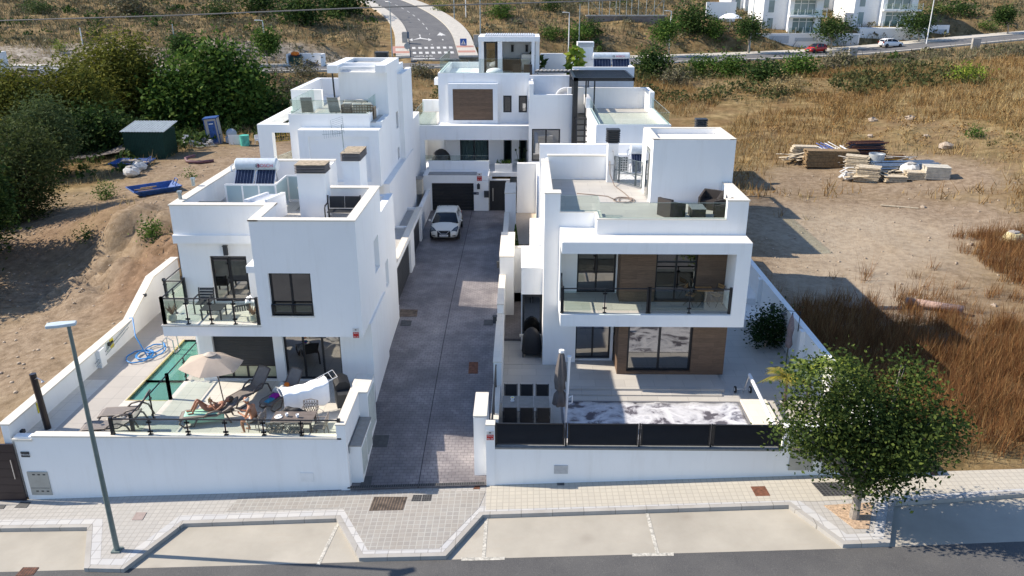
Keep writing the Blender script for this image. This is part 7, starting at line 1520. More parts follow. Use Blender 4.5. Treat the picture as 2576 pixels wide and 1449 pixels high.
def shrub(label, px, py, rpx, ry, mat, seed, dens=1, name='shrub', size=None, group=None, tall=1.0):
    p = hit(px, py); D_ = (p-Vector((0, 0, CAMH))).dot(fw); r = rpx*D_/FPX; h = ry*D_/FPX; lob = []; rn = random.Random(seed); n_l = 5
    for i in range(n_l): a = i*2.5; lob.append((p.x+rn.uniform(.0, .55)*r*math.cos(a), p.y+rn.uniform(0, .55)*r*math.sin(a), p.z+h*rn.uniform(.5, 1.1), r*.62, r*.62, h*.75))
    t = thing(name, label, 'shrub', tuple(p), 0, group); v, f = leafcloud(lob, int(900*dens), size or max(.16, r*.16), seed, .5, 0, 6, .5); attach(npmesh('foliage', v, f, mat), t)
    b = B(); b.tube([(p.x, p.y, p.z-.2), (p.x, p.y, p.z+h)], [.06, .03], 5); b.build('stem', BARKD, t); return t
# individual shrubs, each named by where it stands
SH = [('dense dark green round bush behind the far house', 1640, 195, 50, 36, LD, 3), ('green bush beside the far road right of the dark bush', 1765, 190, 34, 26, LG, 2), ('tall green reed like bush in the field by the far road', 1835, 195, 46, 28, LG, 2), ('brownish green bush row middle in the right field', 1700, 215, 42, 20, LGY, 1.5), ('green bush below the red car on the far road', 2010, 190, 48, 24, LG, 2), ('low green bush below the first far street tree', 1920, 205, 50, 24, LD, 2), ('tall golden straw clump below the dark green bushes', 1955, 238, 26, 20, LST, 1.6), ('second golden straw clump right of the first', 2003, 232, 22, 20, LST, 1.4), ('dark olive bush in the field right of the green ones', 2105, 175, 40, 18, LGY, 1.5), ('bright green shrub alone on the right slope', 2440, 205, 44, 16, LY, 1.5),
 ('small green shrub low on the right slope', 2455, 345, 24, 9, LG, .8), ('green bush on the hill right of the side road', 1262, 46, 32, 18, LG, 1.5), ('dark bush on the hill above the concrete wall', 1385, 28, 26, 16, LD, 1.5), ('round green bush below the fenced wall on the left', 1385, 100, 26, 18, LG, 1.2), ('green bush in front of the fenced concrete wall', 1450, 105, 36, 22, LG, 1.6), ('dark green bush touching the fenced concrete wall', 1490, 92, 30, 20, LD, 1.3), ('large dark bush at the right end of the fenced wall', 1735, 85, 46, 36, LD, 2.5), ('green bush between fenced wall and apartments', 1795, 95, 34, 22, LG, 1.5),
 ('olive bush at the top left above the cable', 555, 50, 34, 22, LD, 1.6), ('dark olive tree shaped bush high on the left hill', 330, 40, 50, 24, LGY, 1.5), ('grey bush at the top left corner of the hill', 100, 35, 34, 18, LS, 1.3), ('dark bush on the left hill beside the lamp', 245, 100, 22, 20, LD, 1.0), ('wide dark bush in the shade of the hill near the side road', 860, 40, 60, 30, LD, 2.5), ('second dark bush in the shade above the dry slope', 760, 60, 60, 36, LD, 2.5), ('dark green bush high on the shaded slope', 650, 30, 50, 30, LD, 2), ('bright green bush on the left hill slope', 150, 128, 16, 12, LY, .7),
 ('green weed bush on the bare bank of the left lot', 385, 600, 24, 22, LG, .7), ('leafy weed at the top of the eroded bank', 268, 500, 22, 18, LG, .7), ('small weed on the bank near the shadow edge', 215, 600, 10, 8, LG, .3), ('small weed between skip and solar heater', 482, 445, 10, 4, LG, .2), ('olive scrub behind the rear left house', 735, 240, 40, 22, LGY, 1.5), ('dark scrub by the rear white wall', 690, 275, 40, 26, LGY, 1.5), ('dry bush beside the path behind the houses', 1035, 300, 26, 26, LGY, 1.2), ('green scrub left of the far house', 1060, 190, 36, 12, LGY, 1.2), ('low scrub at the junction', 760, 190, 40, 14, LGY, 1.2), ('yellow green shrub by the rubbish bins', 690, 200, 26, 14, LGY, 1)
 , ('green bush at the top right corner hillside', 2420, 40, 40, 18, LD, 1.2), ('green shrub beside the apartments on the right hill', 2360, 35, 26, 12, LG, 1), ('low green patch beside the last street tree', 2480, 75, 24, 9, LG, .8), ('bush beside the pavement above the side road', 1110, 30, 22, 14, LG, .8)]
for i, (l, a, c, rx_, ry_, m_, dn) in enumerate(SH): shrub(l, a, c, rx_, ry_, m_, 40+i, dn, group='shrubs scattered over the slopes')
# trees along the far road
for i, (l, px, py, cpx, cpy, r, k_) in enumerate((('far street tree before the left end of the apartments', 1885, 137, 1885, 72, 36, 1), ('far street tree beside the red car', 2093, 122, 2095, 70, 46, 1), ('far street tree right of the white car', 2313, 110, 2312, 55, 44, 1), ('smallest far street tree at the right edge', 2532, 92, 2535, 38, 26, 1), ('round far street tree behind the dark bush', 1682, 145, 1672, 78, 32, 1), ('round street tree by the left stretch of the far road', 670, 160, 670, 105, 30, 1), ('small street tree before the pale rock face', 455, 165, 455, 118, 28, 1))):
    p, a_ = onroad(px, py, 5.2 if px > 1200 else 4.8); D_ = (p-Vector((0, 0, CAMH))).dot(fw); s_ = D_/FPX; zc = gy(cpx, cpy, p.y)[1]; rr = r*s_; rn = random.Random(i); xc = gy(cpx, cpy, p.y)[0]
    lob = [(xc+rn.uniform(-.45, .45)*rr, p.y+rn.uniform(-.45, .45)*rr, zc+rn.uniform(-.35, .35)*rr*.8, rr*.62, rr*.62, rr*.5) for _ in range(8)]
    tree(l, tuple(p), lob, 2600, .34, LD if i not in (4, 5) else LG, .13, 'street_tree', 70+i, group='young street trees along the far road', clump=7, asp=.6)
# villa garden plants
lob = [pl_(a, c, r, 33.2, 1, .3) for a, c, r in ((1935, 800, 22), (1918, 830, 26), (1960, 830, 26), (1975, 800, 18), (1945, 855, 26), (1905, 845, 14))]
tree('dark potted citrus tree on the villa side terrace', (11.0, 33.0, T0), lob, 4200, .13, leafmat('citrus_leaf', [(.012, .03, .01), (.022, .05, .015), (.045, .08, .02)]), .05, 'citrus_tree', 90, clump=5, asp=.5)
def palm(label, x, y, z, h, n, L_, seed, mat):
    t = thing('palm', label, 'palm', (x, y, z)); rn = random.Random(seed); b = B()
    for i in range(n):
        an = i*2.399; el = rn.uniform(.35, 1.2); m_ = 9; prev = None; c0 = Vector((x, y, z+h))
        for j in range(m_):
            u = j/(m_-1); r_ = L_*u*math.cos(el*.6); zz = L_*(math.sin(el)*u-.75*u*u); p = c0+Vector((r_*math.cos(an), r_*math.sin(an), zz))
            if prev is not None:
                b.tube([prev, p], .012, 3, caps=False); d = (p-prev).normalized(); s_ = d.cross(Vector((0, 0, 1))).normalized()
                for q in range(3):
                    w_ = prev.lerp(p, q/3); l_ = .42*L_*math.sin(math.pi*min(1, .15+u*.85))**.7*.55
                    for sd in (-1, 1): e = w_+s_*sd*l_+d*l_*.6-Vector((0, 0, l_*.35)); b.poly([w_, w_+d*.035, e])
            prev = p
    b.build('fronds', mat, t); b = B(); b.tube([(x, y, z), (x, y, z+h)], [.07, .05], 7); b.build('trunk', BARKD, t)
for px, py, l, s_ in ((1985, 925, 'yellowing palm by the right boundary wall behind the street tree', 1), (2045, 905, 'bright green palm by the right boundary wall behind the street tree', 2), (2110, 920, 'arching palm at the street end of the right boundary wall', 3)):
    yy = 28.0-s_*.5; x, z = gy(px, py, yy); palm(l, min(x, 11.4) if s_ < 3 else x, yy, T0 if s_ < 3 else .9, z-T0-.5, 18, 1.15, s_, LY if s_ != 1 else leafmat('palm_yellow', [(.2, .2, .03), (.35, .27, .05), (.16, .2, .04)]))
um2 = thing('closed_parasol', 'closed pinkish striped parasol against the right boundary wall', 'parasol', (11.3, 31, T0)); b = B(); b.lathe((11.35, 31.0, T0+.9), [(.1, 0), (.16, .15), (.1, .5), (.15, .9), (.1, 1.25), (.03, 1.5)], 14); b.build('canopy', simple('pinkish_canvas', (.22, .17, .17), .9, 0, .3, 20), um2); b = B(); b.tube([(11.35, 31, T0), (11.35, 31, T0+2.5)], .025, 6); b.build('pole', DARKM, um2)
sh2 = thing('wall_shower', 'garden shower arm on the right boundary wall', 'shower', (11.75, 31.5, 2)); b = B(); b.tube([(11.78, 31.3, 2.0), (11.78, 31.3, 2.9), (11.2, 31.3, 2.95), (11.1, 31.3, 2.85)], .018, 6); b.cyl((11.1, 31.3, 2.78), .12, .05, 12); b.build('arm', DARKM, sh2)
# =============== dry grass, weeds and scrub (uncountable) ===============
def blades(xs, ys, h, w_, seed, lean=.35):
    rs_ = np.random.RandomState(seed); n = len(xs); z = TZ(xs, ys)-.05; base = np.stack([xs, ys, z], 1); an = rs_.rand(n)*6.283; d = np.stack([np.cos(an), np.sin(an), np.zeros(n)], 1); hh = h*(.5+rs_.rand(n)); lean_ = rs_.normal(size=(n, 3))*lean; lean_[:, 2] = 1; lean_ /= np.linalg.norm(lean_, axis=1)[:, None]
    tip = base+lean_*np.asarray(hh)[:, None]; ww = np.asarray(w_)*(.6+.8*rs_.rand(n)); v = np.stack([base-d*ww[:, None]/2, base+d*ww[:, None]/2, tip], 1).reshape(-1, 3); return v, np.arange(3*n).reshape(n, 3)
def field(name, label, x0, x1, y0, y1, n, tuft, spread, h, w_, mat, seed, keep, lean=.35):
    rs_ = np.random.RandomState(seed); X = x0+(x1-x0)*rs_.rand(n); Y = y0+(y1-y0)*rs_.rand(n); vis = np.abs(X) < (Y*.72+6); X, Y = X[vis], Y[vis]; d, _ = roaddist(X, Y); k_ = keep(X, Y, rs_)*(d > 7.8)*(~inplot(X, Y))*(Y > 23.3); X = X[k_ > 0]; Y = Y[k_ > 0]
    hs = .55+.9*rs_.rand(len(X)); X = np.repeat(X, tuft); Y = np.repeat(Y, tuft); hs = np.repeat(hs, tuft); X = X+rs_.normal(size=len(X))*spread; Y = Y+rs_.normal(size=len(Y))*spread; ok = ~inplot(X, Y) & (Y > 23.15) & ~((X > 11.8) & (X < 12.15) & (Y < 44)); X, Y, hs = X[ok], Y[ok], hs[ok]
    v, f = blades(X, Y, h*hs, w_, seed+1, lean); o = npmesh(name, v, f, mat); props(o, label, 'grass', kind='stuff'); return o
bare = lambda X, Y: zone(X, Y)[0]
nz = lambda X, Y, s_: fbm(X+13, Y+29, s_, 3)
def nearw(X, Y, r):
    m_ = np.maximum(1/(1+np.exp((np.hypot((X-22)/12, (Y-29.5)/6.3)-1)*5)), 1/(1+np.exp((np.hypot((X-15.5)/3.6, (Y-33)/4)-1)*7))); m_ = np.maximum(m_, (X > 26)*.6*(Y < 48)); return r.rand(len(X)) < m_*(nz(X, Y, 2.5) > .3)
RW_ = leafmat('rust_weed', [(.13, .055, .024), (.20, .09, .036), (.28, .145, .058), (.38, .25, .11)], .9, .25)
field('tall_weeds', 'tall rust brown dry weeds beside the right boundary wall', 12, 40, 23.2, 48, 9000, 26, .2, .8, .024, RW_, 101, nearw, .3)
field('straw', 'pale flattened straw along the right pavement', 12, 40, 23.2, 30, 2600, 12, .2, .22, .02, LST, 102, lambda X, Y, r: r.rand(len(X)) < np.where(Y < 25.5, .8, .2), 1.2)
fieldkeep = lambda X, Y, r: (r.rand(len(X)) < (1-bare(X, Y)*1.15)*(.35+.9*nz(X, Y, 6)))
field('dry_grass', 'straw coloured dry grass over the fields', -75, 95, 48, 118, 26000, 7, .3, .6, .055, LST, 103, lambda X, Y, r: fieldkeep(X, Y, r)*(nz(X, Y, 9) > .42), .45)
field('dry_grass', 'rust coloured dry weeds over the fields', 10, 95, 40, 115, 20000, 8, .35, .75, .06, LB, 104, lambda X, Y, r: fieldkeep(X, Y, r)*(nz(X+40, Y, 9) > .46), .45)
field('dry_grass', 'brown dry scrub over the hillsides', -130, 150, 112, 215, 26000, 7, .5, .9, .11, LGY, 105, lambda X, Y, r: r.rand(len(X)) < .75, .5)
field('dry_grass', 'sparse dry stubble on the bare lots', -45, 40, 26, 80, 5200, 6, .25, .13, .03, LST, 106, lambda X, Y, r: (r.rand(len(X)) < .5)*(bare(X, Y) > .3), .9)
def scrub(name, label, x0, x1, y0, y1, n, mat, seed, keep, size=.22, r0=.55):
    rs_ = np.random.RandomState(seed); X = x0+(x1-x0)*rs_.rand(n); Y = y0+(y1-y0)*rs_.rand(n); vis = np.abs(X) < (Y*.72+6); X, Y = X[vis], Y[vis]; d, _ = roaddist(X, Y); k_ = keep(X, Y, rs_)*(d > 8.5)*(~inplot(X, Y)); X = X[k_ > 0]; Y = Y[k_ > 0]; Zt = TZ(X, Y); R_ = r0*(.5+1.1*rs_.rand(len(X)))
    m_ = 26; c = np.repeat(np.stack([X, Y, Zt+R_*.3], 1), m_, 0); rr = np.repeat(R_, m_); d3 = rs_.normal(size=(len(c), 3)); d3 /= np.linalg.norm(d3, axis=1)[:, None]; d3[:, 2] = np.abs(d3[:, 2])*.8; c = c+d3*(rr*(.5+.5*rs_.rand(len(c))))[:, None]
    a = rs_.normal(size=(len(c), 3)); a /= np.linalg.norm(a, axis=1)[:, None]; u = np.cross(a, rs_.normal(size=(len(c), 3))); u /= np.linalg.norm(u, axis=1)[:, None]; s_ = (size*rr/r0*(.6+.8*rs_.rand(len(c))))[:, None]
    v = np.stack([c-a*s_*.6, c+u*s_*.35, c+a*s_*.6, c-u*s_*.35], 1).reshape(-1, 3); o = npmesh(name, v, np.arange(len(v)).reshape(-1, 4), mat); props(o, label, 'scrub', kind='stuff')
scrub('scrub', 'low grey green scrub dotted over the hillsides', -130, 150, 112, 215, 3600, LGY, 201, lambda X, Y, r: r.rand(len(X)) < .8, .3, .75)
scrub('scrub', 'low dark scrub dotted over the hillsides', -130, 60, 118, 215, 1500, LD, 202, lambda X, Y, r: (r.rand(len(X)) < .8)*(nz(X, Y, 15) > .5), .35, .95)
scrub('scrub', 'olive green scrub in the right field', 20, 100, 52, 118, 1700, leafmat('field_green', [(.07, .075, .025), (.11, .11, .035), (.16, .14, .05)], .8), 203, lambda X, Y, r: (r.rand(len(X)) < .9)*(bare(X, Y) < .3)*(nz(X, Y+60, 14) > .5), .15, .55)
scrub('scrub', 'brown scrub in the right field', 12, 100, 50, 118, 2200, LB, 204, lambda X, Y, r: (r.rand(len(X)) < .9)*(bare(X, Y) < .3)*(nz(X+20, Y, 10) > .48), .11, .5)
scrub('scrub', 'dark green scrub between the houses and the far road', -25, 75, 90, 116, 2000, leafmat('dull_green', [(.04, .055, .022), (.065, .08, .028), (.10, .11, .04), (.15, .12, .05)]), 205, lambda X, Y, r: (r.rand(len(X)) < .9)*(nz(X, Y, 8) > np.where((X > 14) & (X < 52), .38, .56)), .24, .85)
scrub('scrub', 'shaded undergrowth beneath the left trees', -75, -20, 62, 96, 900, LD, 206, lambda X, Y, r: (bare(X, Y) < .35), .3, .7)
# loose stones
rs_ = np.random.RandomState(9); sv, sfc = [], []
def stones(n, x0, x1, y0, y1, s0, s1, name, mat, cond, label):
    X = x0+(x1-x0)*rs_.rand(n); Y = y0+(y1-y0)*rs_.rand(n); ok = (~inplot(X, Y))*cond(X, Y); d, _ = roaddist(X, Y); ok = ok*(d > 8); X, Y = X[ok > 0], Y[ok > 0]; Zt = TZ(X, Y); V_ = []; F_ = []
    cube = np.array([(-1, -1, -1), (1, -1, -1), (1, 1, -1), (-1, 1, -1), (-1, -1, 1), (1, -1, 1), (1, 1, 1), (-1, 1, 1)], float)*.5; fq = np.array([(0, 3, 2, 1), (4, 5, 6, 7), (0, 1, 5, 4), (1, 2, 6, 5), (2, 3, 7, 6), (3, 0, 4, 7)])
    for i in range(len(X)):
        s_ = s0+(s1-s0)*rs_.rand()**3; V_.append((cube*(1+.5*(rs_.rand(8, 3)-.5)))*s_*np.array([1, .9, .6])+[X[i], Y[i], Zt[i]+s_*.15]); F_.append(fq+8*i)
    o = npmesh(name, np.concatenate(V_), np.concatenate(F_), mat); props(o, label, 'stones', kind='stuff')
ST = simple('pale_stone', (.36, .29, .22), .9, 0, .3, 4)
stones(1600, -40, -15, 24, 75, .02, .13, 'loose_stones', ST, lambda X, Y: bare(X, Y) > .35, 'loose pale stones over the left bare lot'); stones(900, 12, 40, 30, 66, .02, .13, 'loose_stones', ST, lambda X, Y: bare(X, Y) > .3, 'loose pale stones over the right bare lot')
# =============== street lamps, signs, cable ===============
def lamp(label, base, h, arm=(1, 0), mat=GALV, r=.075, head=True, name='street_lamp', group='street lamps', armlen=.5, hm=None, z0=None):
    t = thing(name, label, 'street lamp', tuple(base), 0, group); x, y, z = base; b = B(); b.tube([(x, y, z), (x, y, z+h)], [r, r*.6], 10); b.box(x-r*1.6, x+r*1.6, y-r*1.6, y+r*1.6, z, z+.05); b.build('pole', mat, t, smooth='auto')
    if head:
        ax_, ay_ = arm; b = B(); b.tube([(x, y, z+h), (x+ax_*armlen, y+ay_*armlen, z+h+.05)], r*.5, 6); b.M = Matrix.Translation((x+ax_*(armlen), y+ay_*armlen, z+h+.06)) @ Matrix.Rotation(math.atan2(ay_, ax_), 4, 'Z'); b.prism([(-.45, -.1), (0, -.16), (.3, -.13), (.3, .13), (0, .16), (-.45, .1)], -.04, .05); b.build('lamp_head', hm or PAINTW, t, bevel=.02)
    return t
bx, by = gs(295, 1385); hz = gy(178, 820, by)[1]
lamp('tall grey green street lamp on the pavement in front of the left house', (bx, by, sz(bx)), hz-sz(bx), (-.95, -.3), simple('grey_green_pole', (.16, .2, .19), .5, .3), .085, armlen=.25, hm=simple('lamp_grey', (.5, .56, .58), .4))
def at_road(px, py): return hit(px, py)
LPS = [('white lamp post by the left stretch of the far road', 672, 163, 52, (-1, 0), 1), ('short white lamp post above the left pines', 208, 112, 70, (0, 0), 0), ('thin grey post rising to the cable on the left hill', 443, 130, 60, (0, 0), 0), ('grey lamp post at the left kerb of the junction', 987, 142, 5, (-.5, .5), 0), ('grey lamp post at the right kerb of the junction', 1209, 122, -40, (.5, .5), 0), ('thin grey post on the upper right of the side road', 1143, 52, -30, (0, 0), 0), ('white post high beside the side road', 1172, 44, -30, (0, 0), 0), ('tall grey lamp post behind the far house', 1456, 122, 10, (0, 0), 0), ('white lamp post left of the fenced wall', 1430, 130, 32, (-1, 0), 1), ('white lamp post at the right end of the fenced wall', 1682, 135, 28, (-1, 0), 1), ('tall grey lamp post before the left apartment', 1884, 137, -60, (0, 0), 0), ('tall grey lamp post right of the white car', 2330, 112, -30, (0, 0), 0)]
for l, px, py, pt_, arm, wh in LPS:
    p = hit(px, py); h = gy(px, pt_, p.y)[1]-p.z; lamp(l, tuple(p), h, arm if arm != (0, 0) else (0, -1), PAINTW if wh or 'white' in l else GALV, .1, arm != (0, 0), name='street_lamp' if arm != (0, 0) else 'utility_post', group=None if 'thin' in l else 'street lamps', armlen=.8)
def sign(label, px, py, pt_, kind):
    p = hit(px, py); zt_ = gy(px, pt_, p.y)[1]; t = thing('traffic_sign', label, 'sign', tuple(p)); b = B(); b.tube([tuple(p), (p.x, p.y, zt_)], .04, 6); b.build('post', GALV, t); BL = MATS['sign_blue'] if 'sign_blue' in MATS else simple('sign_blue', (.02, .10, .38), .5)
    b = B()
    if kind == 'round': b.M = Matrix.Translation((p.x, p.y-.06, zt_-.4)) @ Matrix.Rotation(R(90), 4, 'X'); b.cyl((0, 0, 0), .45, .03, 20); b.build('panel', GALV, t)
    else:
        w_ = .5; b.box(p.x-w_, p.x+w_, p.y-.08, p.y-.05, zt_-1.0, zt_); o = b.build('panel', BL if kind == 'cross' else simple('sign_back', (.1, .14, .2), .5), t)
        if kind == 'cross':
            b = B(); b.poly([(p.x-.36, p.y-.085, zt_-.85), (p.x+.36, p.y-.085, zt_-.85), (p.x, p.y-.085, zt_-.18)]); o2 = b.build('triangle', PAINTW, o); b = B(); b.box(p.x-.05, p.x+.05, p.y-.095, p.y-.088, zt_-.65, zt_-.4); b.box(p.x-.12, p.x+.12, p.y-.095, p.y-.088, zt_-.8, zt_-.72); b.build('pictogram', BLACKF, o2)
    return t
sign('blue pedestrian crossing sign right of the zebra crossing', 1166, 120, 97, 'cross'); sign('square sign seen from behind left of the zebra crossing', 1022, 112, 80, 'back'); sign('round sign seen from behind nearer the crossing', 1025, 132, 109, 'round')
for l, px, py, w_ in (('low concrete post left of the crossing', 1019, 112, .8), ('low concrete post right of the crossing', 1199, 118, .9), ('pale concrete block beside the far road below the red car', 2143, 150, 1.2), ('pair of pale concrete blocks beside the far road at the right', 2452, 125, 1.3), ('concrete base under the white lamp post', 672, 172, 2.0)):
    p = hit(px, py); b = B(); b.box(p.x-w_/2, p.x+w_/2, p.y-.25, p.y+.25, p.z-.2, p.z+(.5 if 'base' in l else 1.7)); b.box(p.x-w_/2-.03, p.x+w_/2+.03, p.y-.28, p.y+.28, p.z+(.5 if 'base' in l else 1.7), p.z+(.55 if 'base' in l else 1.78)); b.build('concrete_block', CONC, label=l, cat='block', bevel=.03)
b = B(); pts = []
for px, py in ((-300, 62), (0, 52), (460, 38), (925, 19), (1200, 11), (1500, 2), (1900, -14), (2700, -50)): x, z = gy(px, py, 38); pts.append((x, 38, z))
b.tube(pts, .028, 6); b.build('overhead_cable', simple('cable_grey', (.12, .12, .12), .7), label='thick grey overhead cable crossing the top of the view', cat='cable')
# bins in a white enclosure
p = hit(780, 168); t = thing('bin_enclosure', 'low white wall enclosure beside the far road with bins', 'enclosure', tuple(p)); b = B(); b.box(p.x-3.0, p.x+1.9, p.y+1.2, p.y+1.4, p.z-.3, p.z+1.7); b.box(p.x-3.0, p.x-2.8, p.y-.6, p.y+1.2, p.z-.3, p.z+1.7); b.box(p.x+1.7, p.x+1.9, p.y-.6, p.y+1.2, p.z-.3, p.z+1.7); b.build('wall', W1, t)
t = thing('rubbish_bin', 'dark green rubbish container overflowing with an orange bag', 'bin', (p.x-1.8, p.y, p.z)); b = B(); b.prism([(p.x-2.6, p.y-.4), (p.x-1.1, p.y-.4), (p.x-1.1, p.y+.6), (p.x-2.6, p.y+.6)], p.z-.1, p.z+1.4); b.build('body', GREENP, t, bevel=.05); b = B(); b.prof([(p.y-.45, p.z+1.4), (p.y+.6, p.z+1.4), (p.y+.6, p.z+1.55), (p.y+.1, p.z+1.65)], 'x', p.x-2.62, p.x-1.08); b.build('lid', DARKM, t)
b = B(); b.blob((p.x-1.9, p.y-.1, p.z+1.75), (.6, .35, .25), 10, .2); b.build('rubbish_bag', MATS['orange_cloth'], label='orange rubbish bag on top of the green container', cat='bag')
b = B()
for i in range(9): b.blob((p.x+rnd.uniform(-.6, .9), p.y+rnd.uniform(-.5, .3), p.z+.25+.2*(i % 3)), (.3, .25, .2), 8, .3)
b.build('rubbish_heap', simple('rubbish_grey', (.12, .12, .13), .8, 0, .6, 3), label='heap of grey rubbish inside the white enclosure', cat='rubbish')
# =============== white apartments at the top right ===============
GW = simple('apartment_glass', (.22, .29, .30), .15, 0, .2, .4); 
def apart(label, x0, x1, yf, zb_, fl, seed, bal=True):
    t = thing('apartment_house', label, 'building', ((x0+x1)/2, yf, zb_)); W_ = x1-x0; b = B(); m_ = x0+W_*.42; b.box(x0, m_, yf+1.4, yf+12, zb_, zb_+fl*3.1+.4); ops_ = []
    for k_ in range(fl): ops_.append((m_+.8, x1-1.2, zb_+.1+k_*3.1, zb_+2.7+k_*3.1)); 
    wy(b, m_, x1, zb_, zb_+fl*3.1+.4, yf, .4, ops_); b.box(m_, m_+.3, yf+.4, yf+11, zb_, zb_+fl*3.1+.4); b.box(x1-.3, x1, yf+.4, yf+11, zb_, zb_+fl*3.1+.4); b.box(m_+.3, x1-.3, yf+2.6, yf+11, zb_, zb_+fl*3.1+.2); b.build('wall', PAINTW, t)
    for k_, o_ in enumerate(ops_):
        f = B(); n_ = 3
        for i in range(n_+1): x = o_[0]+(o_[1]-o_[0])*i/n_; f.box(x-.06, x+.06, yf+.5, yf+.6, o_[2], o_[3])
        for z in (o_[2], o_[2]+1.9, o_[3]-.1): f.box(o_[0], o_[1], yf+.5, yf+.6, z, z+.1)
        fo = f.build('window', PAINTW, t); g = B(); g.box(o_[0], o_[1], yf+.62, yf+.64, o_[2], o_[3]); g.build('pane', GW, fo)
        if k_ and bal:
            f = B(); f.box(m_-.3, x1+.4, yf-1.5, yf, zb_+k_*3.1-.25, zb_+k_*3.1); f.build('balcony_slab', PAINTW, t)
        g = B(); zz = zb_+k_*3.1; g.box(m_-.2, x1+.3, yf-1.42, yf-1.4, zz+.1, zz+1.05); g.build('glass_balustrade', RGLASS, t); g = B()
        for i in range(6): x = m_-.2+(x1+.5-m_)*i/5; g.box(x-.04, x+.04, yf-1.45, yf-1.38, zz, zz+1.15)
        g.build('post', PAINTW, t)
    for k_ in range(fl): g = B(); g.box(x0+.9, x0+1.9, yf+1.36, yf+1.42, zb_+.5+k_*3.1, zb_+2.6+k_*3.1); g.build('window', GW, t)
    return t
zr = 6.6
def AX(px, y, z): return XP(px, y, z)
ya = 153.5; zA = gy(2000, 84, ya)[1]
apart('white apartment house with large balconies behind the red car', AX(1920, ya, zA), AX(2062, ya, zA), ya, zA, 3, 1)
yb_a = 158; zB = gy(2200, 68, yb_a)[1]
apart('white apartment house with stair balcony behind the white car', AX(2150, yb_a, zB), AX(2300, yb_a, zB), yb_a, zB, 3, 2)
apart('white apartment house set back between the two front ones', AX(2066, 172, 11), AX(2150, 172, 11), 172, 10.8, 3, 3); apart('white apartment house partly hidden at the left of the row', AX(1842, 172, 11), AX(1915, 172, 11), 172, 10.6, 3, 4, False)
t = thing('terrace_wall', 'long stepped white wall in front of the apartments', 'wall', (AX(2100, 143, 7), 143, 6)); b = B(); sg2 = [(1888, 2060, 149.0, 84), (2060, 2165, 151, 84), (2165, 2330, 154, 72), (2330, 2388, 157, 63)]
for a, c, y, pt_ in sg2: b.box(AX(a, y, 8), AX(c, y, 8), y, y+.4, 3.5, gy(a, pt_, y)[1]); 
b.box(AX(1888, 149, 8), AX(1888, 149, 8)+.4, 149.4, 166, 4, gy(1888, 84, 149)[1]); b.box(AX(1888, 149, 8)+.4, AX(2165, 151, 8), 151.5, 154, 4, zA); b.box(AX(2165, 154, 8), AX(2330, 154, 8), 154.5, 158, 4, zB); b.build('wall', PAINTW, t); b = B()
for a, c, y, z0_, z1_ in ((1935, 1985, 148.96, 108, 90), (2000, 2055, 148.96, 104, 95), (2085, 2160, 150.96, 118, 88), (2345, 2380, 156.96, 92, 74)): b.box(AX(a, y, 7), AX(c, y, 7), y, y+.03, gy(a, z0_, y)[1], gy(a, z1_, y)[1])
b.build('gate_panel', simple('pale_grey_gate', (.42, .46, .5), .6), t, label='pale grey doors in the white wall')
p = hit(1835, 75); t = thing('parasol', 'white parasol in front of the left apartment', 'parasol', tuple(p)); b = B(); b.surf(lambda u, v: (p.x+2.0*v*math.cos(u*6.283), p.y+2.0*v*math.sin(u*6.283), p.z+2.8-.8*v*v), 16, 4); b.build('canopy', FABW, t, solid=.02); b = B(); b.tube([tuple(p), (p.x, p.y, p.z+2.8)], .05, 6); b.build('pole', PAINTW, t)
b = B(); x0 = AX(1775, 158, 10); b.box(x0, AX(1850, 158, 10), 158, 158.3, 8, gy(1800, 5, 158)[1]); b.prism([(AX(1855, 156, 9), 156), (AX(1888, 149, 8)-.05, 149), (AX(1888, 149, 8)-.05, 149.3), (AX(1855, 156, 9)+.1, 156.3)], 5, gy(1860, 75, 156)[1]); b.build('garden_wall', W1, label='white garden walls left of the apartments', cat='wall')
# concrete wall with wire fence
y = 150; x0, x1 = AX(1478, y, 10), AX(1672, y, 10); t = thing('retaining_wall', 'stained grey concrete retaining wall with a wire fence on top', 'wall', ((x0+x1)/2, y, 7)); zt_ = gy(1570, 41, y)[1]; b = B(); b.box(x0, x1, y, y+1.0, 6, zt_); b.build('wall', simple('stained_concrete', (.22, .18, .16), .9, 0, .35, .5), t); b = B(); b.box(x0-.3, x1+.3, y-.15, y+1.1, zt_, zt_+.2); b.build('cap', CONC, t); b = B()
for px in (1480, 1507, 1514, 1533, 1549, 1558, 1575, 1588, 1605, 1625, 1645, 1668): x = AX(px, y+.5, zt_); b.tube([(x, y+.5, zt_), (x, y+.5, zt_+2.8)], .05, 5)
for zz in (.1, 1.4, 2.8): b.tube([(x0, y+.5, zt_+zz), (x1, y+.5, zt_+zz)], .015, 4)
b.tube([(x1-.3, y+.5, zt_+2.8), (x1-3, y+.5, zt_)], .04, 4); b.tube([(x0+.3, y+.5, zt_+2.8), (x0+3, y+.5, zt_)], .04, 4); b.build('wire_fence', GALV, t)
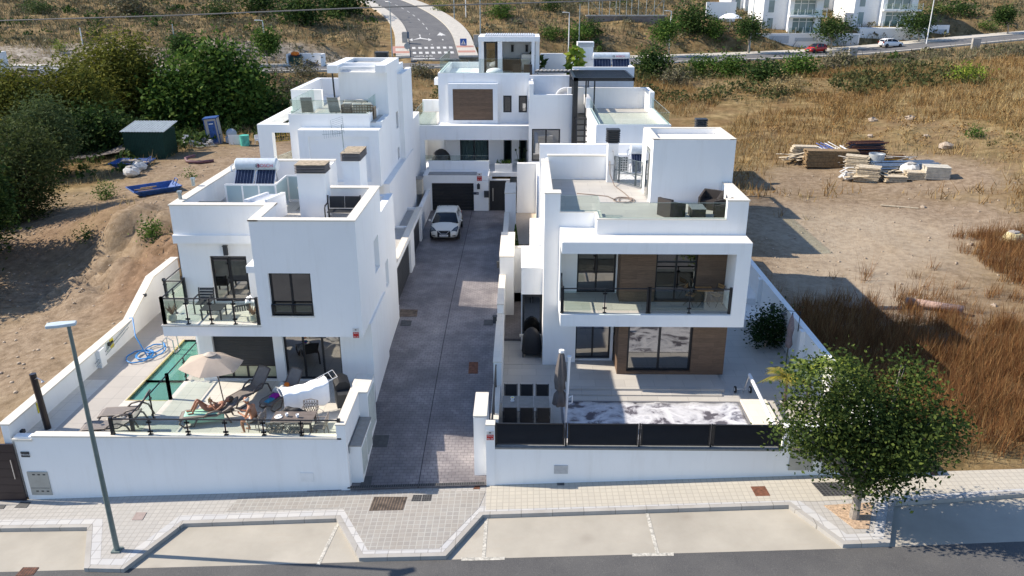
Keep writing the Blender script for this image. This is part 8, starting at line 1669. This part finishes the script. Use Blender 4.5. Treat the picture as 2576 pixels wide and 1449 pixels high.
# building at the far left edge
y = 92; t = thing('white_house', 'white building cut by the left edge of the photo behind the pines', 'house', (AX(-20, y, 6), y, 3)); b = B(); b.box(AX(-150, y, 6), AX(18, y, 6), y, y+.8, 1, gy(5, 130, y)[1]); b.box(AX(18, y, 6), AX(135, y, 6), y+4, y+4.3, 1, gy(80, 172, y+4)[1]); b.build('wall', W1, t); b = B(); b.box(AX(-150, y, 6), AX(6, y, 6), y-.3, y, gy(5, 130, y)[1], gy(5, 80, y)[1]); b.build('upper_storey', simple('grey_upper', (.12, .11, .11), .7), t); b = B(); b.box(AX(45, y+4, 5), AX(105, y+4, 5), y+3.95, y+4.0, gy(70, 192, y+4)[1], gy(70, 176, y+4)[1]); b.build('window', DARKM, t)
b = B(); b.box(AX(70, 86, 3), AX(185, 86, 3), 86, 86.3, 0, gy(130, 190, 86)[1]); b.build('grey_wall', simple('grey_block_wall', (.2, .18, .19), .9, 0, .1, 1), label='plain grey wall between the left pines', cat='wall')
# =============== left lot: container, cabin, skips, rubbish ===============
p = hit(370, 402); x0, y0, z0 = p.x-1.75, p.y, p.z-.1; t = thing('site_container', 'dark green sheet metal site hut with a pale corrugated roof', 'hut', tuple(p)); b = B(); b.box(x0, x0+3.4, y0, y0+2.6, z0, z0+2.5)
for i in range(24): b.box(x0+.08+i*.14, x0+.13+i*.14, y0-.03, y0, z0, z0+2.45)
for i in range(18): b.box(x0+3.4, x0+3.43, y0+.08+i*.14, y0+.13+i*.14, z0, z0+2.45)
b.build('wall', GREENP, t); b = B(); n_ = 30; b.surf(lambda u, v: (x0-.15+3.8*u, y0-.2+3.1*v, z0+2.52+.45*v+.025*math.sin(u*6.283*15)), 90, 1); b.build('roof', simple('zinc_sheet', (.40, .44, .44), .5, .3, .2, 3), t, solid=.01)
p = hit(540, 362); x0, y0, z0 = p.x-.55, p.y, p.z-.05; t = thing('portable_toilet', 'tilted portable cabin with blue door and cream side panels', 'cabin', (p.x, p.y, p.z), 0); b = B(); b.box(x0, x0+1.15, y0, y0+1.15, z0, z0+2.35); b.build('body', simple('cream_grp', (.46, .42, .36), .6), t); b = B(); b.box(x0+.33, x0+.95, y0-.04, y0, z0+.05, z0+2.15); do_ = b.build('door', BLUEP, t); b = B()
for x in (x0-.02, x0+1.1): b.box(x, x+.07, y0-.05, y0+.0, z0, z0+2.35)
b.box(x0-.06, x0+1.2, y0-.1, y0+1.25, z0+2.35, z0+2.45); b.build('frame', BLUEP, t); b = B(); b.box(x0+.42, x0+.8, y0-.055, y0-.04, z0+1.85, z0+1.95); b.build('notice', PAINTW, do_); t.rotation_euler = (0, R(-5), R(8))
def skip(label, px, py, L_, rz, fill):
    p = hit(px, py); t = thing('skip', label, 'skip', tuple(p), rz, 'blue metal skips on the left lot'); w_ = 1.05; b = B(); h = .38; lo = [(-L_*.36, -w_*.72), (L_*.36, -w_*.72), (L_*.36, w_*.72), (-L_*.36, w_*.72)]; hi = [(-L_/2, -w_), (L_/2, -w_), (L_/2, w_), (-L_/2, w_)]
    P0 = [(x, y, .12) for x, y in lo]; P1 = [(x, y, h+.1) for x, y in hi]
    for i in range(4): j = (i+1) % 4; b.poly([P0[i], P0[j], P1[j], P1[i]])
    b.poly(P0[::-1]); b.build('body', BLUEP, t, local=True, solid=.05); b = B(); b.tube([*P1, P1[0]], .045, 6); b.box(-L_*.3, -L_*.25, -w_*.6, w_*.6, 0, .12); b.box(L_*.25, L_*.3, -w_*.6, w_*.6, 0, .12); b.build('rim', BLUEP, t, local=True)
    b = B(); b.tube([(L_*.42, -.3, h), (L_*.5, -.3, h+.45), (L_*.5, .3, h+.45), (L_*.42, .3, h)], .035, 5); b.build('hook_bar', BLUEP, t, local=True)
    for i in range(5 if fill else 3):
        q = B(); q.rbox((rnd.uniform(-L_*.28, L_*.28), rnd.uniform(-.3, .3), .32+.06*i), (rnd.uniform(.8, 1.5), .12 if not fill else .5, .06), rnd.uniform(-.5, .5)); q.build('plank' if not fill else 'rubble_slab', WOODD if not fill else ST, t, local=True)
    return t
skip('blue skip full of pale rubble in front of the green hut', 335, 420, 3.0, R(2), True); skip('blue skip with planks nearer the left house', 390, 486, 3.2, R(40), False)
def bag(label, px, py, s_=.5, mat=None):
    p = hit(px, py); t = thing('rubble_bag', label, 'bag', tuple(p)); b = B(); b.blob((p.x, p.y, p.z+s_*.6), (s_*1.1, s_*.9, s_*.75), 14, .1); b.build('sack', mat or simple('white_sack', (.62, .61, .58), .9) if 'white_sack' not in MATS else (mat or MATS['white_sack']), t); b = B(); b.blob((p.x, p.y, p.z+s_*1.25), (s_*.6, s_*.5, s_*.2), 10, .2); b.build('rubble', CONC, t); return t
bag('white rubble sack before the full blue skip, upper one', 352, 428, .55); bag('white rubble sack before the full blue skip, lower one', 332, 443, .6)
p = hit(490, 412); b = B(); b.tube([(p.x-.6, p.y+1.6, p.z+.35), (p.x-1.0, p.y+.7, p.z+.3), (p.x-.6, p.y, p.z+.2), (p.x+.4, p.y-.15, p.z+.15), (p.x+1.5, p.y+.3, p.z+.2)], .13, 8); b.build('drain_pipe', simple('maroon_pipe', (.12, .05, .06), .6), smooth=True, label='bent maroon corrugated pipe lying on the left lot', cat='pipe')
p = hit(617, 366); t = thing('plastic_tub', 'turquoise plastic drum standing among the rubbish by the trees', 'drum', tuple(p)); b = B(); b.lathe(tuple(p), [(.4, 0), (.42, .9), (.44, .95), (.38, .95)], 16); b.build('drum', simple('turquoise_plastic', (.08, .42, .34), .6, 0, .3, 4), t); b = B(); b.rbox((p.x-1.0, p.y+.2, p.z+.45), (1.1, .05, .95)); b.build('white_board', PAINTW, label='white board leaning left of the turquoise drum', cat='board')
def plasticchair(label, px, py, rz):
    p = hit(px, py); t = thing('plastic_chair', label, 'chair', tuple(p), rz); b = B(); b.box(-.25, .25, -.25, .25, .42, .46); b.build('seat', PLAST, t, local=True); b = B(); b.box(-.25, .25, .22, .26, .46, .9); b.build('backrest', PLAST, t, local=True)
    for sx_ in (-1, 1):
        for sy_ in (-1, 1): q = B(); q.tube([(.22*sx_, .22*sy_, .44), (.26*sx_, .27*sy_, 0)], .025, 5); q.build('leg', PLAST, t, local=True)
        q = B(); q.box(sx_*.25, sx_*.3, -.22, .22, .62, .66); q.build('arm', PLAST, t, local=True)
plasticchair('white plastic chair between the green hut and the blue cabin', 468, 365, 0); plasticchair('white plastic chair beside the frame wing of the rear left house', 652, 364, 1.2)
for i, (px, py, l, w_) in enumerate(((455, 372, 5, 'long pale pipe on the ground right of the green hut'), (430, 368, 4, 'second pale pipe lying right of the green hut'), (520, 372, 1.5, 'short pale board below the blue cabin'))):
    p = hit(px, py); b = B(); a = .3*i; b.tube([(p.x-l/2 if False else p.x-l*.5, p.y-l*.5*a, p.z+.12), (p.x+l*.5, p.y+l*.5*a, p.z+.15)], .05, 6); b.build('pipe', simple('pale_green_pipe', (.4, .5, .42), .6) if i < 2 and 'pale_green_pipe' not in MATS else (MATS['pale_green_pipe'] if i < 2 else WOODL), label=w_, cat='pipe')
p = hit(500, 368); b = B()
for i in range(26): b.blob((p.x+rnd.uniform(-1.6, 1.6), p.y+rnd.uniform(-.6, .8), p.z+rnd.uniform(.1, .5)), (rnd.uniform(.12, .35), .2, rnd.uniform(.08, .22)), 7, .3)
b.build('scrap_heap', simple('mixed_scrap', (.3, .3, .3), .8, 0, .7, 1.3), label='heap of mixed grey and white scrap left of the blue cabin', cat='scrap')
p = hit(585, 360); b = B(); b.blob((p.x, p.y, p.z+.9), (.5, .45, .45), 12); b.blob((p.x, p.y, p.z+.35), (.6, .5, .4), 10, .2); b.build('wrapped_sphere', simple('grey_sheet', (.35, .38, .42), .7, 0, .3, 3), label='round pale object wrapped in sheet right of the blue cabin', cat='bundle')
p = hit(250, 402); b = B()
for i in range(60): y_ = p.y+i*.035-1; b.tube([(p.x-2.6, y_, p.z+.15+.25*math.sin(i*.1)), (p.x, y_+.1, p.z+.45), (p.x+2.6, y_+.3, p.z+.9+.01*i)], .012, 3)
for i in range(14): x = p.x-2.5+i*.38; b.tube([(x, p.y-1, p.z+.3+.04*i), (x, p.y+1.1, p.z+.42+.05*i)], .012, 3)
b.build('mesh_stack', simple('rusty_mesh', (.15, .13, .12), .8, .2), label='stack of sagging steel mesh sheets left of the green hut', cat='mesh')
p = hit(705, 362); t = thing('barrier', 'yellow metal site barrier seen through the open frame wing', 'barrier', tuple(p)); b = B()
for zz in (.15, 1.0): b.tube([(p.x-1.3, p.y, p.z+zz), (p.x+1.5, p.y, p.z+zz+.25)], .035, 5)
for i in range(13): x = p.x-1.3+i*.22; b.tube([(x, p.y, p.z+.15+.02*i), (x, p.y, p.z+1.0+.02*i)], .02, 4)
b.build('frame', simple('site_yellow', (.55, .38, .02), .5), t)
# =============== right lot: stacked timber, props, rubble ===============
def stack(label, px, py, L_, W_, H_, rz, mat, name='plank_stack', n=None, jit=.08, grp='stacks of building timber on the right lot'):
    p = hit(px, py); t = thing(name, label, 'stack', tuple(p), rz, grp); n = n or int(H_/.055); rn = random.Random(int(px)); 
    b = B()
    for i in range(n):
        k_ = max(1, int(W_/.5))
        for j in range(k_): b.rbox((rn.uniform(-jit, jit), -W_/2+W_*(j+.5)/k_+rn.uniform(-jit, jit)*.3, .03+i*H_/n), (L_*(1-rn.random()*.08), W_/k_*.94, H_/n*.72), rn.uniform(-.015, .015))
    b.build('planks', mat, t, local=True); return t
stack('long stack of dark brown shuttering panels with yellow edges', 2087, 418, 4.3, 1.1, 1.35, R(-4), WOODD); stack('pale jumbled board stack left of the dark brown panels', 2022, 402, 2.0, .9, 1.2, R(-8), WOODL, jit=.25); stack('tall pale board stack in front of the dark brown panels', 2155, 430, 1.7, 1.0, 1.25, R(-30), WOODL, jit=.14); stack('pale board stack nearest the viewer in the timber yard', 2180, 455, 1.7, 1.2, 1.15, R(-24), WOODL, jit=.14); stack('neat pale board stack at the right end of the timber yard', 2352, 448, 1.8, 1.3, .95, R(-12), simple('pale_board', (.5, .46, .38), .8, 0, .2, 5), jit=.03); stack('low board stack left of the neat right one', 2300, 450, 1.5, 1.0, .6, R(-10), WOODL, jit=.08); stack('low loose pallet stack in the middle of the timber yard', 2252, 456, 1.6, .9, .45, R(-6), WOODL, jit=.2)
def props_(label, px, py, L_, n, rz, mats, h=.6, w_=.9, seed=1, tilt=0.0, name='pipe_stack'):
    p = hit(px, py); t = thing(name, label, 'stack', tuple(p), rz); rn = random.Random(seed)
    for mi, m_ in enumerate(mats):
        b = B()
        for i in range(n): y_ = rn.uniform(-w_/2, w_/2); z = rn.uniform(.05, h); o_ = rn.uniform(-.2, .2); b.tube([(-L_/2+o_, y_, z), (L_/2+o_, y_+rn.uniform(-.1, .1), z+tilt+rn.uniform(-.05, .05))], .035, 5)
        b.build('pipe_bundle', m_, t, local=True)
props_('long stack of grey metal props running across the timber yard', 2270, 432, 5.0, 60, R(6), [GALV, STEEL], .8, 1.2, 3); props_('dark blue stack of scaffold props at the back of the timber yard', 2175, 400, 2.8, 55, R(4), [simple('dark_blue_steel', (.03, .04, .07), .6, .3), RUST], 1.5, 1.3, 4); props_('yellow scaffold tubes behind the mixing drum', 2235, 408, 2.6, 26, R(8), [simple('ochre_steel', (.45, .26, .03), .6), RUST], .5, .7, 5)
props_('blue and white scaffold frames leaning at the back left', 2090, 388, 1.8, 16, R(-50), [simple('scaffold_blue', (.03, .1, .4), .5), PAINTW], .9, 2.0, 6, -.6); props_('yellow and white scaffold frames beside the blue ones', 2130, 390, 1.8, 10, R(-50), [simple('scaffold_yellow', (.5, .35, .05), .5), PAINTW], .8, 1.2, 7, -.6)
p = hit(2200, 430); t = thing('mixing_drum', 'grey round drum standing in the timber yard', 'drum', tuple(p)); b = B(); b.lathe(tuple(p), [(.3, .2), (.55, .9), (.62, 1.4), (.58, 1.4), (.3, .5)], 18); b.build('drum', simple('pale_zinc', (.4, .43, .45), .5, .2), t, smooth='auto'); b = B(); b.tube([(p.x-.6, p.y, p.z+1.35), (p.x, p.y, p.z+1.5), (p.x+.6, p.y, p.z+1.35)], .03, 5); b.tube([(p.x, p.y, p.z), (p.x, p.y, p.z+.5)], .12, 6); b.build('bracket', GALV, t)
bag('white sack lying on the grey props in the timber yard', 2287, 440, .7); bag('white crumpled sheet left of the tall pale stack', 2133, 452, .4); bag('yellowish sack lying at the right edge of the lot', 2545, 612, .55, simple('yellow_sack', (.65, .55, .3), .8))
p = hit(2300, 775); d = Vector((2.3, -1.6, .15)); b = B(); b.tube([p-d*.15+Vector((0, 0, .3)), p+d*.75+Vector((0, 0, .3))], .17, 18, caps=False); b.build('concrete_pipe', simple('pink_clay_pipe', (.42, .29, .24), .8), smooth=True, label='pinkish clay pipe half buried in the rust coloured weeds', cat='pipe', solid=.04)
def rock(label, px, py, s_, seed):
    p = hit(px, py); b = B(); s_ *= .62; b.blob((p.x, p.y, p.z+s_*.25), (s_, s_*.8, s_*.6), 8, .32, random.Random(seed)); b.build('rock', ST, label=label, cat='rock', group='pale rocks on the right lot')
for i, (px, py, s_, l) in enumerate(((2380, 372, .9, 'large reddish boulder in the field above the timber yard'), (2508, 660, .35, 'pale rock beside the straw at the right edge'), (2440, 617, .3, 'white rock left of the yellowish sack'), (2322, 522, .3, 'white rock below the timber yard'), (2120, 372, .5, 'rock half hidden in weeds behind the timber yard'), (2500, 770, .25, 'small pale rock near the right edge of the lot'), (2190, 345, .5, 'pale rock in the middle of the right field'), (2290, 300, .8, 'pale rock outcrop in the right field, lower one'), (2195, 305, .7, 'pale rock outcrop in the right field, left one'), (2330, 345, .5, 'pale rock right of the field outcrops'))): rock(l, px, py, s_, i)
rn = random.Random(5)
for nm, lb, cx_q, cy_q, m_q, n_q, sp in (('board_heap', 'jumbled heap of broken boards across the front of the timber yard', 2230, 450, WOODL, 46, 2.6), ('board_heap', 'jumbled heap of grey boards behind the pale stacks', 2210, 415, CONC, 34, 3.2), ('board_heap', 'scattered pale offcuts left of the dark brown panels', 2010, 408, WOODL, 18, 1.2), ('plastic_sheet', 'crumpled white plastic strewn between the stacks', 2145, 450, MATS['white_sack'], 14, 1.0)):
    p = hit(cx_q, cy_q); b = B()
    for i in range(n_q): b.rbox((p.x+rn.uniform(-sp, sp), p.y+rn.uniform(-.8, .8), p.z+rn.uniform(.1, .75)), (rn.uniform(.5, 1.9), rn.uniform(.08, .3), .035), rn.uniform(-.9, .9), rn.uniform(-.25, .25), rn.uniform(-.25, .25))
    o = b.build(nm, m_q, label=lb, cat='heap', kind='stuff')
p = hit(2262, 522); b = B(); b.rbox((p.x, p.y, p.z+.06), (2.4, .12, .06), -.35); b.build('plank', WOODL, label='single pale plank lying on the open lot', cat='plank')
# =============== covers and gratings in the paving ===============
def cover(label, quad, mat, dz=.012, name='manhole_cover', z=None, dark=None):
    pts = [(*gs(a, c, dz), 0) for a, c in quad] if z is None else [(*gz(a, c, z), 0) for a, c in quad]; f = (lambda x: sz(x)+dz) if z is None else (lambda x: z)
    b = B(); b.prism([(x, y) for x, y, _ in pts], [f(x)-.012 for x, y, _ in pts], [f(x)+.004 for x, y, _ in pts]); o = b.build(name, mat, label=label, cat='cover')
    if dark:
        c0 = Vector(pts[0][:2]); c1 = Vector(pts[1][:2]); c2 = Vector(pts[2][:2]); c3 = Vector(pts[3][:2]); q = B(); n_ = dark
        for i in range(n_):
            for j in range(n_): u0, u1, v0, v1 = (i+.2)/n_, (i+.8)/n_, (j+.2)/n_, (j+.8)/n_; PP = [c0.lerp(c1, u).lerp(c3.lerp(c2, u), v) for u, v in ((u0, v0), (u1, v0), (u1, v1), (u0, v1))]; q.poly([(a.x, a.y, f(a.x)+.007) for a in PP])
        q.build('slots', BLACKF, o)
GRT = simple('rusty_grate', (.16, .12, .09), .8, .3, .5, 5); IRN = simple('cast_iron', (.09, .09, .09), .7, .3, .25, 6)
cover('large brown rusty grating in the pavement before the driveway', [(941, 1250), (1025, 1250), (1014, 1283), (928, 1285)], GRT, dark=12); cover('left of the two iron covers right of the brown grating', [(1040, 1245), (1062, 1245), (1058, 1261), (1034, 1261)], IRN, dark=4); cover('right of the two iron covers right of the brown grating', [(1064, 1244), (1087, 1244), (1084, 1260), (1060, 1261)], IRN, dark=4)
cover('rust brown square cover in the right pavement', [(1888, 1224), (1924, 1223), (1938, 1247), (1901, 1248)], RUST); cover('dark gridded cover near the street tree', [(2041, 1214), (2120, 1213), (2155, 1246), (2072, 1248)], IRN, dark=8); cover('pinkish grey cover in the left pavement', [(343, 1289), (369, 1289), (358, 1308), (331, 1308)], simple('pinkish_cover', (.3, .24, .22), .8)); cover('small iron cover below the left gate', [(52, 1262), (78, 1262), (66, 1277), (36, 1277)], IRN); cover('iron cover at the lower left corner by the gate', [(-2, 1264), (20, 1264), (8, 1280), (-10, 1280)], IRN); cover('small orange rusty cover right of the driveway drain', [(1196, 1222), (1208, 1222), (1206, 1230), (1190, 1230)], RUST); cover('small dark cover by the right villa wall', [(1401, 1213), (1419, 1213), (1420, 1221), (1402, 1221)], IRN)
cover('slotted gutter grating in the left parking bay', [(58, 1427), (98, 1427), (82, 1447), (38, 1449)], RUST, -.12, 'gutter_grate', dark=6); cover('rust brown cover at the right end of the pavement', [(2338, 1185), (2356, 1185), (2362, 1195), (2342, 1195)], RUST)
b = B(); x0, x1 = -5.9, -1.2; b.box(x0, x1, 22.70, 22.85, .001, .012); dg = b.build('channel_drain', IRN, label='narrow channel drain across the driveway entrance', cat='drain'); b = B()
for i in range(60): x = x0+.03+i*(x1-x0-.06)/60; b.box(x, x+.04, 22.715, 22.835, .0125, .014)
b.build('slots', BLACKF, dg); dg.rotation_euler[1] = -SL
def dcover(label, quad, mat, dark=None):
    yy = sum(gz(a, c, .8)[1] for a, c in quad)/4
    for _ in range(4): z = drv(-3, yy)+.012; yy = sum(gz(a, c, z)[1] for a, c in quad)/4
    pts = [gz(a, c, z) for a, c in quad]; b = B(); b.prism(pts, [drv(x, y)-.01 for x, y in pts], [drv(x, y)+.012 for x, y in pts]); b.build('manhole_cover', mat, label=label, cat='cover')
for l, q, m_ in (('rusty red cover in the middle of the driveway', [(1180, 913), (1203, 913), (1202, 937), (1178, 937)], RUST), ('dark cover beside the meter cupboards', [(942, 1097), (980, 1097), (973, 1122), (935, 1122)], IRN), ('dark cover at the foot of the corner wall', [(912, 1195), (937, 1195), (932, 1213), (905, 1213)], IRN), ('larger brownish cover by the left garage door', [(1008, 779), (1051, 780), (1049, 795), (1003, 795)], GRT), ('smaller dark cover in front of the brownish one', [(1010, 806), (1036, 807), (1033, 818), (1006, 818)], IRN), ('dark cover on the right of the driveway', [(1218, 805), (1241, 805), (1240, 817), (1216, 817)], IRN)): dcover(l, q, m_)
